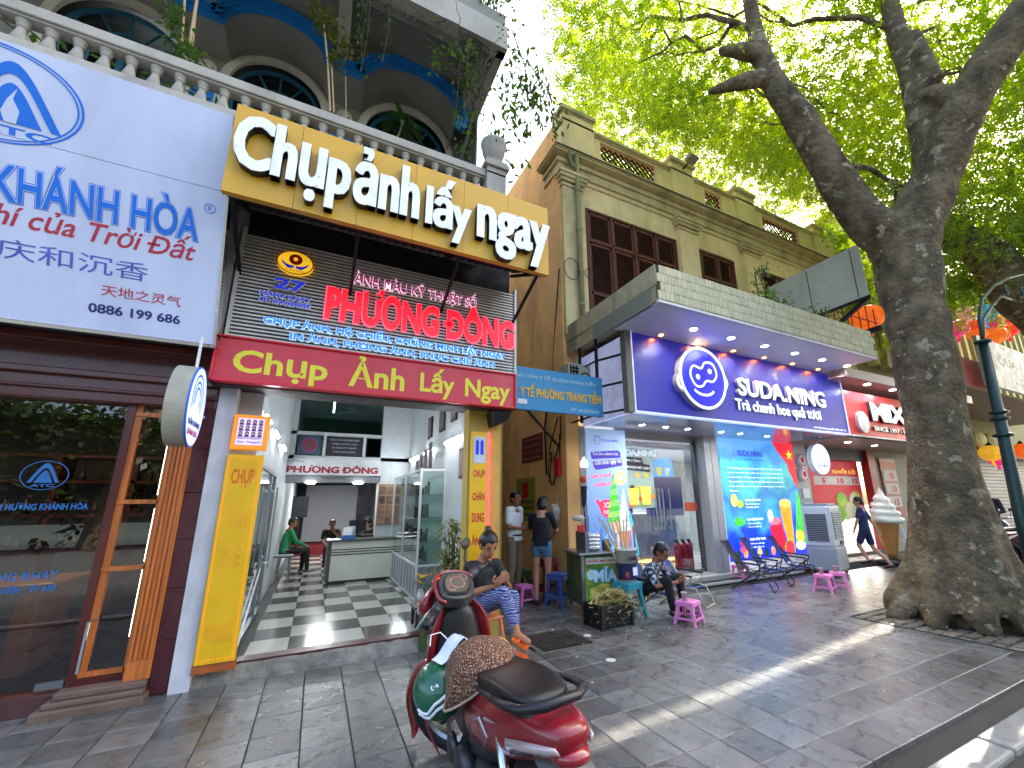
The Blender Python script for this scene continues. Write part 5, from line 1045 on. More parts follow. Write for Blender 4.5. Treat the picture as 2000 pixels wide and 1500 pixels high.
# posters
FRU = lambda c, e=.35: mat('fruit print '+c, c, .5, emit=e*.4, var=.25, scale=14)
t = thing('window_poster', 'white window poster of fruit drinks with a dark banner headline behind the glass', 'poster', (5.45, 6.5, 1.4))
put('sheet', MB().box(5.04, 5.86, 6.52, 6.53, 1.38, 2.36), mat('pale green print', '#9db0a0', .5, emit=.02, var=.08), t)
put('headline', MB().poly([(5.08, 2.10), (5.78, 2.06), (5.78, 2.20), (5.62, 2.22), (5.60, 2.33), (5.15, 2.35), (5.13, 2.24), (5.08, 2.23)], 6.52, .003), PRINTK, t); T('MUA 2 TẶNG 1', 5.18, 5.57, 2.25, 2.32, 6.516, PRINTW, t, bold=.03, slope=-.04); T('GIẢM NGON MÁT LẠNH', 5.11, 5.76, 2.12, 2.2, 6.516, PRINTW, t, bold=.03, slope=-.04)
for k in range(18): c = ('#c03a20', '#e0a020', '#4c9a2a', '#2c2c34', '#e87830')[k % 5]; cx2 = 5.1+random.uniform(0, .7); cz2 = 1.45+abs(random.gauss(0, .28)); put('fruit', MB().poly(ell(cx2, min(cz2, 2.0), .04+.03*random.random(), .05, 14), 6.52-.001*k, .002), FRU(c), t)
put('glass_print', MB().poly([(5.22, 1.44), (5.42, 1.44), (5.46, 1.75), (5.18, 1.75)], 6.5, .002).poly([(5.52, 1.44), (5.72, 1.44), (5.76, 1.78), (5.48, 1.78)], 6.5, .002), FRU('#d8b64a'), t)
t = thing('wall_screen', 'blue menu screen with drinks glasses tilted behind the drinks shop glass', 'screen', (6.3, 6.9, 2.0)); put('panel', MB().add([(5.98,6.9,1.98),(6.78,6.9,2.02),(6.72,6.9,2.42),(6.0,6.9,2.34),(5.98,6.95,1.98),(6.78,6.95,2.02),(6.72,6.95,2.42),(6.0,6.95,2.34)], [(0,1,2,3),(1,5,6,2),(3,2,6,7)]), mat('bright blue screen', '#2c9ae8', .4, emit=.2), t)
for k in range(3): put('glass_print', MB().poly([(6.1+.22*k, 2.03), (6.2+.22*k, 2.03), (6.24+.22*k, 2.2), (6.08+.22*k, 2.2)], 6.9, .003), FRU(('#e0c070', '#e8d020', '#d0e0e8')[k]), t)
put('lower_board', MB().box(6.0, 7.0, 6.93, 6.96, 1.2, 2.0), mat('indigo board', '#20246a', .5, emit=.1), t)
t = thing('serving_counter', 'white ribbed bar counter inside the drinks shop', 'counter', (6.2, 7.8, .13)); put('front', MB().box(5.0, 7.6, 7.8, 8.2, .13, 1.2), mat('white ribbed panel', '#a9aba8', .5), t); put('top', MB().box(4.95, 7.65, 7.72, 8.25, 1.2, 1.24), WHITE, t); b = MB()
for k in range(52): b.box(5.0+.05*k, 5.025+.05*k, 7.785, 7.8, .13, 1.18)
put('rib', b, MATS['white ribbed panel'], t, kind='stuff'); put('light_strip', MB().box(5.0, 7.6, 7.77, 7.785, .2, .24), mat('golden strip', '#ffc040', .4, emit=2.5, var=0), t)
put('bottle', MB().lathe([(.05,0),(.05,.2),(.02,.26)], 8, (5.8, 7.9, 1.24)).lathe([(.06,0),(.06,.15),(.05,.2)], 8, (6.1, 7.9, 1.24)).lathe([(.05,0),(.05,.22)], 8, (6.35, 7.9, 1.24)).lathe([(.07,0),(.07,.16)], 8, (6.9, 7.9, 1.24)), mat('syrup bottles', '#7a3a2c', .3, var=.5, scale=5), t)
for k, x in enumerate((6.55, 6.72, 6.88)):
    t = thing('fire_extinguisher', ['leftmost of the three red fire extinguishers behind the shop glass', 'middle one of the three red fire extinguishers behind the shop glass', 'right one of the three red fire extinguishers, nearest the grey column'][k], 'fire extinguisher', (x, 6.75, .13), local=True, group='red fire extinguishers behind the glass')
    put('cylinder', MB().lathe([(.065,0),(.07,.02),(.07,.45),(.05,.51),(.025,.54)], 16), mat('extinguisher red', '#a01420', .3, var=.05), t, smooth=True); put('valve', MB().box(-.02, .02, -.02, .02, .54, .6).box(-.06, .03, -.01, .01, .59, .61), BLACK, t); put('hose', MB().tube([(.02, 0, .57), (.09, 0, .5), (.08, 0, .3)], .01), BLACK, t)
t = thing('menu_standee', 'lit easel menu of popsicle drinks standing just inside the glass door', 'menu stand', (5.45, 6.7, .13))
put('board', MB().add([(5.15,6.72,.55),(5.55,6.72,.52),(5.45,6.78,1.32),(5.12,6.78,1.32),(5.15,6.75,.55),(5.55,6.75,.52),(5.45,6.81,1.32),(5.12,6.81,1.32)], [(0,1,2,3),(1,5,6,2),(3,2,6,7)]), mat('sky print', '#3aa8e0', .5, emit=.45, var=.2, scale=8), t); put('popsicle', MB().poly([(5.22, .62), (5.27, .62), (5.26, 1.08), (5.18, 1.08)], 6.71, .002).poly([(5.31, .60), (5.38, .60), (5.38, 1.08), (5.29, 1.08)], 6.71, .002), FRU('#f0b81c'), t); put('popsicle', MB().poly([(5.42, .62), (5.47, .62), (5.46, 1.05), (5.40, 1.05)], 6.71, .002), FRU('#b04020'), t); put('leaf_print', MB().poly([(5.17, .56), (5.52, .54), (5.5, .66), (5.4, .62), (5.3, .68), (5.18, .66)], 6.712, .002), FRU('#2c9a3c'), t); put('leg', MB().tube([(5.2, 6.76, .6), (5.2, 6.76, .13)], .01).tube([(5.4, 6.76, .6), (5.4, 6.76, .13)], .01), STEEL, t)
# ice cream poster
t = thing('ice_cream_poster', 'tall pale blue poster of green and white ice cream cones left of the glass door', 'poster', (4.55, 6.25, .4))
put('sheet', MB().box(4.12, 4.99, 6.24, 6.26, .35, 2.79), twotone('ice poster blue', '#3a7ad8', '#aecdf2', 'grad', .5, 2.2, .4, emit=.05), t)
T('SUDA.NING', 4.46, 4.82, 2.56, 2.61, 6.24, GN, t, bold=.02); put('logo', MB().ringz(4.36, 2.585, .08, .072, 6.24, .002, 24).ringz(4.36, 2.60, .05, .044, 6.24, .002, 20, ex=1.1), GN, t)
put('banner_print', MB().poly([(4.22, 2.24), (4.86, 2.28), (4.86, 2.38), (4.80, 2.42), (4.2, 2.36)], 6.24, .002).poly([(4.26, 2.10), (4.30, 2.05), (4.88, 2.14), (4.88, 2.26), (4.24, 2.20)], 6.24, .002), mat('purple banner print', '#3a2a90', .5, emit=.2), t)
T('Xem báo sudaning nay', 4.24, 4.80, 2.29, 2.36, 6.236, PRINTW, t, slope=.04, bold=.02); T('Giải khát ngày hè', 4.28, 4.86, 2.11, 2.22, 6.236, PRINTW, t, slope=.1, bold=.03)
T('KEM ỐC QUẾ', 4.18, 4.62, 1.90, 1.98, 6.24, mat('lit red print', '#e02848', .5, emit=.3), t, slope=.08, bold=.03, skew=.2); T('KHỔNG LỒ', 4.26, 4.62, 1.76, 1.84, 6.24, MATS['lit red print'], t, slope=.08, bold=.03, skew=.2)
st = [(4.82+(.14 if k % 2 else .115)*math.cos(R(k*10)), 1.92+(.14 if k % 2 else .115)*math.sin(R(k*10))) for k in range(36)]; put('star_burst', MB().poly(st, 6.24, .003), mat('gold burst print', '#c9b468', .5, emit=.3), t); T('25K', 4.75, 4.89, 1.88, 1.96, 6.236, PRINTW, t, bold=.04)
put('speech_shape', MB().poly([(4.27, 1.52), (4.34, 1.42), (4.38, 1.3), (4.48, 1.24), (4.60, 1.26), (4.62, 1.42), (4.56, 1.54), (4.44, 1.54), (4.36, 1.50), (4.30, 1.56)], 6.24, .003), MATS['lit red print'], t); T('X2', 4.42, 4.57, 1.40, 1.50, 6.236, PRINTW, t, bold=.04); T('KEM', 4.42, 4.57, 1.30, 1.36, 6.236, PRINTW, t, bold=.04)
def cone(cx, zt, zc, zb, w, mcream, mcone, slope=0):
    n = 9; zs = np.linspace(zc, zt, n+1)
    for k in range(n):
        f0 = (1-(k/n)**1.3); f1 = (1-((k+1)/n)**1.3); put('swirl_print', MB().poly([(cx-w*f0, zs[k]), (cx+w*f0, zs[k]+.035), (cx+w*f0*.97, zs[k]+.07), (cx+w*f1, zs[k+1]+.02), (cx-w*f1, zs[k+1]), (cx-w*f0*1.05, zs[k]+.04)], 6.24-.0015*k, .003), mcream[k % 2], t)
    put('cone_print', MB().poly([(cx-w*.75, zc+.02), (cx+w*.8, zc+.02), (cx+w*.2, zb), (cx-w*.1, zb)], 6.238, .003), mcone, t)
cone(4.66, 1.98, 1.14, .45, .14, (FRU('#4ab42c'), FRU('#86d850')), FRU('#d8a888')); cone(4.86, 1.72, .98, .42, .13, (FRU('#c9ccd4'), FRU('#e4e6ea')), FRU('#d86a3c'))
for k in range(10): x = 4.16+.05*k; put('ice_print', MB().poly([(x, .4), (x+.09, .4), (x+.07, .8+.4*random.random()), (x+.02, .8+.3*random.random())], 6.2395-.0005*k, .0015), FRU(('#2a6ad8', '#4a8ae8', '#7ab0f0')[k % 3]), t)
# big blue fruit poster
t = thing('fruit_poster', 'big glowing blue poster of fruit and iced drinks beside the grey column', 'poster', (8.7, 6.25, .3))
PB0, PB1, PZ0, PZ1 = 7.46, 10.02, .30, 2.81
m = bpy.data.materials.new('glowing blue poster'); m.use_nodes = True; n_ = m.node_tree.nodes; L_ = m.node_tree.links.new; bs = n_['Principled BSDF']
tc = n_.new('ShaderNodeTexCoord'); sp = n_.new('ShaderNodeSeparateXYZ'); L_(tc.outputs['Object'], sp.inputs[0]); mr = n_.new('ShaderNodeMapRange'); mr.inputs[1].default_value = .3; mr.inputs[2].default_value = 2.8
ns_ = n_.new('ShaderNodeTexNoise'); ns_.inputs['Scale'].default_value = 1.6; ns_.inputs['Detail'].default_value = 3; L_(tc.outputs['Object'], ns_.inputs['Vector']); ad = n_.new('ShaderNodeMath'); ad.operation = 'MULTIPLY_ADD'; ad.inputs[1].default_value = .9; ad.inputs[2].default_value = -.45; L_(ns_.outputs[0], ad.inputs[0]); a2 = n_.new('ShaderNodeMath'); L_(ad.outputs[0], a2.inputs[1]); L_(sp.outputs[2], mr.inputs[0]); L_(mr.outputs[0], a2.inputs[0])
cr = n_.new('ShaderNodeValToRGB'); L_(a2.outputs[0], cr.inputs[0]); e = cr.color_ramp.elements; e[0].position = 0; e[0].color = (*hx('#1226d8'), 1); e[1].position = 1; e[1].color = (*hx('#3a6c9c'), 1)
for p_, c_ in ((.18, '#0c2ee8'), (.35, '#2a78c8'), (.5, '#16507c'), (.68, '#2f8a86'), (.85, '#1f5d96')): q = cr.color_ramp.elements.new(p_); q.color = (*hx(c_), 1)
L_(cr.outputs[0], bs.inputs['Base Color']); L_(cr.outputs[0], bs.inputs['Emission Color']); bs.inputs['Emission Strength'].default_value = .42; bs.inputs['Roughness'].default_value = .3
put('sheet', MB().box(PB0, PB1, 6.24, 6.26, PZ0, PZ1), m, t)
T('SUDA.NING', 8.05, 8.85, 2.44, 2.57, 6.24, GN, t, bold=.03); T('Trà Chanh Hoa Quả Tươi', 8.07, 8.87, 2.34, 2.39, 6.24, GN, t, bold=.01); put('logo', MB().ringz(7.90, 2.46, .11, .098, 6.24, .002, 28).ringz(7.90, 2.48, .07, .062, 6.24, .002, 24, ex=1.1), mat('pale blue print', '#7fa6c8', .5), t)
PWL = mat('lit white print', '#e8f2ff', .5, emit=.3)
lines = ('Trà Suda.Ning Chương dương là mùi vị của thiên nhiên đã', 'kết nối và lan tỏa. Mang chất tươi mát từ những vùng trái cây', 'bao giờ là đủ, là hương liệu giao thoa trong ly trà. Niềm đam mê', 'đưa những tách trà lên tinh túy từ thảo mộc và trái cây mang', 'những cảm nhận về sự thanh mát cho những ngày hè và niềm vui', 'ngọt ngào.')
for k, s_ in enumerate(lines): T(s_, 7.66, 9.5 if k < 5 else 7.95, 2.15-k*.095, 2.19-k*.095, 6.24, PWL, t, res=1)
for k, (h1, h2, h3) in enumerate((('CHANH DÂY & TẮC', 'Mang vị chua thanh mát', 'Thanh nhiệt, giải độc'), ('LÁ TRÀ TƯƠI', 'Thơm dịu đậm vị', 'Xua tan mệt mỏi'), ('TRÁI CÂY TƯƠI', 'Tươi ngon mỗi ngày', 'Giàu vitamin tốt cho da'))):
    z = 1.48-k*.40; x = 8.1; T(h1, x, x+.5, z, z+.05, 6.24, PWL, t, bold=.04, res=1); T(h2, x, x+.45, z-.085, z-.045, 6.24, PWL, t, res=1); T(h3, x, x+.42, z-.15, z-.11, 6.24, PWL, t, res=1)
F_ = lambda c: mat('lit fruit print '+c, c, .5, emit=.25, var=.3, scale=10)
put('lemon_print', MB().poly(ell(7.76, 1.50, .10, .13, 24), 6.24, .003), F_('#e0c860'), t); put('lemon_print', MB().poly(ell(7.93, 1.42, .10, .08, 24), 6.238, .003), F_('#8fae30'), t)
for k in range(9): a = R(20+k*17); put('leaf_print', MB().poly([(7.85, .96), (7.85+.16*math.cos(a-.15), .98+.16*math.sin(a-.15)), (7.85+.22*math.cos(a), .98+.2*math.sin(a)), (7.85+.16*math.cos(a+.15), .98+.16*math.sin(a+.15))], 6.24-.0006*k, .002), F_('#4cc030' if k % 2 else '#2c9a24'), t)
for k in range(8): put('berry_print', MB().poly(ell(7.9+random.uniform(-.09, .09), .60+random.uniform(-.09, .11), .055, .055, 16), 6.24-.0008*k, .002), F_(('#d81e3c', '#f04a60', '#c8142c')[k % 3]), t)
put('red_glass', MB().poly([(8.98, .38), (9.32, .44), (9.20, 1.12), (8.78, .92)], 6.24, .004), F_('#c01838'), t); put('red_glass_rim', MB().poly(ell(8.99, 1.04, .21, .08, 24), 6.236, .003), F_('#f06878'), t)
put('orange_glass', MB().poly([(9.36, .44), (9.56, .46), (9.62, 1.42), (9.22, 1.38)], 6.24, .006), F_('#f0901c'), t); put('orange_glass_top', MB().poly(ell(9.42, 1.42, .2, .09, 24), 6.233, .003), F_('#f8c850'), t); put('citrus_slice', MB().poly(ell(8.86, 1.16, .09, .13, 20), 6.235, .003), F_('#e8e0a8'), t)
put('melon_print', MB().poly(ell(9.38, .46, .16, .15, 24), 6.23, .004), F_('#e83040'), t); put('melon_rim', MB().ringz(9.38, .46, .18, .155, 6.23, .005, 28), F_('#4a9a30'), t)
put('grass_print', MB().poly([(9.62, .5), (10.0, .5), (10.0, 1.5), (9.92, 1.75), (9.84, 1.4), (9.76, 1.1), (9.68, .8)], 6.24, .002), F_('#3cb040'), t); put('fruit_print', MB().poly(ell(9.80, .70, .15, .13, 20), 6.236, .003), F_('#e8d040'), t); put('fruit_print', MB().poly(ell(9.78, .5, .18, .1, 20), 6.234, .003), F_('#d8d8c0'), t)
fl_ = [(9.28, 2.81), (10.02, 2.81), (10.02, 1.75), (9.88, 1.9), (9.75, 2.15), (9.72, 2.3), (9.52, 2.5), (9.4, 2.62)]; put('flag_print', MB().poly(fl_, 6.24, .003), F_('#c81c2c'), t)
st = [(9.84+(.13 if k % 2 == 0 else .05)*math.sin(R(36*k)), 2.52+(.13 if k % 2 == 0 else .05)*math.cos(R(36*k))) for k in range(10)]; put('flag_star', MB().poly(st, 6.236, .003), F_('#ffd020'), t)
for k in range(7): x = 7.7+.22*k; put('bird_print', MB().poly(ell(x, .42+.02*(k % 2), .07, .09, 16), 6.24-.001*k, .002), F_(('#14301c', '#e08a50', '#101420', '#f0c060')[k % 4]), t)
# round hanging light sign
t = thing('round_sign', 'round glowing white sign with line drawn face and shop name hanging off the column', 'sign', (9.48, 5.35, 2.33)); c1, c2 = 9.48, 2.33
put('drum', MB().poly(ell(c1, c2, .33, .33, 44), 5.42, .10), WHITE, t); put('face', MB().poly(ell(c1, c2, .315, .315, 44), 5.32, .004), mat('glowing sign face', '#cfdcf8', .5, emit=.3, var=0), t)
put('face_print', MB().ringz(c1, c2+.06, .17, .16, 5.316, .002, 32, ex=1.15), PRINTK, t); mk = smoothpts([(c1+(x-5.98)*.38-.0, c2+.09+(z-3.40)*.38) for x, z in [(5.68,3.42),(5.76,3.58),(5.94,3.56),(6.04,3.67),(6.22,3.67),(6.30,3.50),(6.20,3.36),(6.04,3.35),(5.93,3.25),(5.78,3.25)]]); put('mask_print', outline(mk, .01, 5.315, .001), PRINTK, t)
put('eye_print', MB().poly(ell(c1-.06, c2+.09, .015, .02, 12), 5.315, .002).poly(ell(c1+.06, c2+.13, .015, .02, 12), 5.315, .002), PRINTK, t); put('smile_print', outline([(c1+.01+.08*math.cos(R(a)), c2+.03+.04*math.sin(R(a))) for a in range(200, 345, 12)], .009, 5.315, .001, False), PRINTK, t)
T('SUDA.NING', c1-.20, c1+.20, c2-.17, c2-.115, 5.316, PRINTK, t, bold=.03); T('Trà Chanh Hoa Quả Tươi', c1-.19, c1+.19, c2-.215, c2-.19, 5.316, PRINTK, t); put('arm', MB().bar((c1, 5.4, c2+.3), (c1+.2, 5.4, 2.82), .03, .03), STEEL, t)
for k, (z, s_) in enumerate(((2.42, '67'), (2.08, '㊗'), (1.25, 'O'))):
    t = thing('small_disc_sign', ['topmost small round white and red sign on the grey column', 'small round sign with red emblem on the column below the topmost', 'lowest small round red ringed sign on the grey column'][k], 'sign', (10.3, 6.2, z)); put('drum', MB().poly(ell(10.28, z, .16, .16, 28), 6.26, .06), WHITE, t); put('ring_print', MB().ringz(10.28, z, .15, .125, 6.2, .003, 28), PRINTR, t); put('mark', MB().poly(ell(10.28, z, .07, .08, 8), 6.2, .003), PRINTR, t)
tag(put('price_slip', MB().box(10.18, 10.44, 6.24, 6.26, 1.52, 1.75), WHITE), 'small white paper notice fixed on the grey column between round signs', 'notice')
# ================================================================ red ice cream shop
IS = thing('shop_sign', 'red ice cream shop sign with thick white letters half hidden behind the trunk', 'sign', (12, 4.9, 2.85)); RDM = mat('bright red sign', '#b01018', .4, var=.05, emit=.06)
put('face', MB().box(9.95, 14.2, 4.9, 5.0, 2.83, 3.82), RDM, IS); put('edge', MB().box(9.93, 14.2, 4.88, 5.0, 2.80, 2.83), WHITE, IS)
def rs(s_, x0, x1, z0, z1, b_, dp): T(s_, x0, x1, z0, z1, 4.9, PRINTK, IS, ext=dp, bold=b_, name='letter_return'); T(s_, x0, x1, z0, z1, 4.9-dp, mat('sign cream letter', '#d8d4cc', .4, emit=.05), IS, ext=.006, bold=b_, name='raised_letters')
rs('MIXUE', 10.85, 13.4, 3.18, 3.62, .06, .07); rs('SINCE 1997 - ICE CREAM & TEA', 10.92, 14.0, 2.97, 3.07, .03, .03)
put('white_disc', MB().poly(ell(10.48, 3.13, .22, .24, 28), 4.9, .06), mat('plain white disc', '#c9c9c4', .4), IS)
put('canopy', MB().box(9.4, 15.5, 4.5, 6.4, 3.95, 4.15).box(9.9, 15.5, 4.9, 6.9, 2.80, 2.83), mat('warm grey soffit', '#9a8a84', .4, var=.05), IS)
for k, (x, y, z) in enumerate(((10.5, 4.65, 3.94), (11.6, 4.65, 3.94), (11.0, 5.5, 2.80), (12.4, 5.6, 2.80))): downlight(x, y, z, WL, ['left downlight in the soffit above the red sign','right downlight in the soffit above the red sign','left downlight below the red sign','right downlight below the red sign'][k], .06, 'downlights of the ice cream shop', 6)
RSH = thing('ice_cream_shop', 'red framed ice cream shop opening with grey steps and red price board', 'shop', (12.5, 6.6, 0)); DR = mat('dark red frame', '#8e1018', .4, var=.08)
put('jamb', MB().box(13.45, 13.8, 6.3, 6.5, 0, 2.9), DR, RSH); put('jamb', MB().box(10.55, 10.85, 6.4, 6.5, .1, 2.6), DR, RSH); put('lintel', MB().box(10.55, 13.8, 6.4, 6.6, 2.5, 2.9), MATS['joint grey'], RSH); put('pier', MB().box(13.8, 16.5, 6.35, 6.6, 0, 4), mat('cream pier', '#a09c88', .7, var=.1, dirt='#5a564a'), RSH)
put('rear_wall', MB().box(10.5, 14, 9.8, 9.9, 0, 3), mat('pinkish interior', '#8a6e66', .6), RSH); put('floor', MB().box(10.6, 14, 6.3, 9.8, -.03, .18), mat('step grey', '#55534f', .7, var=.15, bump=.2, dirt='#2f2d29'), RSH); put('step', MB().box(10.7, 16.5, 5.85, 6.3, -.03, .10), MATS['step grey'], RSH, bevel=.01)
t = thing('menu_board', 'red price poster reading 5 10 15 over a green drinks print', 'poster', (12.3, 6.6, 1)); put('sheet', MB().box(10.9, 13.35, 6.55, 6.58, 1.0, 2.62), mat('red menu print', '#a81824', .5, emit=.08), t); T('KHỔI LỘ', 12.1, 13.2, 2.14, 2.30, 6.55, mat('gold print', '#d8a030', .5, emit=.2), t, bold=.03); put('price_band', MB().box(11.2, 13.3, 6.545, 6.55, 1.86, 2.08), mat('price white', '#bfbcb4', .5), t)
for k, s_ in enumerate(('5', '10', '15')): T(s_, 11.55+k*.7, 11.7+k*.7+(.15 if k else 0), 1.89, 2.04, 6.545, PRINTR, t, bold=.05)
for k in range(9): put('fruit_print', MB().poly(ell(11.9+random.uniform(0, 1.3), 1.25+random.uniform(-.15, .3), .25, .22, 18), 6.55-.002*k, .002), mat('green drink print '+str(k % 3), ('#a8c040', '#7ab030', '#c9c49a')[k % 3], .5, var=.3, scale=5), t)
t = thing('price_strip', 'narrow upright price strip with boxes 5 10 15 on the cream pier', 'sign', (14.4, 6.3, 1)); put('sheet', MB().box(14.05, 14.9, 6.31, 6.35, 1.0, 2.6), DR, t); put('strip', MB().box(14.05, 14.9, 6.305, 6.31, 2.35, 2.5), mat('orange strip', '#c8702c', .5), t)
for k, s_ in enumerate(('5', '10', '15')): put('box', MB().box(14.12, 14.83, 6.30, 6.305, 1.98-k*.36, 2.26-k*.36), mat('price white', '#bfbcb4', .5), t); T(s_, 14.42, 14.7, 2.02-k*.36, 2.2-k*.36, 6.3, PRINTR, t, bold=.05)
t = thing('ice_cream_statue', 'giant white swirl ice cream cone statue standing on a black tyre base', 'statue', (11.15, 5.1, 0), local=True); t.location = (11.9, 5.45, 0)
sw = []; 
for k in range(60):
    a = k*.42; f = 1-k/60; sw.append((a, f))
b = MB(); prof = []
layers = [(.26, .95), (.33, 1.0), (.32, 1.07), (.25, 1.11), (.30, 1.16), (.28, 1.22), (.20, 1.26), (.245, 1.31), (.22, 1.37), (.14, 1.41), (.17, 1.46), (.14, 1.52), (.07, 1.58), (.06, 1.64), (.0, 1.76)]
rings = []
for r_, z in layers: rings.append([((r_*(1+.06*math.cos(3*a+z*9)))*math.cos(a), (r_*(1+.06*math.cos(3*a+z*9)))*math.sin(a), z+.03*math.sin(a)) for a in np.linspace(0, 2*math.pi, 29)[:-1]])
b.loft(rings); put('swirl', b, mat('cream gloss', '#d8d4c4', .3, var=.03), t, smooth=True)
put('cone', MB().lathe([(.09, .15), (.12, .3), (.25, .95), (.27, .98)], 28), mat('waffle brown', '#a8743c', .5, var=.12, scale=3, bump=.6, bscale=14), t, smooth=True); put('tyre_base', MB().lathe([(.2, 0), (.33, .02), (.37, .08), (.33, .14), (.2, .16), (.1, .16)], 28), BLACK, t, smooth=True)
t = thing('air_cooler', 'tall grey and white evaporative air cooler with slatted grilles on the shop step', 'air cooler', (9.55, 5.55, 0), rotz=R(14), local=True); CW = mat('cooler pale plastic', '#b4b8ba', .4, var=.04); CG_ = mat('cooler grey plastic', '#7f868c', .4, var=.04)
put('body', MB().box(-.36, .36, -.26, .26, .55, 1.36), CW, t, bevel=.04, seg=3); put('tank', MB().box(-.37, .37, -.27, .27, .09, .56), CG_, t, bevel=.04, seg=3); put('lid', MB().box(-.30, .30, -.22, .22, 1.35, 1.41), CG_, t, bevel=.02)
put('front_recess', MB().box(-.26, .30, -.268, -.25, .70, 1.24), BLACK, t); b = MB()
for k in range(13): b.box(-.26, .30, -.285, -.262, .71+k*.042, .727+k*.042)
b.box(.0, .015, -.28, -.262, .70, 1.24); put('louvre', b, CW, t); put('side_recess', MB().box(-.368, -.35, -.18, .2, .66, 1.2), BLACK, t); b = MB()
for k in range(15): b.box(-.378, -.36, -.18, .2, .67+k*.036, .682+k*.036)
put('side_louvre', b, CG_, t); put('panel', MB().box(.02, .2, -.28, -.26, .59, .66), BLACK, t); put('caster', MB().lathe([(.04, -.02), (.04, .02)], 12, (-.3, -.2, .04), 'x').lathe([(.04, -.02), (.04, .02)], 12, (.3, -.2, .04), 'x').lathe([(.04, -.02), (.04, .02)], 12, (-.3, .2, .04), 'x').lathe([(.04, -.02), (.04, .02)], 12, (.3, .2, .04), 'x').box(-.35, .35, -.25, .25, .05, .1), BLACK, t)
tag(put('white_post', MB().tube([(12.55, 5.35, 0), (12.45, 5.5, 1.05)], .06, 14), WHITE), 'leaning white pipe post between the ice cream statue and the trunk', 'post')
# ---- right end: red awning, white sign, striped building, lanterns, roller shutter
RA = thing('red_fascia', 'plain bright red fascia board to the right of the big trunk', 'fascia', (15.5, 4.5, 4.4)); put('board', MB().box(14.3, 17.0, 4.5, 4.56, 4.48, 5.3), mat('red fascia', '#b02630', .5, var=.04), RA); put('soffit', MB().box(14.3, 26, 4.5, 6.6, 4.42, 4.48), mat('tan soffit', '#756a5c', .6), RA)
WSg = thing('white_signboard', 'greyish white signboard with faint lettering at the right edge of the street', 'sign', (20, 4.3, 4.5)); put('board', MB().box(16.1, 24, 4.25, 4.35, 4.50, 5.95), mat('dusty white board', '#b9c0c2', .5, var=.08, dirt='#8c9496', damt=.4), WSg); T('QUÁN ĂN', 17.3, 20.3, 5.2, 5.62, 4.25, mat('faint grey print', '#7d8488', .5), WSg, bold=.02); T('Lotus', 18.2, 20.2, 4.75, 5.1, 4.25, mat('faint red print', '#b06a74', .5), WSg, bold=.02)
SBl = thing('striped_building', 'olive cream building with tall ribbed pilasters behind the lanterns', 'building', (22, 6.4, 0)); put('wall', MB().box(14.5, 40, 6.6, 7, 2.8, 11), mat('olive cream wall', '#8a8458', .8, var=.1, dirt='#4a4630'), SBl)
for k in range(26): put('rib', MB().box(15.2+k*.75, 15.45+k*.75, 6.35, 6.6, 5.6, 10.5), mat('cream rib', '#b0a878', .8, var=.08), SBl)
for k in range(7): put('window', MB().box(16.3+k*2.25, 16.9+k*2.25, 6.55, 6.6, 6.4, 8.6), mat('dark pane', '#20262a', .2), SBl)
t = thing('roller_shutter', 'grey corrugated roller shutter behind the parked motorbikes', 'shutter', (22, 6.5, 0)); b = MB()
for k in range(22): b.box(14.6, 30, 6.44, 6.47, .1+k*.125, .2+k*.125)
put('slats', b, mat('grey shutter slat', '#8a8a86', .5, .3, var=.08), t); put('backing', MB().box(14.6, 30, 6.47, 6.6, 0, 2.9), DARK, t); put('notice', MB().box(19.6, 20.7, 6.42, 6.44, 1.35, 2.5), mat('pale notice', '#b3a9a2', .6), t)
t = thing('shop_shelf', 'brown timber eaves with wrapped yellow bundles above the roller shutter', 'eaves', (20, 6, 3)); put('beam', MB().box(14.6, 30, 5.9, 6.2, 2.85, 3.05), mat('brown timber', '#4a342a', .7, var=.2), t)
for k in range(6): put('bundle', MB().ball((15.8+k*1.1, 6.0, 3.42), (.5, .2, .32), 12, 8), mat('pale yellow wrap', '#b3a464', .6, var=.25, scale=4), t)
lc = {'red': '#d8281c', 'orange': '#e8641c', 'yellow': '#e0a428', 'pink': '#d8306c', 'magenta': '#c01c58', 'blue': '#2f86b8', 'rose': '#d08a80', 'dull': '#5a4444'}
lan = [('blue', 1920, 612, .36, 'round blue silk lantern at the lamp post top'), ('yellow', 1947, 612, .30, 'yellow ribbed silk lantern right of the lamp post'), ('red', 1967, 622, .27, 'red silk lantern at the right end of the upper row'), ('rose', 1882, 616, .28, 'pale rose silk lantern left of the blue one'), ('pink', 1868, 642, .28, 'bright pink silk lantern low on the left'), ('red', 1903, 636, .24, 'small red patterned lantern touching the lamp post'), ('magenta', 1940, 634, .28, 'magenta silk lantern in the middle row right of the post'), ('orange', 1945, 655, .30, 'glowing orange lantern in the bottom row'), ('red', 1968, 645, .28, 'deep red lantern at the bottom right of the bunch'), ('orange', 1908, 652, .22, 'small orange lantern just left of the post bottom row'), ('dull', 1843, 616, .24, 'dull brown lantern half hidden by the trunk'), ('orange', 1690, 620, .32, 'orange lantern seen in the gap left of the trunk'), ('yellow', 1935, 885, .26, 'gold ribbed lantern hanging low above the shutter'), ('pink', 1948, 898, .20, 'small pink lantern hanging beside the low gold one'), ('orange', 1997, 880, .26, 'orange lantern at the right image edge')]
LP = [(20.984,5.2,8.023), (22.442,5.2,8.323), (23.433,5.2,8.308), (19.091,5.2,7.558), (18.17,5.2,6.895), (19.809,5.2,7.316), (21.703,5.2,7.716), (21.644,5.2,7.277), (23.086,5.2,7.746), (19.834,5.2,7.013), (17.422,5.2,7.219), (12.468,5.2,6.155), (19.655,5.6,2.899), (20.063,5.6,2.693), (22.614,5.6,3.112)]
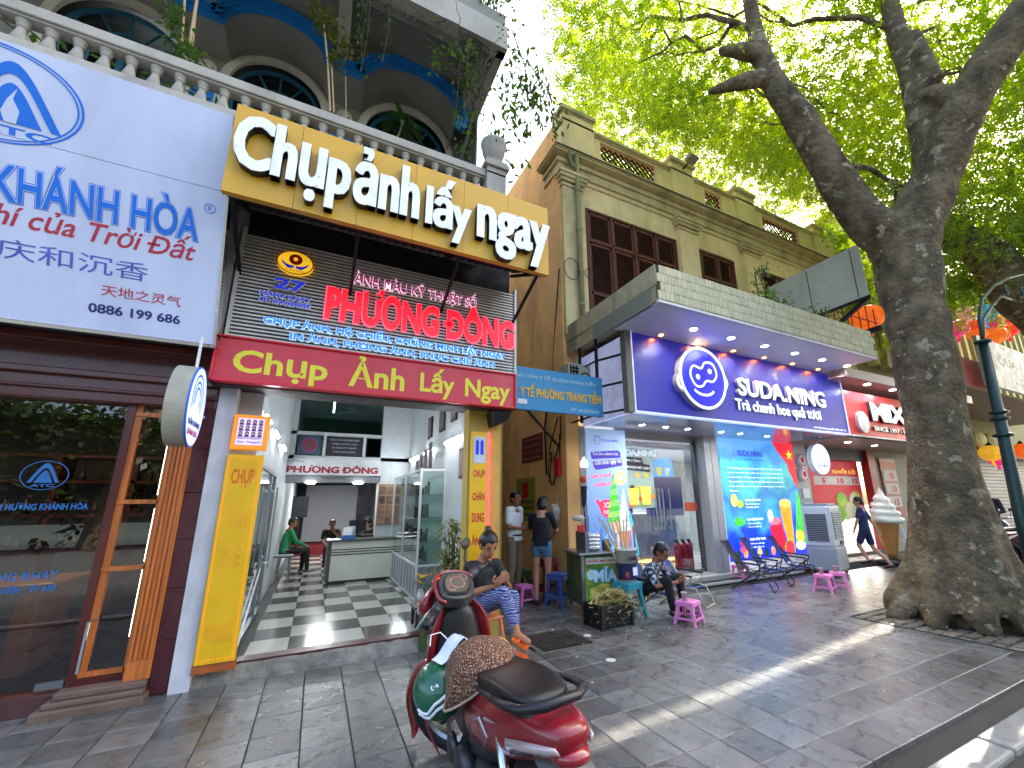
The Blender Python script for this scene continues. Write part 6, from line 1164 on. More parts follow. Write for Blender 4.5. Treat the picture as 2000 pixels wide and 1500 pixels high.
for (c_, _, _, r_, lb_), p in zip(lan, LP):
    t = thing('silk_lantern', lb_, 'lantern', p, local=True, group='silk lanterns'); rr = []
    for k in range(9):
        ph = math.pi*(k+.5)/9; rr.append([(r_*1.25*math.sin(ph)*(1-.06*(j % 2))*math.cos(j*math.pi/12), r_*1.25*math.sin(ph)*(1-.06*(j % 2))*math.sin(j*math.pi/12), -r_*1.0*math.cos(ph)) for j in range(24)])
    put('shade', MB().loft(rr), mat('silk '+c_, lc[c_], .5, var=.15, scale=6, emit=.12), t); put('tassel', MB().tube([(0,0,-r_*.95), (0,0,-r_*1.6)], [.03, .06], 6), MATS['silk '+c_], t)
    put('cap', MB().lathe([(.09, r_*.95), (.09, r_*1.05), (.01, r_*1.4)], 10), DARK, t)

# ================================================================ trees
BK = mat('mottled bark', '#6e604a', .95, var=.5, scale=5.0, bump=1., bscale=16, dirt='#2a261f', damt=.8, dscale=2.2)
_n = BK.node_tree.nodes; _l = BK.node_tree.links.new; _b = _n['Principled BSDF']; _in = _b.inputs['Base Color'].links[0].from_socket; _nb = [x for x in _n if x.type == 'BUMP'][0]; _nb.inputs['Distance'].default_value = .06
_tc = [x for x in _n if x.type == 'TEX_COORD'][0]; _nz = _n.new('ShaderNodeTexNoise'); _nz.inputs['Scale'].default_value = 4; _nz.inputs['Detail'].default_value = 6; _l(_tc.outputs['Object'], _nz.inputs['Vector'])
_ad = _n.new('ShaderNodeVectorMath'); _ad.operation = 'MULTIPLY_ADD'; _ad.inputs[1].default_value = (.75, .75, .75); _l(_nz.outputs['Color'], _ad.inputs[0]); _l(_tc.outputs['Object'], _ad.inputs[2])
for _sc, _t, _c, _a in ((2.3, .22, '#938870', .75), (5., .2, '#a89b80', .75), (3.4, .2, '#68664a', .6)):
    _v = _n.new('ShaderNodeTexVoronoi'); _v.inputs['Scale'].default_value = _sc; _l(_ad.outputs[0], _v.inputs['Vector']); _r = _n.new('ShaderNodeMapRange'); _r.inputs[1].default_value = _t+.1; _r.inputs[2].default_value = _t; _r.inputs[4].default_value = _a; _l(_v.outputs['Distance'], _r.inputs[0])
    _cc = _n.new('ShaderNodeMath'); _cc.operation = 'GREATER_THAN'; _cc.inputs[1].default_value = .5; _sx = _n.new('ShaderNodeSeparateColor'); _l(_v.outputs['Color'], _sx.inputs[0]); _l(_sx.outputs[0], _cc.inputs[0]); _mu = _n.new('ShaderNodeMath'); _mu.operation = 'MULTIPLY'; _l(_r.outputs[0], _mu.inputs[0]); _l(_cc.outputs[0], _mu.inputs[1])
    _m = _n.new('ShaderNodeMix'); _m.data_type = 'RGBA'; _l(_mu.outputs[0], _m.inputs[0]); _l(_in, _m.inputs[6]); _m.inputs[7].default_value = (*hx(_c), 1); _in = _m.outputs[2]
_l(_in, _b.inputs['Base Color']); _b.inputs['Specular IOR Level'].default_value = .15
def limb_mesh(paths, voxel=.05):
    b = MB()
    for pts, rad in paths:
        P = [Vector(p) for p in pts]; n = len(P); Q = []; RR = []
        for i in range(n-1):
            p0 = P[max(i-1, 0)]; p1 = P[i]; p2 = P[i+1]; p3 = P[min(i+2, n-1)]
            for j in range(4):
                t = j/4; Q.append(.5*((2*p1)+(p2-p0)*t+(2*p0-5*p1+4*p2-p3)*t*t+(3*p1-p0-3*p2+p3)*t**3)); RR.append(rad[i]+(rad[i+1]-rad[i])*t)
        Q.append(P[-1]); RR.append(rad[-1]); b.tube(Q, [r*(1+random.uniform(-.06, .06)) for r in RR], 14)
    return fuse(b, voxel, 2)
# main trunk, centre line from ground to fork, then three limbs
TX, TY = 7.50, 2.72
base = (TX, TY, -.05)
T1 = (7.463,2.719,0.666); T2 = (7.404,2.617,1.64); T3 = (7.422,2.542,3.037); T4 = (7.427,2.508,4.19); T5 = (7.5,2.477,5.204)
trunk = [(base, T1, T2, T3, T4, T5), (.52, .41, .37, .355, .36, .43)]
limbL = [(T5, (7.054,2.702,5.652), (6.587,2.826,6.499), (6.175,2.915,7.369), (5.8,3.023,8.102), (5.669,3.062,9.04), (5.728,3.083,10.517)), (.33, .29, .25, .22, .18, .12, .10)]
limbR = [(T5, (7.69,2.01,6.102), (7.661,1.614,6.74), (7.712,1.191,7.325), (7.865,0.729,7.857), (8.042,0.252,8.402)), (.38, .32, .28, .27, .25, .22)]
limbM = [((7.709,1.959,6.25), (7.841,1.958,7.254), (7.952,1.97,8.248), (7.958,2.043,9.223), (8.146,2.04,10.548)), (.27, .24, .20, .15, .12)]
stub1 = [((5.763,3.042,8.103), (5.327,3.202,7.932), (4.802,3.429,7.688)), (.14, .12, .05)]
stub2 = [((5.741,3.052,8.525), (5.357,3.142,8.508), (4.954,3.264,8.41)), (.13, .13, .06)]
paths = [trunk, limbL, limbR, limbM, stub1, stub2, [((7.821,1.727,7.699), (7.798,1.786,8.366), (8.038,1.83,9.004)), (.12, .1, .05)], [((7.697,1.515,7.026), (7.596,1.707,7.36), (7.635,1.888,7.473)), (.16, .12, .08)]]
for k in range(11):
    a = R(k*33+10); l = random.uniform(.78, .98); zz = random.uniform(1.7, 2.5)
    paths.append([((TX-.05+.20*math.cos(a), TY-.1+.20*math.sin(a), zz), (TX+.33*math.cos(a), TY-.04+.33*math.sin(a), .95), (TX+.50*math.cos(a), TY+.50*math.sin(a), .42), (TX+.72*math.cos(a), TY+.72*math.sin(a), .13), (TX+l*math.cos(a+.1), TY+l*math.sin(a+.1), -.02)), (.14, .17, .18, .15, .07)])
bigtree = thing('street_tree', 'huge old street tree with mottled grey bark and flaring roots in the pavement pit', 'tree', (TX, TY, 0))
put('trunk', limb_mesh(paths, .045), BK, bigtree)
# thinner branches
rb = MB()
def twig(p, q, r, n=7, wob=.18):
    pts = [Vector(p)]
    for i in range(1, n+1): pts.append(Vector(p).lerp(Vector(q), i/n)+Vector([random.uniform(-wob, wob) for _ in range(3)])*(i < n))
    rb.tube(pts, [r*(1-.75*i/n) for i in range(n+1)], 7); return pts
tips = []
srcs = [(6.175,2.915,7.369), (5.8,3.023,8.102), (5.669,3.062,9.04), (5.728,3.083,10.517), (6.587,2.826,6.499), (7.952,1.97,8.248), (7.958,2.043,9.223), (8.146,2.04,10.548), (7.712,1.191,7.325), (7.865,0.729,7.857)]
for s_ in srcs:
    for k in range(5):
        s0 = Vector(s_); d = Vector((random.uniform(-1, 1.), random.uniform(-.6, .7), random.uniform(-.05, .8))).normalized(); L0 = random.uniform(1.5, 4); tp_ = s0+d*L0
        if (tp_.y > .3 and tp_.z < 2.9+1.4*tp_.y) or .45*tp_.x+.86*tp_.y+.24*(tp_.z-1.5) < 7.6: continue
        pts = twig(s0, s0+d*L0, .05); tips.append(pts[-1])
        for j in (3, 5): d2 = (d+Vector([random.uniform(-.8, .8) for _ in range(3)])).normalized(); tp_ = pts[j]+d2*L0*.45; (twig(pts[j], tp_, .02, 5, .08) if not (tp_.y > .3 and tp_.z < 2.6+1.4*tp_.y) else None)
put('branch', rb, BK, bigtree)
# crown: compound leaves with paired leaflets hanging on twigs
def crown(N, sampler, leaf=.075, wid=.022, nl=9, droop=.5, reject=None):
    C = sampler(N); n = len(C)
    az = RNG.uniform(0, 2*np.pi, n); el = RNG.normal(-.35, .45, n)
    D = np.stack([np.cos(az)*np.cos(el), np.sin(az)*np.cos(el), np.sin(el)], 1)
    S_ = np.cross(D, [0, 0, 1.]); S_ /= np.linalg.norm(S_, axis=1)[:, None]+1e-6; Nn = np.cross(S_, D)
    L = leaf*RNG.uniform(.7, 1.25, n)*nl*.36; v = []
    for k in range(nl):
        f = (k+.5)/nl; side = 1 if k % 2 else -1
        base_ = C+D*(L*f)[:, None]; base_[:, 2] -= droop*L*f*f*.6
        d = (S_*side*.85+D*.45+Nn*RNG.uniform(-.35, .2, n)[:, None]); d /= np.linalg.norm(d, axis=1)[:, None]; d[:, 2] -= .25
        w = np.cross(d, Nn); w /= np.linalg.norm(w, axis=1)[:, None]+1e-6; ll = (leaf*RNG.uniform(.75, 1.25, n))[:, None]
        v.append(np.stack([base_, base_+d*ll*.45+w*wid, base_+d*ll, base_+d*ll*.5-w*wid], 1))
    v = np.concatenate(v, 0)
    if reject is not None: v = v[~reject(v.mean(1))]
    return v
def leafobj(name, v, m, parent=None):
    n = len(v); me = bpy.data.meshes.new(name); me.vertices.add(n*4); me.vertices.foreach_set('co', v.astype(np.float32).ravel()); me.loops.add(n*4); me.loops.foreach_set('vertex_index', np.arange(n*4, dtype=np.int32)); me.polygons.add(n); me.polygons.foreach_set('loop_start', np.arange(0, n*4, 4, dtype=np.int32)); me.update(calc_edges=True)
    return put(name, me, m, parent, kind='stuff')
SD = np.array(sdir)
def slot(c):   # gaps cut in the crown, shaped so sun streaks land on pavement and kerb
    t = c[:, 2]/SD[2]; g = c-SD*t[:, None]; w = .045+.07*np.clip((g[:, 0]-1.)/5.5, 0, 1)
    return ((g[:, 0] > .8) & (g[:, 0] < 6.5) & (np.abs(g[:, 1]-(2.5+.09*g[:, 0])) < w)) | ((g[:, 0] > 3.3) & (g[:, 0] < 6) & (np.abs(g[:, 1]-1.47) < .06))
def clumps(boxes, ncl, per, rad, keep=None):
    out = []
    cl = []
    while len(cl) < ncl:
        b_ = boxes[RNG.integers(len(boxes))]; p = np.array([RNG.uniform(b_[0], b_[1]), RNG.uniform(b_[2], b_[3]), RNG.uniform(b_[4], b_[5])])
        if keep is None or keep(p): cl.append(p)
    for p in cl:
        k = int(per*RNG.uniform(.5, 1.5)); q = p+RNG.normal(0, 1, (k, 3))*np.array([rad, rad, rad*.55])*RNG.uniform(.6, 1.3); out.append(q)
    return np.concatenate(out)
def keepA(p):
    x, y, z = p
    if .45*x+.86*y+.24*(z-1.5) < 7.2: return False
    if x < .62*max(y, 0)+.25*(3-min(3, max(y, 0))) or x < 1.6: return False
    if y > .5 and z < 2.3+1.36*y and x < 14: return False
    if y < -1.2+.12*max(0, x-6)*-1: return False
    e = ((x-8)/9.8)**2+((y-2.5)/7)**2
    return e < 1 and z > 5.2+1.4*e*0 and math.hypot(x, y) > 3
def rejA(c):
    return slot(c) | ((c[:, 1] > .3) & (c[:, 0] < 13.5) & (c[:, 2] < 1.9+1.34*c[:, 1])) | (c[:, 0] < .56*c[:, 1]-.1)
def sampA(N): return clumps([(1.6, 16, -4, 8.5, 6.0, 13)], N, 12, .36, keepA)
vA = crown(3500, sampA, leaf=.062, wid=.017, reject=rejA)
def sampA2(N): return clumps([(3.4, 15, 6.0, 11.5, 9.9, 14.5)], N, 12, .42, lambda p: p[0] > .62*p[1] and p[2] > 10.1 and p[2] < 3.2+1.42*p[1]+(p[0]-3)*.25)
vA = np.concatenate([vA, crown(1200, sampA2, leaf=.075, wid=.021, nl=8, reject=lambda c: slot(c) | (c[:, 0] < .585*c[:, 1]) | (c[:, 2] < 9.75))])
leafobj('crown', vA, leafmat('canopy leaf', '#365c10', '#9cae28', .64), bigtree)
# second tree: leaning limb at the right edge
T2_ = thing('street_tree', 'leaning dark limbed tree entering from the right edge behind the street lamp', 'tree', (13, 1.9, 0))
put('trunk', limb_mesh([[((12.405,3.481,7.394), (12.63,3.165,7.269), (13.032,2.868,6.746), (13.48,2.737,5.958), (14.237,2.488,5.015), (15.102,2.391,3.325), (15.995,2.541,0.698)), (.2, .33, .40, .44, .48, .5, .55)], [((12.63,3.165,7.269), (12.713,3.385,7.99), (12.693,3.614,8.874)), (.3, .2, .1)]], .06), BK, T2_)
def keepB(p):
    x, y, z = p; return not (y > .3 and z < 1.6+.33*math.hypot(x, y))
def sampB(N): return clumps([(13, 30, -5, 6.0, 5.5, 14), (15, 26, -2, 5.5, 6.0, 10)], N, 12, .6, keepB)
vB = crown(1500, sampB, leaf=.13, wid=.04, nl=7, reject=slot)
leafobj('crown', vB, leafmat('far canopy leaf', '#3a6014', '#6f8e1c', .55), T2_)
# trees across the street behind the camera (seen in the shop glass)
def sampC(N): return clumps([(-22, 24, -20, -15, 2.5, 6)], N, 14, 1.0)
vC = crown(900, sampC, leaf=.4, wid=.12, nl=6)
o = leafobj('lakeside_trees', vC, leafmat('lakeside leaf', '#1c2c0c', '#34481a', .25))
b = MB()
for k in range(8): x = -20+6*k+random.uniform(-1, 1); b.tube([(x, -15, -.2), (x+.5, -15, 3), (x+1.5, -15.5, 7)], [.35, .28, .15], 8)
put('lakeside_trunks', b, BK, None, kind='stuff'); struct('lake', MB().box(-60, 80, -60, -17, -.13, -.12), mat('lake water', '#5a6a60', .1, var=.05))
# street lamp
t = thing('street_lamp', 'dark green cast iron street lamp post with scrolled arm in front of the lanterns', 'street lamp', (7.1, 1.9, 0)); GM = mat('lamp green', '#16302c', .4, .3, var=.15)
A0, A1, A2 = (7.048,1.9,1.327), (7.195,1.9,2.209), (7.378,1.9,3.426)
put('post', MB().tube([(A0[0]-.05, 1.9, -.1), A0, A1, A2], [.068, .062, .056, .048], 18), GM, t, smooth=True)
rr = MB()
for c_, r_ in ((A1, .095), ((7.226,1.9,2.411), .09), ((7.248,1.9,2.489), .09), (A2, .085)): rr.lathe([(r_-.015, -.02), (r_, -.01), (r_, .01), (r_-.015, .02)], 18, c_)
put('collar', rr, GM, t, smooth=True)
put('arm', MB().tube([A2, (7.495,1.9,3.79), (7.777,1.9,4.111), (8.391,1.9,4.467), (9.2,1.9,4.803), (10.541,1.9,5.259)], .022, 10).tube([A2, (7.598,1.9,3.774), (8.027,1.9,4.05), (8.589,1.9,4.349), (9,1.9,4.384)], .018, 10), GM, t, smooth=True)
sc_ = MB()
for (cx_, cy_, r_) in ((1966,568,.075), (1996,568,.09)):
    pass
C1, C2 = (8.91,1.9,4.507), (9.668,1.9,4.667)
for c_, r_ in ((C1, .09), (C2, .10)): sc_.tube([(c_[0]+r_*(1-k/26)*math.cos(k*.45), 1.9, c_[2]+r_*(1-k/26)*math.sin(k*.45)) for k in range(24)], .014, 6)
put('scroll', sc_, GM, t, smooth=True)
t = thing('camera_dome', 'small dark dome security camera under the tan soffit right of the trunk', 'camera', (17.555,5,4.63), local=True); put('dome', MB().ball((0,0,0), .14, 14, 8).lathe([(.17, .06), (.17, .2)], 14), BLACK, t)
t = thing('roof_floodlight', 'floodlight on a thin arm fixed to the parapet of the villa', 'floodlight', (7.2, 6.2, 9.3)); P0, P1, P2 = (7.103,6.2,9.313), (7.15,5.9,9.414), (7.169,5.7,9.488); put('arm', MB().tube([P0, P1], .02), DARK, t); put('head', MB().bar(P1, P2, .28, .1), mat('pale lamp head', '#a09a88', .5), t)

# ================================================================ scooter
SC = thing('motor_scooter', 'parked red and black motor scooter with front wheel turned left in the foreground', 'motorbike', (.905, 2.32, 0), rotz=R(1.5), local=True)
SC.rotation_euler = (0, R(-5), R(1.5))
RED = mat('scooter red paint', '#800e1c', .3, 0, var=.08, dirt='#5a3a36', damt=.35, dscale=5, coat=.45); BP = mat('scooter grey black plastic', '#26272a', .42, var=.12, dirt='#5a5752', damt=.3, dscale=6, bump=.05); SV = mat('seat vinyl', '#101013', .42, var=.1, bump=.12, bscale=120); TY_ = mat('tyre rubber', '#17171a', .75, var=.2); ALU = mat('scuffed aluminium', '#8f9092', .35, .9, var=.15)
def ringy(y, cz, hw, hh, p=2.6, n=20, cx=0, sk=0):
    out = []
    for k in range(n):
        t = 2*math.pi*k/n; c, s = math.cos(t), math.sin(t); out.append((cx+hw*math.copysign(abs(c)**(2/p), c), y+sk*s, cz+hh*math.copysign(abs(s)**(2/p), s)))
    return out
hd = V(0, .36, .92); wh = V(0, .62, .265); axis = (hd-wh).normalized(); SR = Matrix.Translation(hd) @ Matrix.Rotation(R(42), 4, axis) @ Matrix.Translation(-hd)
def wheel(c, M=None, nm='wheel'):
    t = MB().lathe([(.185,-.035),(.20,-.045),(.235,-.048),(.262,-.035),(.272,-.012),(.272,.012),(.262,.035),(.235,.048),(.20,.045),(.185,.035)], 44, c, 'x', caps=False)
    r = MB().lathe([(.188,-.034),(.18,-.036),(.165,-.02),(.165,.02),(.18,.036),(.188,.034)], 40, c, 'x', caps=False).lathe([(.0,-.05),(.05,-.05),(.055,-.03),(.055,.03),(.05,.05),(0,.05)], 20, c, 'x')
    for k in range(5):
        a = R(72*k); r.bar(V(c)+V(0, .04*math.cos(a), .04*math.sin(a)), V(c)+V(0, .17*math.cos(a), .17*math.sin(a)), .03, .035, (1,0,0))
    if M: t.xf(M); r.xf(M)
    w = put(nm, t, TY_, SC, smooth=True); put('rim', r, ALU, w)
wheel((0, -.60, .27)); wheel((0, .62, .27), SR)
# fender with beak
rg = []
for k, a in enumerate(range(-35, 176, 14)):
    rr = .315+(.02 if a > 60 else 0); w = .062 if a < 130 else .055; w = w if a > -20 else .035; c = V(0, .62+rr*math.cos(R(a)), .27+rr*math.sin(R(a))); o_ = V(0, math.cos(R(a)), math.sin(R(a)))
    rg.append([c-V(w, 0, 0)-o_*.05, c-V(w*.8, 0, 0)-o_*.01, c+o_*.012, c+V(w*.8, 0, 0)-o_*.01, c+V(w, 0, 0)-o_*.05, c+V(w*.75, 0, 0)-o_*.02, c-o_*.0, c-V(w*.75, 0, 0)-o_*.02])
rg = [[p+(V(0, .10, -.03) if i == 0 else V(0, .04, -.01) if i == 1 else V(0,0,0)) for p in r_] for i, r_ in enumerate(rg)]
put('front_fender', MB().loft(rg).xf(SR), RED, SC, smooth=True, subd=1)
b = MB()
for s in (-1, 1): b.tube([V(s*.085, .62, .27), V(s*.085, .50, .56), V(s*.06, .44, .74)], [.028, .026, .022], 12); b.tube([V(s*.10, .62, .27), V(s*.02, .62, .27)], .018, 10)
b.tube([V(0, .44, .72), V(0, .33, .98)], .03, 12); put('fork', b.xf(SR), BP, SC, smooth=True)
put('brake_disc', MB().lathe([(.05, 0), (.10, 0), (.10, .004), (.05, .004)], 24, (.055, .62, .27), 'x').xf(SR), ALU, SC)
# leg shield
def shieldsec(z, hw, y, dp, n=9): # open-ish shell section in plan
    out = []
    for k in range(n): t = -1+2*k/(n-1); out.append((hw*t, y-dp*(t*t), z))
    for k in range(n): t = 1-2*k/(n-1); out.append((hw*t*.93, y-dp*(t*t)-.035, z))
    return out
ss = [(.30,.10,.46,.02),(.36,.155,.50,.05),(.46,.185,.535,.08),(.58,.20,.53,.11),(.70,.205,.50,.13),(.80,.185,.465,.12),(.88,.15,.44,.09),(.94,.10,.42,.05),(.97,.06,.41,.03)]
put('leg_shield', MB().loft([shieldsec(*a) for a in ss]), RED, SC, smooth=True, subd=1)
put('shield_wing', MB().loft([[(-.19,.40,.72),(-.205,.38,.70),(-.20,.36,.72)],[(-.24,.36,.55),(-.255,.33,.53),(-.235,.31,.55)],[(-.23,.34,.36),(-.24,.30,.35),(-.22,.28,.36)],[(-.17,.24,.24),(-.18,.2,.23),(-.16,.2,.24)]]), RED, SC, smooth=True, subd=1)
put('shield_wing', MB().loft([[(.19,.40,.72),(.205,.38,.70),(.20,.36,.72)],[(.24,.36,.55),(.255,.33,.53),(.235,.31,.55)],[(.23,.34,.36),(.24,.30,.35),(.22,.28,.36)],[(.17,.24,.24),(.18,.2,.23),(.16,.2,.24)]]), RED, SC, smooth=True, subd=1)
put('inner_panel', MB().loft([[(x*w, y, z) for x, y in ((-1, .0), (-.6, -.05), (0, -.07), (.6, -.05), (1, 0))]+[(x*w*.8, y+.05, z) for x, y in ((1, 0), (0, .03), (-1, 0))] if False else [(-w, yy, z), (-w*.6, yy-.045, z), (0, yy-.06, z), (w*.6, yy-.045, z), (w, yy, z), (w*.5, yy+.04, z), (-w*.5, yy+.04, z)] for z, w, yy in ((.34,.13,.42),(.46,.165,.44),(.60,.17,.42),(.74,.165,.39),(.86,.13,.38),(.93,.09,.38))]), BP, SC, smooth=True, subd=1)
put('tunnel', MB().loft([ringy(y, cz, hw, hh, 3) for y, cz, hw, hh in ((.44,.50,.07,.13),(.34,.46,.085,.12),(.2,.42,.09,.10),(.08,.44,.10,.12),(-.02,.5,.11,.15))]), BP, SC, smooth=True)
put('engine', MB().loft([ringy(y, cz, hw, hh, 3) for y, cz, hw, hh in ((.22,.27,.07,.05),(.12,.27,.12,.09),(-.1,.28,.13,.11),(-.3,.30,.12,.10),(-.38,.3,.06,.06))]).lathe([(.02,-.17),(.09,-.165),(.10,-.14),(.10,-.1)], 20, (0,-.05,.30), 'x').lathe([(.02,-.16),(.06,-.155),(.07,-.13)], 20, (0,.12,.32), 'x'), mat('engine alloy', '#4a4a4c', .45, .8, var=.3, dirt='#1e1c1a', damt=.6), SC, smooth=True)
b = MB(); b.bar((-.10,-.05,.27), (-.10,-.60,.27), .03, .09, (0,0,1)); b.bar((.10,-.05,.27), (.10,-.60,.27), .025, .05, (0,0,1)); put('chain_case', b, BP, SC, bevel=.01)
put('shock', MB().tube([(-.13,-.58,.30), (-.125,-.50,.62)], .022, 12).tube([(.13,-.58,.30), (.125,-.50,.62)], .022, 12), CHROME, SC, smooth=True)
put('exhaust', MB().tube([(.10,.08,.22),(.14,-.05,.18),(.15,-.2,.2),(.16,-.3,.24),(.165,-.75,.32),(.165,-.8,.33)], [.018,.02,.025,.045,.055,.04], 14), ALU, SC, smooth=True)
put('footpeg', MB().bar((-.27,.02,.25), (.27,.02,.25), .025, .02).bar((-.24,-.22,.28), (-.14,-.2,.28), .03, .02), BP, SC, bevel=.004)
put('side_stand', MB().tube([(-.10,-.02,.24), (-.21,.02,.02)], .012, 8), ALU, SC)
# red side and tail panels
body = [(.04,.52,.10,.10),(-.05,.54,.135,.14),(-.2,.57,.15,.15),(-.35,.60,.155,.14),(-.5,.635,.15,.125),(-.65,.67,.135,.10),(-.76,.695,.115,.075),(-.84,.71,.085,.05),(-.88,.715,.05,.03)]
put('side_panel', MB().loft([ringy(y, cz, hw, hh, 2.7) for y, cz, hw, hh in body]), RED, SC, smooth=True, subd=1)
put('lower_panel', MB().loft([ringy(y, cz, hw, hh, 3) for y, cz, hw, hh in ((.06,.42,.08,.07),(-.1,.43,.12,.09),(-.25,.46,.11,.07),(-.4,.50,.08,.05))]), BP, SC, smooth=True)
seat = [(.07,.705,.06,.025),(.02,.725,.095,.036),(-.12,.735,.115,.038),(-.25,.74,.128,.038),(-.34,.75,.134,.04),(-.42,.765,.136,.042),(-.56,.775,.13,.038),(-.66,.78,.112,.032),(-.72,.78,.08,.018)]
put('seat', MB().loft([ringy(y, cz, hw, hh, 3.6) for y, cz, hw, hh in seat]), SV, SC, smooth=True, subd=1)
put('seat_edge', MB().loft([ringy(y, cz-.03, hw+.008, .018, 2.8) for y, cz, hw, hh in seat]), BP, SC, smooth=True)
put('grab_rail', MB().tube([(-.158,-.50,.76),(-.158,-.62,.78),(-.14,-.74,.80),(-.07,-.80,.81),(.07,-.80,.81),(.14,-.74,.80),(.158,-.62,.78),(.158,-.50,.76)], [.012,.015,.017,.018,.018,.017,.015,.012], 12), BLACK, SC, smooth=True)
TLc = mat('clear tail lens', '#b9a4a0', .12, var=.1, coat=.6); put('tail_lens', MB().loft([ringy(y, cz, hw, hh, 2.6) for y, cz, hw, hh in ((-.80,.655,.075,.03),(-.86,.66,.062,.028),(-.905,.668,.03,.015))]), mat('red tail lens', '#8e1420', .15, coat=.8), SC, smooth=True)
for s in (-1, 1):
    put('rear_indicator', MB().loft([[(s*.13,-.60,.60),(s*.15,-.60,.63),(s*.148,-.60,.66)],[(s*.105,-.78,.655),(s*.128,-.76,.68),(s*.12,-.76,.70)],[(s*.06,-.87,.685),(s*.085,-.86,.70),(s*.075,-.86,.71)]]), TLc, SC, smooth=True)
    put('tail_sticker', MB().tube([(s*.158,-.28,.60),(s*.162,-.36,.64),(s*.160,-.44,.60),(s*.158,-.40,.55)], [.003,.006,.005,.002], 5).tube([(s*.160,-.42,.66),(s*.156,-.52,.68)], [.006,.002], 5), mat('silver sticker', '#a8a8aa', .3, .5), SC)
put('rear_fender', MB().loft([[(-w, y, z), (0, y+.01, z+.02), (w, y, z), (0, y-.02, z-.015)] for y, z, w in ((-.72,.62,.09),(-.84,.58,.095),(-.92,.47,.095),(-.96,.34,.09))]), mat('grey fender plastic', '#6a6c6e', .5, var=.1), SC, smooth=True)
pl = put('number_plate', MB().box(-.09, .09, -.004, .004, -.07, .07).xf(Matrix.Translation((0,-.965,.46)) @ Matrix.Rotation(R(-14), 4, 'X')), mat('plate white', '#c9cac8', .4, dirt='#8a877e', damt=.3), SC, bevel=.004)
for s_, z0, z1 in (('29-E1', .005, .055), ('527.18', -.058, .0)):
    me = textmesh(s_, .03); bm_ = MB(); 
    T(s_, -.07, .07, z0, z1, -.0045, PRINTK, pl, ext=.001, bold=.03, name='plate_text').matrix_local = Matrix.Translation((0,-.965,.46)) @ Matrix.Rotation(R(-14), 4, 'X')
put('plate_lamp', MB().lathe([(.03,-.02),(.034,0),(.03,.02)], 14, (.16,-.86,.53), 'x').lathe([(.03,-.02),(.034,0),(.03,.02)], 14, (-.16,-.86,.53), 'x'), BLACK, SC, smooth=True)
# handlebar group (turned)
hb = MB().loft([ringy(y, cz, hw, hh, 2.5, 20) for y, cz, hw, hh in ((.56,.96,.04,.025),(.52,.965,.085,.04),(.45,.97,.10,.052),(.36,.975,.10,.05),(.30,.975,.07,.04),(.26,.97,.035,.02))]); put('handlebar_cover', hb.xf(SR), BP, SC, smooth=True, subd=1)
hb = MB()
for s in (-1, 1): hb.loft([[(s*x, y+dy, z+dz) for dy, dz in ((.035,0),(.02,.03),(-.02,.03),(-.035,0),(-.02,-.025),(.02,-.025))] for x, y, z in ((.08,.40,.99),(.15,.38,1.0),(.21,.35,1.01),(.24,.34,1.01))])
put('bar_shroud', hb.xf(SR), BP, SC, smooth=True, subd=1)
put('front_cowl', MB().loft([ringy(y, cz, hw, hh, 2.4) for y, cz, hw, hh in ((.60,.93,.04,.03),(.575,.95,.11,.055),(.53,.97,.14,.07),(.48,.985,.145,.075),(.465,.99,.14,.07))]).xf(SR), RED, SC, smooth=True, subd=1)
put('headlight', MB().loft([ringy(y, cz, hw, hh, 2.4) for y, cz, hw, hh in ((.625,.92,.03,.02),(.605,.935,.08,.035),(.57,.94,.09,.04))]).xf(SR), mat('headlight lens', '#b9bcc0', .08, coat=1), SC, smooth=True)
DM = SR @ Matrix.Translation((0, .335, 1.045)) @ Matrix.Rotation(R(38), 4, 'X')
def disc(rx, ry, z0, z1, f=1.): return MB().loft([[(rx*math.cos(q), ry*math.sin(q)*(1-.25*math.cos(2*q)), z0) for q in np.linspace(0, 2*math.pi, 29)[:-1]], [(rx*f*math.cos(q), ry*f*math.sin(q)*(1-.25*math.cos(2*q)), z1) for q in np.linspace(0, 2*math.pi, 29)[:-1]]])
put('instrument_pod', disc(.15, .10, -.06, .0, .9).xf(DM), BP, SC, bevel=.01)
put('gauge_bezel', disc(.115, .068, .0, .008, .95).xf(DM), BLACK, SC); put('gauge_glass', disc(.10, .056, .006, .012).xf(DM), mat('gauge glass', '#4c4446', .08, coat=1), SC)
put('dial', MB().ringz(0, 0, .046, .040, 0, .002, 28).ringz(-.068, 0, .024, .020, 0, .002, 20).ringz(.068, 0, .024, .020, 0, .002, 20).xf(DM @ Matrix.Translation((0, 0, .013)) @ Matrix.Rotation(R(-90), 4, 'X')), mat('dial print', '#b07070', .4), SC)
put('pod_trim', MB().tube([(.155*math.cos(q), .104*math.sin(q)*(1-.25*math.cos(2*q)), -.02) for q in np.linspace(R(-20), R(200), 24)], .012, 8).xf(DM), RED, SC, smooth=True)
for s in (-1, 1):
    put('grip', MB().tube([(s*.22,.345,1.01),(s*.36,.315,1.005)], [.019,.018], 14).lathe([(.022, 0), (.022, .012)], 12, (s*.355-.006, .316, 1.005), 'x').xf(SR), BLACK, SC, smooth=True)
    put('lever', MB().tube([(s*.21,.38,1.015),(s*.25,.39,1.01),(s*.36,.38,.995)], [.009,.007,.006], 8).xf(SR), ALU, SC, smooth=True)
put('mirror_stem', MB().tube([(.19,.37,1.03),(.23,.40,1.10),(.27,.40,1.16)], .007, 8).xf(SR), BLACK, SC, smooth=True)
put('mirror', MB().ball((.29,.40,1.18), (.055,.012,.035), 16, 8).xf(SR), BLACK, SC, smooth=True)
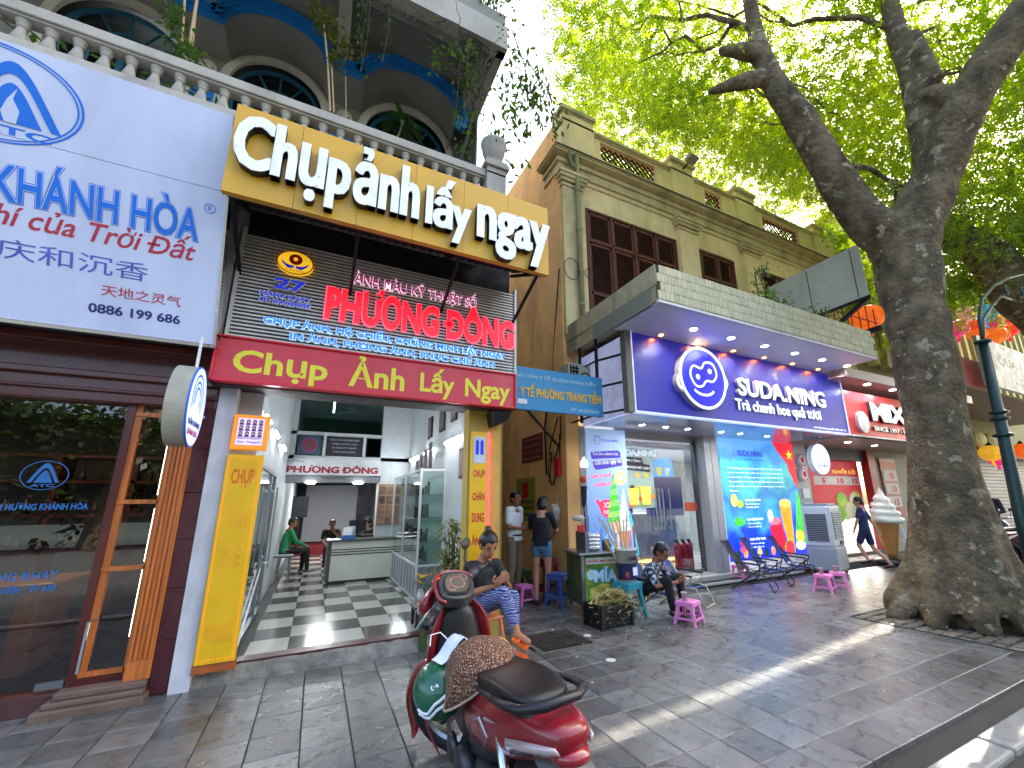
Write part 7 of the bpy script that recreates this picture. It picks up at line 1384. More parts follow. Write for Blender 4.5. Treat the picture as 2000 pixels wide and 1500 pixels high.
put('cable', MB().tube([(-.15,.42,.98),(-.12,.50,.9),(-.06,.5,.8)], .006, 6).tube([(.15,.42,.98),(.1,.52,.88),(.05,.5,.75)], .006, 6).xf(SR), BLACK, SC)
put('hook', MB().tube([(0,.33,.72),(0,.30,.70),(.02,.29,.68)], .007, 8).tube([(-.05,.34,.62),(-.03,.29,.5),(.04,.24,.45),(.06,.22,.55)], .006, 8), CHROME, SC)
put('screw', MB().lathe([(.008, 0), (.008, .004)], 10, (-.09,.36,.86)).lathe([(.008, 0), (.008, .004)], 10, (.09,.36,.86)), ALU, SC)
# things carried by the scooter
def onbike(p): return SC.matrix_basis @ V(p) if False else (Matrix.LocRotScale(SC.location, SC.rotation_euler, None) @ V(p))
t = thing('helmet', 'green open face helmet with white wave stripes hanging on the left of the scooter', 'helmet', onbike((-.20, .12, .60)), rotz=R(0), local=True)
GRN = mat('helmet green', '#0a5a3c', .3, var=.08, coat=.4, dirt='#07402c', damt=.2); hm = []
for k in range(9): ph = math.pi*.62*k/8+.02; hm.append([(.125*math.sin(ph)*math.cos(a), .145*math.sin(ph)*math.sin(a), .125*math.cos(ph)) for a in np.linspace(0, 2*math.pi, 33)[:-1]])
MR = Matrix.Rotation(R(-38), 4, 'Y') @ Matrix.Rotation(R(25), 4, 'X')
put('shell', MB().loft(hm).xf(MR), GRN, t, smooth=True); put('lining', MB().loft([[(p[0]*.93, p[1]*.93, p[2]*.93-.004) for p in r_] for r_ in hm[5:]]).xf(MR), BLACK, t, smooth=True)
def onshell(u, v): # u around, v polar deg
    ph = R(v); a = R(u); return MR @ V(.1265*math.sin(ph)*math.cos(a), .1465*math.sin(ph)*math.sin(a), .1265*math.cos(ph))
sm_ = MB()
for off in (0, 12):
    pts = [onshell(u, v+off) for u, v in ((190, 72), (205, 74), (218, 72), (230, 62), (242, 55), (258, 54), (275, 54))]; sm_.tube(pts, .007, 6)
sm_.tube([onshell(u, 82) for u in (190, 198, 206)], .007, 6); put('stripe', sm_, PRINTW, t); put('strap', MB().tube([MR @ V(.1, .08, -.03), MR @ V(.02, .1, -.16), MR @ V(-.1, .08, -.03)], .007, 6), BLACK, t)
lm = MB(); lm.tube([onshell(252+4*math.cos(a), 26+4*math.sin(a)) for a in np.linspace(.6, 5.8, 9)], .003, 5); lm.tube([onshell(u, 27) for u in (262, 268, 270)], .003, 5); lm.tube([onshell(276+3*math.cos(a), 29+3*math.sin(a)) for a in np.linspace(0, 6.2, 9)], .003, 5); put('logo', lm, PRINTW, t)
t = thing('face_mask', 'white disposable face mask lying across the front of the scooter beside the helmet', 'mask', onbike((-.14, .13, .775)), rotz=R(20), local=True)
rows = [[(x, y, .012*math.sin(x*30)+.004*math.sin(y*60)) for x in np.linspace(-.085, .085, 9)] for y in np.linspace(-.05, .05, 7)]; put('cloth', MB().loft(rows, False, False).xf(Matrix.Rotation(R(-30), 4, 'Y')), mat('mask white', '#c9d2e0', .8, var=.03), t, smooth=True); put('loop', MB().tube([(-.08, .05, .02), (-.03, .12, .05), (.03, .12, .05), (.06, .05, .0)], .003, 6).tube([(.07, .04, .0), (.12, .06, .03), (.12, .0, .02), (.08, -.04, -.02)], .003, 6), PRINTW, t)
t = thing('sun_hat', 'brown and cream checked fabric hat draped over the front of the black seat', 'hat', onbike((-.03, -.10, .785)), rotz=R(0), local=True)
hm = []
for k in range(12):
    f = k/11; r_ = .17*math.sin(min(1, f*1.15)*math.pi*.5)+.02*f; z = .075*math.cos(f*math.pi*.62)-.02*f; hm.append([((r_+.018*math.sin(5*a+f*3)*f)*math.cos(a)*1.0, (r_*1.05+.012*math.cos(4*a)*f)*math.sin(a), z-(.15*f**3)*abs(math.cos(a))**1.5) for a in np.linspace(0, 2*math.pi, 41)[:-1]])
mh = bpy.data.materials.new('woven hat check'); mh.use_nodes = True; n_ = mh.node_tree.nodes; L_ = mh.node_tree.links.new
tc = n_.new('ShaderNodeTexCoord'); ck = n_.new('ShaderNodeTexChecker'); ck.inputs['Scale'].default_value = 105; ck.inputs[1].default_value = (*hx('#3c1c14'), 1); ck.inputs[2].default_value = (*hx('#7a5238'), 1); L_(tc.outputs['Object'], ck.inputs[0]); vo = n_.new('ShaderNodeTexVoronoi'); vo.inputs['Scale'].default_value = 95; L_(tc.outputs['Object'], vo.inputs['Vector']); lt = n_.new('ShaderNodeMath'); lt.operation = 'LESS_THAN'; lt.inputs[1].default_value = .30; L_(vo.outputs[0], lt.inputs[0]); mx = n_.new('ShaderNodeMix'); mx.data_type = 'RGBA'; L_(lt.outputs[0], mx.inputs[0]); L_(ck.outputs[0], mx.inputs[6]); mx.inputs[7].default_value = (*hx('#b39c80'), 1); L_(mx.outputs[2], n_['Principled BSDF'].inputs['Base Color']); n_['Principled BSDF'].inputs['Roughness'].default_value = .9
bp_ = n_.new('ShaderNodeBump'); bp_.inputs['Strength'].default_value = .6; bp_.inputs['Distance'].default_value = .004; L_(vo.outputs[0], bp_.inputs['Height']); L_(bp_.outputs[0], n_['Principled BSDF'].inputs['Normal'])
put('crown', MB().loft(hm), mh, t, smooth=True); put('piping', MB().tube([V(*p) for p in hm[-1]]+[V(*hm[-1][0])], .006, 8), mat('cream piping', '#a8927c', .8, var=.3, scale=60), t, smooth=True)
t = thing('child_helmet', 'bright yellow rounded child helmet with orange bill hanging beyond the scooter', 'helmet', (1.004,2.55,0.655), local=True)
put('shell', MB().ball((0,0,0), (.10,.11,.09), 24, 14), mat('duck yellow', '#f0c80c', .3, coat=.4), t, smooth=True); put('patch', MB().ball((-.02,-.04,.02), (.06,.075,.055), 16, 10), mat('pale patch', '#c9d8e4', .4), t, smooth=True); put('bill', MB().ball((.09,-.02,-.05), (.05,.05,.018), 14, 8), mat('bill orange', '#f06a1c', .4), t, smooth=True)
# ================================================================ people
SK = {'a': mat('skin tan', '#a8724e', .55, var=.05), 'b': mat('skin light', '#b8866a', .55, var=.05), 'c': mat('skin brown', '#8e5c3e', .55, var=.05)}
HAIR = mat('black hair', '#0e0b0b', .4, var=.2, scale=30, bump=.3, bscale=60, stretch=(1,1,.2))
EYE = mat('dark eye', '#1a1210', .3); LIP = mat('lip tone', '#8a4a40', .5); BROW = mat('brow', '#1c1412', .8)
def hand(b, w, d, n, side=1, curl=.6, s=1.):
    """palm + four unequal bent fingers + thumb; w wrist, d pointing direction, n palm normal"""
    w = V(w); d = V(d).normalized(); n = V(n); n = (n-d*n.dot(d)).normalized(); a = d.cross(n)*side
    pc = w+d*.045*s; rot = Matrix((a, d, n)).transposed()
    b.ball(pc, (.038*s, .05*s, .016*s), 10, 8, rot)
    for i, (off, L) in enumerate(((-.028, .036), (-.0095, .042), (.0095, .039), (.028, .030))):
        p = w+d*.085*s+a*off*s; q = p+(d*math.cos(curl*.5)+n*math.sin(curl*.5))*L*s; r = q+(d*math.cos(curl*1.3)+n*math.sin(curl*1.3))*L*.8*s; u = r+(d*math.cos(curl*2)+n*math.sin(curl*2))*L*.55*s
        b.tube([p-d*.015*s, p, q, r, u], [.009*s, .0085*s, .008*s, .0075*s, .0055*s], 7)
    p = w+d*.025*s-a*.034*s; q = p+(d*.6-a*.5+n*.4).normalized()*.035*s; r = q+(d*.8+n*.5).normalized()*.028*s; b.tube([p+a*.012*s, p, q, r], [.011*s, .011*s, .0095*s, .007*s], 7)
def person(label, loc, rotz, J, skin, top, sleeve, bottom, leg, shoe=None, hair='short', s=1., collar=None, cat='person', glasses=False, top_len=.0, female=False, curl=.7, phone=None):
    t = thing('person', label, cat, loc, rotz=rotz, local=True); P = {k: V(v)*s for k, v in J.items()}; X = V(1,0,0)
    b = MB(); f = P['face'].normalized() if 'face' in P else V(0,1,0); hc = P['head']; up = (P['up'].normalized() if 'up' in P else V(0,0,1)); up = (up-f*up.dot(f)).normalized(); rx = f.cross(up); Hm = Matrix((rx, f, up)).transposed()
    s0_, s = s, s*1.12; h_ = lambda x, y, z: hc+Hm @ V(x, y, z)*s0_*1.12
    b.ball(h_(0,-.005,.025), (.074*s,.092*s,.088*s), 16, 12, Hm); b.ball(h_(0,.022,-.045), (.055*s,.062*s,.062*s), 14, 10, Hm); b.ball(h_(0,.05,-.088), (.024*s,.022*s,.018*s), 8, 6, Hm)
    b.cap(h_(0,-.012,-.05), P['neck'], .047*s, .052*s)
    s = s0_; sh = (P['shR']-P['shL']).normalized(); fwd = V(0,0,1).cross(sh).normalized()*-1
    wd = .125*s if not female else .108*s
    b.cap(P['chest'], P['waist'], .098*s, .088*s, 14, sh, 1.42); b.cap(P['waist'], P['pel'], .088*s, .098*s, 14, sh, 1.36); b.cap(P['shL']*.8+P['neck']*.2, P['shR']*.8+P['neck']*.2, .052*s, .052*s)
    b.cap(P['neck'], P['chest'], .055*s, .10*s, 12, sh, 1.35)
    for S1 in 'LR':
        b.cap(P['sh'+S1], P['el'+S1], .046*s, .036*s); b.cap(P['el'+S1], P['wr'+S1], .037*s, .025*s)
        b.cap(P['hip'+S1], P['kn'+S1], .082*s, .053*s); b.cap(P['kn'+S1], P['kn'+S1].lerp(P['an'+S1], .35), .052*s, .05*s); b.cap(P['kn'+S1].lerp(P['an'+S1], .3), P['an'+S1], .05*s, .032*s)
        b.cap(P['an'+S1]-V(0,0,.03)*s, P['to'+S1], .034*s, .028*s)
    # nose and ears
    b.cap(h_(0,.082,.02), h_(0,.098,-.018), .011*s, .015*s, 8)
    for sx in (-1, 1): b.ball(h_(sx*.075,-.01,-.005), (.012*s,.022*s,.032*s), 8, 6, Hm)
    me = fuse(b, .0105*s, 3); 
    hb_ = MB()
    for S1, sd_ in (('L', 1), ('R', -1)):
        w = P['wr'+S1]; d = P['hd'+S1] if 'hd'+S1 in P else (w-P['el'+S1]); n = P['pn'+S1] if 'pn'+S1 in P else V(-sd_*-1, 0, 0); hand(hb_, w, d, n, sd_, curl, s)
    bm = bmesh.new(); bm.from_mesh(me); tmp = hb_.mesh('h', True); bm.from_mesh(tmp); bm.to_mesh(me); bm.free(); me.polygons.foreach_set('use_smooth', [True]*len(me.polygons))
    put('body', me, SK[skin], t)
    # face
    for sx in (-1, 1):
        e = put('eye', MB().ball(h_(sx*.031,.083,.012), (.012*s,.008*s,.006*s), 8, 6, Hm), EYE, t); put('eyebrow', MB().tube([h_(sx*.015,.090,.032), h_(sx*.033,.090,.037), h_(sx*.05,.078,.032)], .0035*s, 5), BROW, t)
    put('mouth', MB().tube([h_(-.024,.079,-.052), h_(0,.087,-.05), h_(.024,.079,-.052)], [.003*s,.006*s,.003*s], 6), LIP, t)
    hb = MB(); s = s0_*1.12
    if hair != 'none':
        hb.ball(h_(0,-.014,.042), (.083*s,.098*s,.088*s), 18, 12, Hm); hb.ball(h_(0,-.045,.0), (.078*s,.066*s,.075*s), 14, 10, Hm)
        if hair == 'fringe': hb.ball(h_(0,.045,.085), (.06*s,.045*s,.03*s), 10, 8, Hm)
        if hair == 'bun': hb.ball(h_(0,-.075,.125), (.034*s,.036*s,.030*s), 12, 8, Hm)
        if hair == 'bob': hb.ball(h_(0,-.03,-.03), (.088*s,.075*s,.095*s), 14, 10, Hm)
        hm_ = fuse(hb, .011*s, 2)
        # keep the face clear: drop hair faces in front of the face
        bm = bmesh.new(); bm.from_mesh(hm_); inv = Hm.transposed()
        dele = [v for v in bm.verts if (lambda q: q.y > .055*s and q.z < .055*s)(inv @ (v.co-hc))]
        bmesh.ops.delete(bm, geom=dele, context='VERTS'); bm.to_mesh(hm_); bm.free(); put('hair', hm_, HAIR, t)
    if glasses:
        g = MB()
        for sx in (-1, 1): c = h_(sx*.034,.098,.010); g.tube([c+Hm @ V(.026*math.cos(a), 0, .02*math.sin(a))*s for a in np.linspace(0, 6.3, 14)], .0028*s, 5); g.tube([h_(sx*.06,.095,.014), h_(sx*.078,.0,.012)], .0025*s, 5)
        g.tube([h_(-.009,.10,.012), h_(.009,.10,.012)], .0025*s, 5); put('glasses', g, BLACK, t)
    s = s0_
    # top
    c = MB(); g = 1.12
    c.cap(P['chest'], P['waist'], .108*s, .102*s, 14, sh, 1.45); lo = P['pel']+V(0,0,-.045-top_len)*s; fw_ = sh.cross((P['waist']-lo).normalized()); c.loft([[q+(sh*1.52*math.cos(2*math.pi*k/18)+fw_*math.sin(2*math.pi*k/18))*r_*s for k in range(18)] for q, r_ in ((P['waist']+V(0,0,.03)*s, .103), (P['waist'].lerp(lo, .5), .108), (lo, .122))]); c.cap(P['neck']-V(0,0,.045)*s, P['chest'], .062*s, .11*s, 12, sh, 1.4)
    c.cap(P['shL']*.85+P['neck']*.15, P['shR']*.85+P['neck']*.15, .055*s, .055*s)
    for S1 in 'LR':
        a, e, w = P['sh'+S1], P['el'+S1], P['wr'+S1]
        if sleeve > 1: c.cap(a, e, .058*s, .048*s); c.cap(e, e.lerp(w, sleeve-1), .048*s, .037*s)
        else: c.cap(a, a.lerp(e, sleeve), .06*s, .056*s)
    put('shirt', fuse(c, .012*s, 3), top, t)
    c = MB(); c.cap(P['pel']+V(0,0,.05)*s, P['pel']-V(0,0,.05)*s, .106*s, .106*s, 14, (P['hipR']-P['hipL']), 1.36)
    for S1 in 'LR':
        a, k, n = P['hip'+S1], P['kn'+S1], P['an'+S1]
        if leg > 1: c.cap(a, k, .095*s, .066*s); c.cap(k, k.lerp(n, leg-1), .066*s, .05*s)
        else: c.cap(a, a.lerp(k, leg), .095*s, .080*s)
    put('trousers' if leg > .6 else 'shorts', fuse(c, .012*s, 3), bottom, t)
    if shoe:
        for S1 in 'LR': put('shoe', fuse(MB().cap(P['an'+S1]-V(0,0,.045)*s, P['to'+S1]-V(0,0,.002)*s, .038*s, .033*s, 10).ball(P['an'+S1]-V(0,0,.05)*s-(P['to'+S1]-P['an'+S1])*.2, .036*s), .01, 1), shoe, t)
    if collar: put('collar', MB().tube([P['neck']+V(.055*math.cos(a), .05*math.sin(a)+.005, .0+.012*math.sin(a+3))*s for a in np.linspace(0, 6.28, 17)], .013*s, 7), collar, t)
    return t
# --- woman on the low orange chair behind the scooter
J = dict(head=(.0,.12,.90), face=(.12,.80,-.38), neck=(0,.03,.76), chest=(0,0,.62), waist=(0,-.02,.46), pel=(0,-.03,.35), shL=(-.165,.03,.70), shR=(.165,.03,.70), elL=(-.24,.14,.48), elR=(.24,.12,.47), wrL=(-.075,.33,.57), wrR=(.075,.33,.56), hdL=(.25,.45,.35), hdR=(-.25,.45,.35), pnL=(.6,-.3,.5), pnR=(-.6,-.3,.5), hipL=(-.09,.0,.34), hipR=(.09,.0,.34), knL=(-.10,.40,.45), knR=(.02,.42,.50), anL=(-.11,.42,.10), anR=(-.04,.54,.20), toL=(-.12,.56,.03), toR=(-.06,.68,.13))
BATIK = twotone('batik trousers', '#2a3268', '#8f96bc', 'wave', 9, .6, .8, (1,1,1.5))
w1 = person('seated woman with hair bun in black top and blue batik trousers looking at her phone', (1.71, 4.80, .06), R(193), J, 'a', mat('charcoal tee', '#1f2024', .85, var=.1, bump=.1), .75, BATIK, 1.78, None, 'bun', 1.10, female=True, curl=.9)
put('sandal', MB().bar((.0, .60, .155), (-.06, .74, .09), .09, .018).tube([(-.10,.66,.12), (-.05,.67,.165), (.01,.67,.13)], .016, 8), mat('orange sandal', '#e8601c', .5), w1); put('sandal', MB().bar((-.12, .42, -.035), (-.13, .62, -.04), .09, .018), MATS['orange sandal'], w1)
tag(put('smartphone', MB().box(-.075, .075, -.004, .004, -.037, .037).xf(Matrix.Translation((1.697,4.42,0.722)) @ Matrix.Rotation(R(15), 4, 'Z') @ Matrix.Rotation(R(-55), 4, 'X')), BLACK, bevel=.004), 'black smartphone held in the hands of the seated woman', 'phone')
t = thing('plastic_chair', 'low salmon orange plastic chair under the seated woman', 'chair', (1.72, 4.9, 0), rotz=R(193), local=True); OC = mat('salmon orange plastic', '#d87a52', .4, var=.05)
put('seat', MB().box(-.2, .2, -.19, .2, .27, .30), OC, t, bevel=.012); put('backrest', MB().box(-.2, .2, -.225, -.20, .34, .62), OC, t, bevel=.012)
for s in (-1, 1):
    put('leg', MB().bar((s*.17, .17, .28), (s*.20, .22, 0), .04, .03), OC, t); put('leg', MB().bar((s*.17, -.17, .28), (s*.20, -.23, 0), .04, .03), OC, t); put('back_post', MB().bar((s*.185, -.19, .28), (s*.185, -.215, .45), .035, .03), OC, t)
# --- standing man
ST = dict(head=(0,.03,1.58), face=(0,1,-.05), neck=(0,0,1.44), chest=(0,0,1.28), waist=(0,.0,1.08), pel=(0,0,.95), shL=(-.18,0,1.40), shR=(.18,0,1.40), elL=(-.24,-.03,1.13), elR=(.22,.02,1.13), wrL=(-.12,.20,1.08), wrR=(.08,.26,1.10), hdL=(.3,1,.05), hdR=(-.2,1,.1), pnL=(0,0,1), pnR=(-1,0,.2), hipL=(-.09,0,.93), hipR=(.09,0,.93), knL=(-.10,.03,.50), knR=(.10,.02,.50), anL=(-.10,0,.09), anR=(.11,-.04,.09), toL=(-.12,.17,.035), toR=(.13,.12,.035))
m1_ = dict(ST); m1_['face'] = (.35,1,-.05)
w2 = person('standing man in white short sleeved shirt and khaki trousers holding a slip of paper', (2.98, 6.78, 0), R(-145), m1_, 'c', mat('white shirt', '#e6e8ec', .8, var=.04, bump=.1, bscale=12), .7, mat('khaki trousers', '#7d7058', .85, var=.1, bump=.15, bscale=12), 1.92, BLACK, 'short', .995, collar=MATS['white shirt'] if 'white shirt' in MATS else None)
put('belt', MB().tube([(.145*math.cos(a), .105*math.sin(a), .99) for a in np.linspace(0, 6.28, 25)], .016, 8), BLACK, w2); put('keys', MB().tube([(-.12,.06,.97), (-.13,.08,.88)], .006).ball((-.13,.08,.86), .018), CHROME, w2)
tag(put('paper_slip', MB().box(-.04, .04, -.002, .002, -.02, .02).xf(Matrix.Translation((3.296,6.62,1.138)) @ Matrix.Rotation(R(30), 4, 'Z')), PRINTW), 'small white paper slip in the hand of the man in white', 'paper')
# --- standing woman in denim shorts
m2_ = dict(ST); m2_.update(head=(.02,.06,1.575), face=(.25,.9,-.45), wrL=(-.02,.42,.98), wrR=(.10,.42,1.0), elL=(-.22,.16,1.13), elR=(.23,.18,1.14), shL=(-.165,.01,1.39), shR=(.165,.01,1.39), hdL=(.2,.8,-.5), hdR=(-.1,.8,-.5), anR=(.07,.02,.09), toR=(.08,.18,.035), anL=(-.08,-.05,.09), toL=(-.08,.10,.035))
w3 = person('standing woman in navy polo and denim shorts bending her head beside the cart', (3.20, 6.22, 0), R(-38), m2_, 'b', mat('navy polo', '#14161f', .85, var=.1, bump=.1), .72, mat('denim shorts', '#4d6f8c', .85, var=.12, bump=.2), .38, mat('dark flat shoe', '#2a1c1c', .6), 'bob', .94, female=True, top_len=.0)
# --- man on the folding chair
J = dict(head=(.0,.20,.80), face=(.05,.85,-.40), neck=(0,.10,.67), chest=(0,.04,.53), waist=(0,-.03,.40), pel=(0,-.08,.32), shL=(-.19,.09,.62), shR=(.19,.09,.62), elL=(-.27,.20,.40), elR=(.27,.22,.40), wrL=(-.07,.42,.43), wrR=(.07,.43,.44), hdL=(.3,.5,.2), hdR=(-.3,.5,.2), pnL=(.5,-.2,.6), pnR=(-.5,-.2,.6), hipL=(-.10,-.02,.31), hipR=(.10,-.02,.31), knL=(-.19,.36,.46), knR=(.20,.34,.46), anL=(-.12,.42,.10), anR=(.16,.38,.10), toL=(-.12,.60,.035), toR=(.20,.56,.035))
w4 = person('seated man in glasses and blue white patterned shirt looking at his phone', (4.30, 5.02, 0), R(205), J, 'c', twotone('patterned shirt', '#23253a', '#a9adb8', 'noise', 22, .52, .8), .8, mat('black trousers', '#121216', .85, var=.1), 1.9, BLACK, 'short', 1.0, glasses=True, curl=.9)
tag(put('smartphone', MB().box(-.08, .08, -.004, .004, -.04, .04).xf(Matrix.Translation((4.279,4.62,0.623)) @ Matrix.Rotation(R(25), 4, 'Z') @ Matrix.Rotation(R(-50), 4, 'X')), BLACK, bevel=.004), 'dark smartphone held by the seated man in glasses', 'phone')
# --- boy walking up the step
m5 = dict(ST); m5.update(face=(-.2,1,-.1), elL=(-.24,.06,1.16), wrL=(-.22,.16,.93), elR=(.25,-.10,1.14), wrR=(.30,-.20,.92), hdL=(0,.3,-1), hdR=(.1,-.3,-1), knL=(-.09,.16,.55), anL=(-.08,.02,.22), toL=(-.08,.17,.13), knR=(.10,-.08,.50), anR=(.18,-.36,.12), toR=(.20,-.24,.04))
person('boy in navy shorts walking up the step with his back to the street', (10.92, 5.45, 0), R(15), m5, 'b', mat('navy tee', '#1c2650', .85, var=.08, bump=.1), .75, mat('navy shorts', '#182248', .85, var=.08), .75, BLACK, 'short', .90)
# --- people inside
SI = dict(head=(0,.08,1.25-.0), face=(.6,.8,-.1), neck=(0,.03,1.11), chest=(0,0,.96), waist=(0,-.04,.78), pel=(0,-.06,.62), shL=(-.19,.02,1.06), shR=(.19,.02,1.06), elL=(-.22,.14,.82), elR=(.23,.14,.82), wrL=(-.10,.38,.72), wrR=(.12,.38,.70), hdL=(0,1,-.2), hdR=(0,1,-.2), pnL=(0,0,-1), pnR=(0,0,-1), hipL=(-.10,0,.60), hipR=(.10,0,.60), knL=(-.13,.42,.60), knR=(.13,.42,.60), anL=(-.12,.40,.15), anR=(.14,.46,.15), toL=(-.13,.58,.09), toR=(.15,.64,.09))
person('man in green ride jacket sitting on a metal stool just inside the photo shop', (-.47, 11.0, .05), R(-75), SI, 'c', mat('green jacket', '#17804a', .6, var=.1, bump=.15, bscale=14), 1.9, mat('dark trousers', '#121214', .8), 1.95, BLACK, 'short', .88)
SD_ = dict(SI); SD_.update(face=(0,1,-.1), wrL=(-.06,.22,1.02), elL=(-.24,.18,.86), hdL=(.1,.2,1))
person('man in black tee shirt sitting behind the reception desk resting his chin', (.41, 12.5, -.03), R(182), SD_, 'c', mat('black tee', '#141416', .85), .75, MATS['dark trousers'], 1.9, None, 'short', .86)
SD2 = dict(SI); SD2.update(face=(-.2,1,-.3))
person('woman in black sitting sideways at the reception desk monitor', (1.20, 11.1, .0), R(110), SD2, 'b', MATS['black tee'], .75, MATS['dark trousers'], 1.9, None, 'bob', .86, female=True)
b2 = dict(ST); person('shop worker in white shirt standing behind the drinks bar counter', (6.75, 8.7, .13), R(160), b2, 'b', MATS['white shirt'], .75, MATS['dark trousers'], 1.9, None, 'short', .97)
c2_ = dict(ST); c2_.update(head=(0,.25,1.40), neck=(0,.15,1.30), chest=(0,.1,1.15), waist=(0,.02,1.0), face=(0,.8,-.6), shL=(-.18,.13,1.27), shR=(.18,.13,1.27)); person('shop worker in black bending over behind the air cooler', (11.0, 6.9, .13), R(-60), c2_, 'b', MATS['black tee'], .8, MATS['dark trousers'], 1.9, None, 'bob', 1.0)
person('dark clothed person with black cap beside the motorbikes at the far right', (15.45, 4.7, 0), R(100), ST, 'c', mat('slate jacket', '#2c2e38', .8), 1.9, MATS['dark trousers'], 1.9, BLACK, 'short', 1.0)
# metal stools inside
def stool_metal(loc, label):
    t = thing('metal_stool', label, 'stool', loc, local=True, group='metal stools inside the photo shop'); put('seat', MB().lathe([(.15,.46),(.16,.47),(.16,.49),(.14,.50),(0,.50)], 20), mat('grey stool top', '#6a6c70', .4), t, smooth=True)
    for k in range(4): a = R(45+90*k); put('leg', MB().tube([(.11*math.cos(a), .11*math.sin(a), .46), (.17*math.cos(a), .17*math.sin(a), 0)], .012, 8), CHROME, t)
stool_metal((-.47, 11.0, .132), 'chromed metal stool under the man in the green jacket'); stool_metal((-.44, 9.6, .132), 'empty chromed metal stool beside the glass door')
# ================================================================ sugar cane cart and street seats
def plastic_stool(h, w, m):
    t0 = []; b = MB(); b.box(-w, w, -w, w, h-.025, h); top = b
    parts = [('top', b, .012)]
    for sx, sy in ((-1,-1),(1,-1),(1,1),(-1,1)):
        q = MB(); o = w*1.28; i = w*.92; l = w*.34
        q.add([(sx*o, sy*o, 0), (sx*(o-l*.8), sy*o, 0), (sx*(o-l*.8), sy*(o-l*.8), 0), (sx*o, sy*(o-l*.8), 0), (sx*i, sy*i, h-.02), (sx*(i-l*1.3), sy*i, h-.02), (sx*(i-l*1.3), sy*(i-l*1.3), h-.02), (sx*i, sy*(i-l*1.3), h-.02)], [(0,1,2,3),(4,5,6,7),(0,1,5,4),(1,2,6,5),(2,3,7,6),(3,0,4,7)]); parts.append(('leg', q, .006))
    q = MB(); f = lambda z: w*1.28+(w*.92-w*1.28)*z/h; z = h*.22; o = f(z)*.97
    for s in (-1, 1): q.box(-o, o, s*o-.006, s*o+.006, z, z+h*.1); q.box(s*o-.006, s*o+.006, -o, o, z, z+h*.1)
    z2 = h*.80; o2 = f(z2)
    for s in (-1, 1): q.box(-o2, o2, s*o2-.006, s*o2+.006, z2, h-.01); q.box(s*o2-.006, s*o2+.006, -o2, o2, z2, h-.01)
    parts.append(('brace', q, 0)); return parts
def make_stool(name, label, loc, rotz, h, w, m, group=None):
    t = thing(name, label, 'stool', loc, rotz=rotz, group=group, local=True)
    for n_, b, bv in plastic_stool(h, w, m): put(n_, b, m, t, bevel=bv)
    return t
PK_ = mat('pink plastic', '#d87ab4', .35, var=.04); TE = mat('teal plastic', '#2f8c96', .35, var=.04); BLp = mat('blue plastic', '#3a5496', .4)
s0 = make_stool('plastic_stool', 'pink plastic stool nearest the street with an empty cup on it', (4.33, 4.36, 0), R(20), .27, .115, PK_, 'pink plastic stools')
dup(s0, (7.72, 4.62, 0), R(14), 'left one of the pink stool pair before the folding chairs', 'pink plastic stools'); dup(s0, (8.14, 4.62, 0), R(28), 'right one of the pink stool pair before the folding chairs', 'pink plastic stools')
dup(s0, (7.48, 6.06, 0.0), R(8), 'pink stool standing against the glowing blue fruit poster', 'pink plastic stools'); dup(s0, (3.0, 6.45, 0), R(8), 'pink stool in the alley behind the legs of the standing couple', 'pink plastic stools')
make_stool('tall_stool', 'tall teal plastic stool carrying the paint bucket of sugar cane', (3.86, 4.97, 0), R(12), .45, .14, TE); make_stool('tall_stool', 'tall dark blue plastic stool in the shade behind the cart', (3.42, 6.1, 0), R(30), .45, .13, BLp); make_stool('tall_stool', 'tall maroon plastic stool stacked behind the standing woman', (3.45, 6.55, 0), R(10), .62, .14, mat('maroon plastic', '#6a1a2a', .4))
t = make_stool('low_table', 'small green and red plastic table in the alley behind the standing man', (3.15, 7.1, 0), 0, .40, .2, mat('green plastic leg', '#3c5a2c', .5))
def cup(loc, label, f=1.):
    t = thing('cup', label, 'cup', loc, local=True, group='clear plastic cups'); put('cup_wall', MB().lathe([(.028, 0), (.04, .10), (.042, .10), (.040, .097), (.026, .003)], 18), mat('cloudy clear plastic', '#b3ada6', .25, var=.1), t, smooth=True)
    put('straw', MB().tube([(.0, 0, .02), (.02, .01, .17)], .004, 6), mat('red straw', '#b43c30', .4), t)
cup((4.28, 4.36, .27), 'clear plastic cup with straw on the nearest pink stool'); cup((7.68, 4.62, .27), 'clear cup on the left stool of the pink pair'); cup((8.10, 4.62, .27), 'clear cup on the right stool of the pink pair')
def folding_chair(loc, rz, label, fab, frm):
    t = thing('folding_chair', label, 'chair', loc, rotz=rz, local=True, group='folding fabric lounge chairs'); t.scale = (.9, .9, .86)
    b = MB()
    for s in (-1, 1): b.tube([(s*.24, .42, .02), (s*.24, .30, .30), (s*.24, -.10, .34), (s*.24, -.42, .92)], .012, 8); b.tube([(s*.24, -.32, .02), (s*.24, .25, .44)], .012, 8)
    b.tube([(-.24, .42, .02), (.24, .42, .02)], .012, 8); b.tube([(-.24, -.32, .02), (.24, -.32, .02)], .012, 8); b.tube([(-.24, -.42, .92), (.24, -.42, .92)], .012, 8); put('frame', b, frm, t, smooth=True)
    put('seat', MB().loft([[(x, y, z) for x in (-.23, -.1, .1, .23)] for y, z in ((.30, .31), (.15, .27), (0, .27), (-.10, .33))], False, False), fab, t); put('backrest', MB().loft([[(x, y-(.03 if abs(x) < .15 else 0), z) for x in (-.23, -.1, .1, .23)] for y, z in ((-.12, .36), (-.24, .56), (-.34, .74), (-.42, .90))], False, False), fab, t)
    for s in (-1, 1): put('armrest', MB().tube([(s*.27, .26, .50), (s*.27, .05, .52), (s*.27, -.20, .54)], .018, 8), BLACK, t); put('arm_post', MB().tube([(s*.25, .2, .32), (s*.27, .24, .50)], .010, 6), frm, t)
    return t
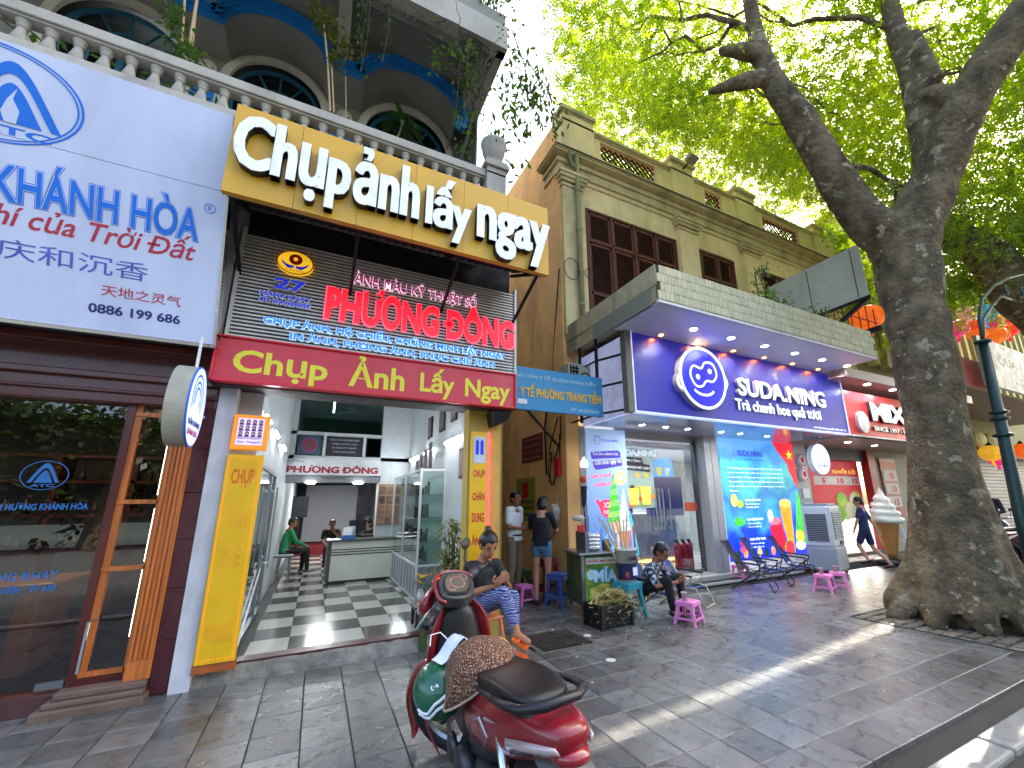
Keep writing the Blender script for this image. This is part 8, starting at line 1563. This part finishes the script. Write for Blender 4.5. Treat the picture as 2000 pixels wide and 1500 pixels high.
NB = mat('navy blue sling fabric', '#1c3f74', .8, var=.1); BKF = mat('black sling fabric', '#141418', .8); CF = mat('cream steel tube', '#b3a98e', .4, .3)
folding_chair((4.35, 5.02, 0), R(205), 'blue folding chair with cream tube frame under the seated man', NB, CF); folding_chair((5.05, 5.15, 0), R(205), 'empty blue folding chair beside the seated man', NB, CF)
folding_chair((6.85, 5.35, 0), R(205), 'black folding chair in front of the fruit poster', BKF, BLACK); folding_chair((7.6, 5.55, 0), R(205), 'blue folding chair between the black chair and the cooler', NB, DARK); folding_chair((8.35, 5.5, 0), R(205), 'blue folding chair closest to the air cooler', NB, DARK)
CT = thing('sugarcane_cart', 'steel sugarcane juice cart with green printed panels and small press on top', 'cart', (3.72, 5.55, 0), rotz=R(-12), local=True)
CG1 = mat('cart green print', '#4f7a2c', .5, var=.7, scale=5, dirt='#c9b43c', damt=.5, dscale=4); CG2 = mat('cart dark green print', '#36502a', .5, var=.6, scale=6, dirt='#8a7a30', damt=.5, dscale=5)
put('front_panel', MB().box(-.26, .26, -.31, -.30, .15, .76), CG1, CT); put('side_panel', MB().box(-.31, -.30, -.28, .34, .12, .76), CG2, CT); put('rear_body', MB().box(-.30, .28, -.30, .35, .14, .76), STEEL, CT); b = MB()
for x in (-.295, .27): b.box(x-.02, x+.02, -.32, -.28, .1, .80)
b.box(-.31, .29, -.32, -.29, .10, .14); put('frame', b, STEEL, CT)
put('headline', MB().box(-.24, .24, -.315, -.31, .66, .74), mat('pale green print', '#9fb85c', .5), CT); T('NƯỚC MÍA SẠCH', -.22, .22, .675, .725, -.316, PRINTR, CT, bold=.04); T('MÍA', -.13, .22, .42, .62, -.312, mat('cyan print', '#2fa8d0', .5), CT, bold=.12); T('MÍA', -.13, .22, .42, .62, -.313, mat('print white core', '#c9e4ec', .5), CT, bold=.03, ext=.003); put('leaf_print', MB().poly(ell(-.17, .52, .07, .07, 14), -.31, .003), mat('leaf print pale', '#a9d2c8', .5), CT); put('cane_print', MB().poly([(-.2, .2), (.2, .22), (.22, .36), (.0, .40), (-.2, .34)], -.31, .002), mat('cane print', '#b8a848', .5, var=.6, scale=18), CT)
put('counter_top', MB().box(-.36, .30, -.36, .38, .78, .81), STEEL, CT, bevel=.008); put('wheel', MB().lathe([(.0,-.02),(.06,-.02),(.065,0),(.06,.02),(0,.02)], 20, (-.22, -.30, .065), 'x').lathe([(.0,-.02),(.06,-.02),(.065,0),(.06,.02),(0,.02)], 20, (.22, -.30, .065), 'x'), BLACK, CT, smooth=True)
PM_ = put('press', MB().box(-.18, .06, -.12, .18, .81, 1.06), mat('press steel', '#a9a9a6', .3, .7, var=.3, scale=9), CT, bevel=.01); b = MB()
for k in range(4): b.lathe([(.035,-.1),(.035,.1)], 14, (-.06, -.13, .86+.052*k), 'x')
put('roller', b, CHROME, PM_, smooth=True); put('guard', MB().box(-.2, -.15, -.2, .2, .81, 1.08), STEEL, PM_)
put('jar', MB().lathe([(.06,0),(.07,.02),(.07,.13),(.05,.16)], 18, (.18, -.08, .81)), mat('amber jar', '#5c3c1c', .15, var=.5, scale=15, coat=.5), CT, smooth=True)
tag(put('red_packet', MB().box(-.06, .06, -.01, .01, 0, .09).xf(Matrix.Translation((3.547,5.6,1.079))), PRINTR), 'small red and white packet standing at the back of the cart', 'packet')
tag(put('paper_roll', MB().ball((3.572,5.7,1.268), (.1,.08,.05), 12, 8), mat('clear cup stack', '#aaa49c', .3)), 'crumpled clear bag of cups above the red packet', 'bag')
t = thing('umbrella_bundle', 'folded dark umbrella with an orange top leaning by the ice cream poster', 'umbrella', (4.02, 6.1, 1.0)); put('fold', MB().tube([(3.93,6.1,1.428), (3.954,6.1,1.76)], [.03, .055], 8), mat('dark navy cloth', '#1a2440', .8), t); put('top', MB().ball((3.939,6.1,1.878), (.06,.06,.06), 10, 8), mat('orange cloth', '#d8501c', .7), t); put('stem', MB().tube([(3.93,6.1,1.428), (3.961,6.1,1.022)], .012, 6), DARK, t)
# bucket with canes
t = thing('paint_bucket', 'white paint bucket with dark blue label holding peeled sugar canes', 'bucket', (3.86, 4.97, .45), local=True)
put('wall', MB().lathe([(.115,0),(.12,.0),(.15,.40),(.158,.40),(.158,.42),(.15,.43),(.142,.42),(.11,.02)], 28), mat('bucket white', '#b9bbb8', .4, dirt='#6a6a60', damt=.25), t, smooth=True); put('label', MB().lathe([(.1225,.03),(.1415,.24)], 28, caps=False), mat('bucket navy', '#181f44', .4, var=.2, scale=5), t, smooth=True); put('label_flash', MB().lathe([(.124,.05),(.131,.12)], 28, caps=False) if False else MB().ball((-.07,-.105,.09), (.04,.02,.05), 10, 6), mat('bucket red flash', '#8e1f38', .4), t)
put('sticker', MB().box(.0, .07, -.145, -.135, .09, .19), PRINTW, t); T('K KAMAX', -.08, .08, .28, .33, -.150, PRINTK, t, bold=.03)
t = thing('sugarcane_bundle', 'peeled sugar cane sticks standing diagonally in the paint bucket', 'sugar cane', (3.86, 4.97, .5)); CN_ = mat('peeled cane', '#b8ac80', .5, var=.3, scale=18, stretch=(1,1,.4))
CA, CB = (3.411,5.05,1.233), (3.992,5.05,1.321)
for k in range(9):
    p = V(3.86+random.uniform(-.06, .07), 4.97+random.uniform(-.05, .05), .55); q = V(*CA).lerp(V(*CB), k/8)+V(0, 0, random.uniform(-.07, .07)); pts = [p.lerp(q, i/5) for i in range(6)]
    put('cane', MB().tube(pts, .011, 8), CN_, t, smooth=True)
# black crate with bagasse
t = thing('crate', 'black plastic lattice crate on the pavement in front of the cart', 'crate', (3.42, 4.82, 0), rotz=R(4), local=True); hw, hd_, hh = .24, .17, .27; b = MB()
for s in (-1, 1):
    for k in range(15): x = -hw+2*hw*k/14; b.box(x-.006, x+.006, s*hd_-.005, s*hd_+.005, 0, hh)
    for k in range(11): y = -hd_+2*hd_*k/10; b.box(s*hw-.005, s*hw+.005, y-.006, y+.006, 0, hh)
    for k in range(8): z = .01+k*(hh-.02)/7; b.box(-hw, hw, s*hd_-.004, s*hd_+.004, z-.005, z+.005); b.box(s*hw-.004, s*hw+.004, -hd_, hd_, z-.005, z+.005)
    b.box(-hw-.01, hw+.01, s*hd_-.012, s*hd_+.012, hh-.03, hh); b.box(s*hw-.012, s*hw+.012, -hd_-.01, hd_+.01, hh-.03, hh)
for sx in (-1, 1):
    for sy in (-1, 1): b.box(sx*hw-.018, sx*hw+.018, sy*hd_-.018, sy*hd_+.018, 0, hh)
b.box(-hw, hw, -hd_, hd_, 0, .01); put('lattice', b, BLACK, t)
b = MB()
for k in range(520):
    x, y = random.gauss(0, .10), random.gauss(0, .07); a = random.gauss(0, .5); L = random.uniform(.08, .24); z = hh-.0+.11*math.exp(-(x/.18)**2-(y/.13)**2)+random.uniform(-.06, .015)
    if k > 440: x += .2; y -= .1; z = hh-.05*(k % 4); a += .6
    d = V(math.cos(a), math.sin(a), random.uniform(-.25, .25)-(1. if k > 470 else 0)); n_ = V(-d.y, d.x, 0).normalized()*.007; p = V(x, y, z); m_ = p+d*L*.5+V(0, 0, .02); q = p+d*L
    b.add([p-n_, p+n_, m_+n_, m_-n_, q+n_*.6, q-n_*.6], [(0,1,2,3), (3,2,4,5)])
tag(put('cane_bagasse', b.xf(Matrix.Translation((3.42, 4.82, 0))), mat('dry bagasse', '#a89a5c', .8, var=.3, scale=20, rnd=.35, island=True)), 'heap of flattened pale yellow pressed cane fibre lying on the black crate', 'cane waste')
b = MB()
for k in range(240): x, y = random.uniform(-.22, .22), random.uniform(-.15, .15); z = random.uniform(.02, .26); a = random.uniform(0, 6.3); d = V(math.cos(a), math.sin(a), random.uniform(-.4, .4))*.09; p = V(3.42+x, 4.82+y, z); b.add([p, p+d+V(0,0,.008), p+d-V(0,0,.008)], [(0,1,2)])
o = put('loose_fibre', b, MATS['dry bagasse'], bpy.data.objects['cane_bagasse'], kind='stuff')
# scraps on the pavement
b = MB()
for k in range(70):
    x, y = 3.5+random.gauss(0, .75), 4.35+random.gauss(0, .32); r_ = random.uniform(.005, .014); a = random.uniform(0, 3); b.add([(x-r_, y, .004), (x, y-r_*1.5, .004), (x+r_, y, .006), (x, y+r_, .008)], [(0,1,2,3)])
sc = put('litter_scraps', b, mat('pale scrap', '#b8b090', .8)); sc['kind'] = 'stuff'; sc['label'] = 'tiny pale scraps scattered on the pavement round the crate'; 
b = MB()
for k in range(420):
    x, y = random.uniform(-1, 12), random.uniform(1.6, 5.6); r_ = random.uniform(.004, .016); a = random.uniform(0, 6.28); c_, s_ = math.cos(a)*r_, math.sin(a)*r_; b.add([(x-c_, y-s_, .003), (x+s_*.4, y-c_*.4, .004), (x+c_, y+s_, .006), (x-s_*.4, y+c_*.4, .007)], [(0,1,2,3)])
sc = put('fallen_leaves', b, mat('dry fallen leaf', '#6a5a34', .8, rnd=.4, island=True)); sc['kind'] = 'stuff'; sc['label'] = 'tiny dry leaf bits strewn over the slate pavement'
# offering table, flowers, bamboo
t = thing('offering_table', 'small dark lacquered table with papers by the cabinet at the shop entrance', 'table', (1.28, 5.5, .135), local=True); put('top', MB().box(-.16, .16, -.14, .14, .19, .22), mat('dark lacquer', '#2c1214', .3, coat=.4), t, bevel=.006)
for sx in (-1, 1):
    for sy in (-1, 1): put('leg', MB().box(sx*.13-.02, sx*.13+.02, sy*.11-.02, sy*.11+.02, 0, .19), MATS['dark lacquer'], t)
put('paper', MB().box(-.11, .05, -.1, .08, .22, .235), mat('pink paper', '#c08a94', .7), t); put('book', MB().box(-.05, .13, -.09, .09, .235, .255), mat('dark book', '#46362c', .7), t)
t = thing('flower_vase', 'yellow chrysanthemums in a small white vase on the dark table', 'flowers', (1.22, 5.58, .39), local=True); put('vase', MB().lathe([(.03,0),(.045,.03),(.04,.08),(.025,.11),(.03,.12)], 16), WHITE, t, smooth=True); b = MB(); leafcluster(b, (0,0,.18), 70, (.05,.05,.05), .05, .012, .1); put('leaves', b, LEAFG, t); b = MB()
for k in range(16): b.ball((random.gauss(0, .055), random.gauss(0, .05), .2+random.uniform(-.03, .09)), (.017,.017,.012), 8, 6)
put('blossom', b, mat('yellow blossom', '#d8b01c', .7), t)
t = thing('tinsel_tree', 'tangle of silvery wire branches on a stand between flowers and bamboo', 'decoration', (1.38, 5.55, .39), local=True); b = MB()
for k in range(26): a = random.uniform(0, 6.28); b.tube([(0, 0, 0), (.05*math.cos(a), .05*math.sin(a), .08), (.08*math.cos(a+1), .08*math.sin(a+1), random.uniform(.1, .18))], .002, 4)
put('wire', b, STEEL, t)
t = thing('potted_bamboo', 'tall lucky bamboo plant with long thin leaves in a dark pot against the white wall', 'potted plant', (1.62, 5.62, .13), local=True); put('pot', MB().lathe([(.07,0),(.10,.05),(.11,.25),(.10,.26),(.09,.25)], 20), mat('dark red pot', '#4a1518', .3), t, smooth=True); b = MB()
for k in range(6): x, y = random.uniform(-.06, .06), random.uniform(-.06, .06); b.tube([(x, y, .2), (x*1.4, y*1.4, .6), (x*2, y*2, .95+.2*random.random())], .009, 7)
put('stem', b, mat('bamboo stem', '#7a7a44', .5), t, smooth=True); b = MB()
for k in range(280): a = random.uniform(0, 6.28); e = random.uniform(-.1, 1.0); z = random.uniform(.4, 1.15); longleaf(b, (random.gauss(-.04, .08), random.gauss(-.03, .08), z), (math.cos(a)*math.cos(e), math.sin(a)*math.cos(e), math.sin(e)), random.uniform(.16, .30), .013, 1.2, 4)
put('foliage', b, leafmat('bamboo leaf', '#4a5c24', '#7a7f34', .3), t)
for k, (x, y, z) in enumerate(((1.42, 5.52, .62), (1.5, 5.50, .55))): tag(put('red_candle_lamp', MB().ball((x, y, z), (.018, .018, .026), 10, 8), mat('red lit bulb', '#ff3a14', .4, emit=3, var=0)), ['small glowing orange red altar bulb, upper one, by the bamboo', 'small glowing red altar bulb, lower one, by the bamboo'][k], 'lamp')
tag(put('mossy_post', MB().tube([(1.15, 5.02, 0), (1.14, 5.02, .34)], [.045, .04], 12), mat('mossy wood', '#3f4a24', .9, var=.4, scale=12, bump=.6)), 'short green mossy wooden post on the pavement behind the scooter', 'post')
# parked motorbikes far right, simplified copies of one small bike
mb_ = thing('parked_motorbike', 'dark parked motorbike with chrome highlights nearest the trunk at the far right', 'motorbike', (12.95, 4.25, 0), rotz=R(60), local=True, group='motorbikes parked at the right end'); 
put('wheel', MB().lathe([(.2,-.04),(.27,-.03),(.28,0),(.27,.03),(.2,.04)], 24, (0,.62,.28), 'x', caps=False), TY_, mb_); put('wheel', MB().lathe([(.2,-.04),(.27,-.03),(.28,0),(.27,.03),(.2,.04)], 24, (0,-.6,.28), 'x', caps=False), TY_, mb_)
put('body', MB().loft([ringy(y, cz, hw_, hh_, 2.7, 14) for y, cz, hw_, hh_ in ((.1,.45,.08,.1),(-.1,.55,.14,.16),(-.4,.62,.14,.14),(-.8,.7,.06,.05))]), mat('bike dark red', '#5a1420', .25, coat=.5), mb_, smooth=True); put('seat', MB().loft([ringy(y, cz, hw_, hh_, 2.7, 14) for y, cz, hw_, hh_ in ((.05,.74,.08,.03),(-.3,.78,.13,.05),(-.75,.82,.08,.03))]), SV, mb_, smooth=True)
put('leg_shield', MB().loft([shieldsec(*a) for a in ss]), mat('bike black gloss', '#16161a', .15, coat=.8), mb_, smooth=True); put('handlebar', MB().tube([(-.33,.32,1.02),(-.1,.4,1.0),(.1,.4,1.0),(.33,.32,1.02)], .02, 8).tube([(0,.38,1.0),(0,.62,.28)], .03, 8), CHROME, mb_, smooth=True); put('headlight', MB().ball((0,.5,.98), (.1,.06,.08), 12, 8), MATS['headlight lens'], mb_, smooth=True); put('mirror', MB().ball((-.3,.36,1.2), (.05,.01,.035), 10, 6).ball((.3,.36,1.2), (.05,.01,.035), 10, 6).tube([(-.26,.35,1.02),(-.3,.36,1.2)], .006, 5).tube([(.26,.35,1.02),(.3,.36,1.2)], .006, 5), BLACK, mb_)
for k, (x, y) in enumerate(((13.8, 4.2), (14.7, 4.1), (15.9, 3.9), (17.0, 3.7))): dup(mb_, (x, y, 0), R(60+random.uniform(-8, 8)), ['second parked motorbike right of the trunk', 'third parked motorbike below the pale wall notice', 'fourth parked motorbike near the right image edge', 'farthest parked motorbike behind the person in the cap'][k], 'motorbikes parked at the right end')
tag(put('green_bin', MB().lathe([(.3, 0), (.36, .5), (.34, .75), (.2, .9), (0, .92)], 24, (10.2, 2.35, 0)), mat('dull green cover', '#2f4a3c', .5, var=.1), smooth=True), 'dull green rounded bin partly hidden behind the right side of the trunk', 'bin')
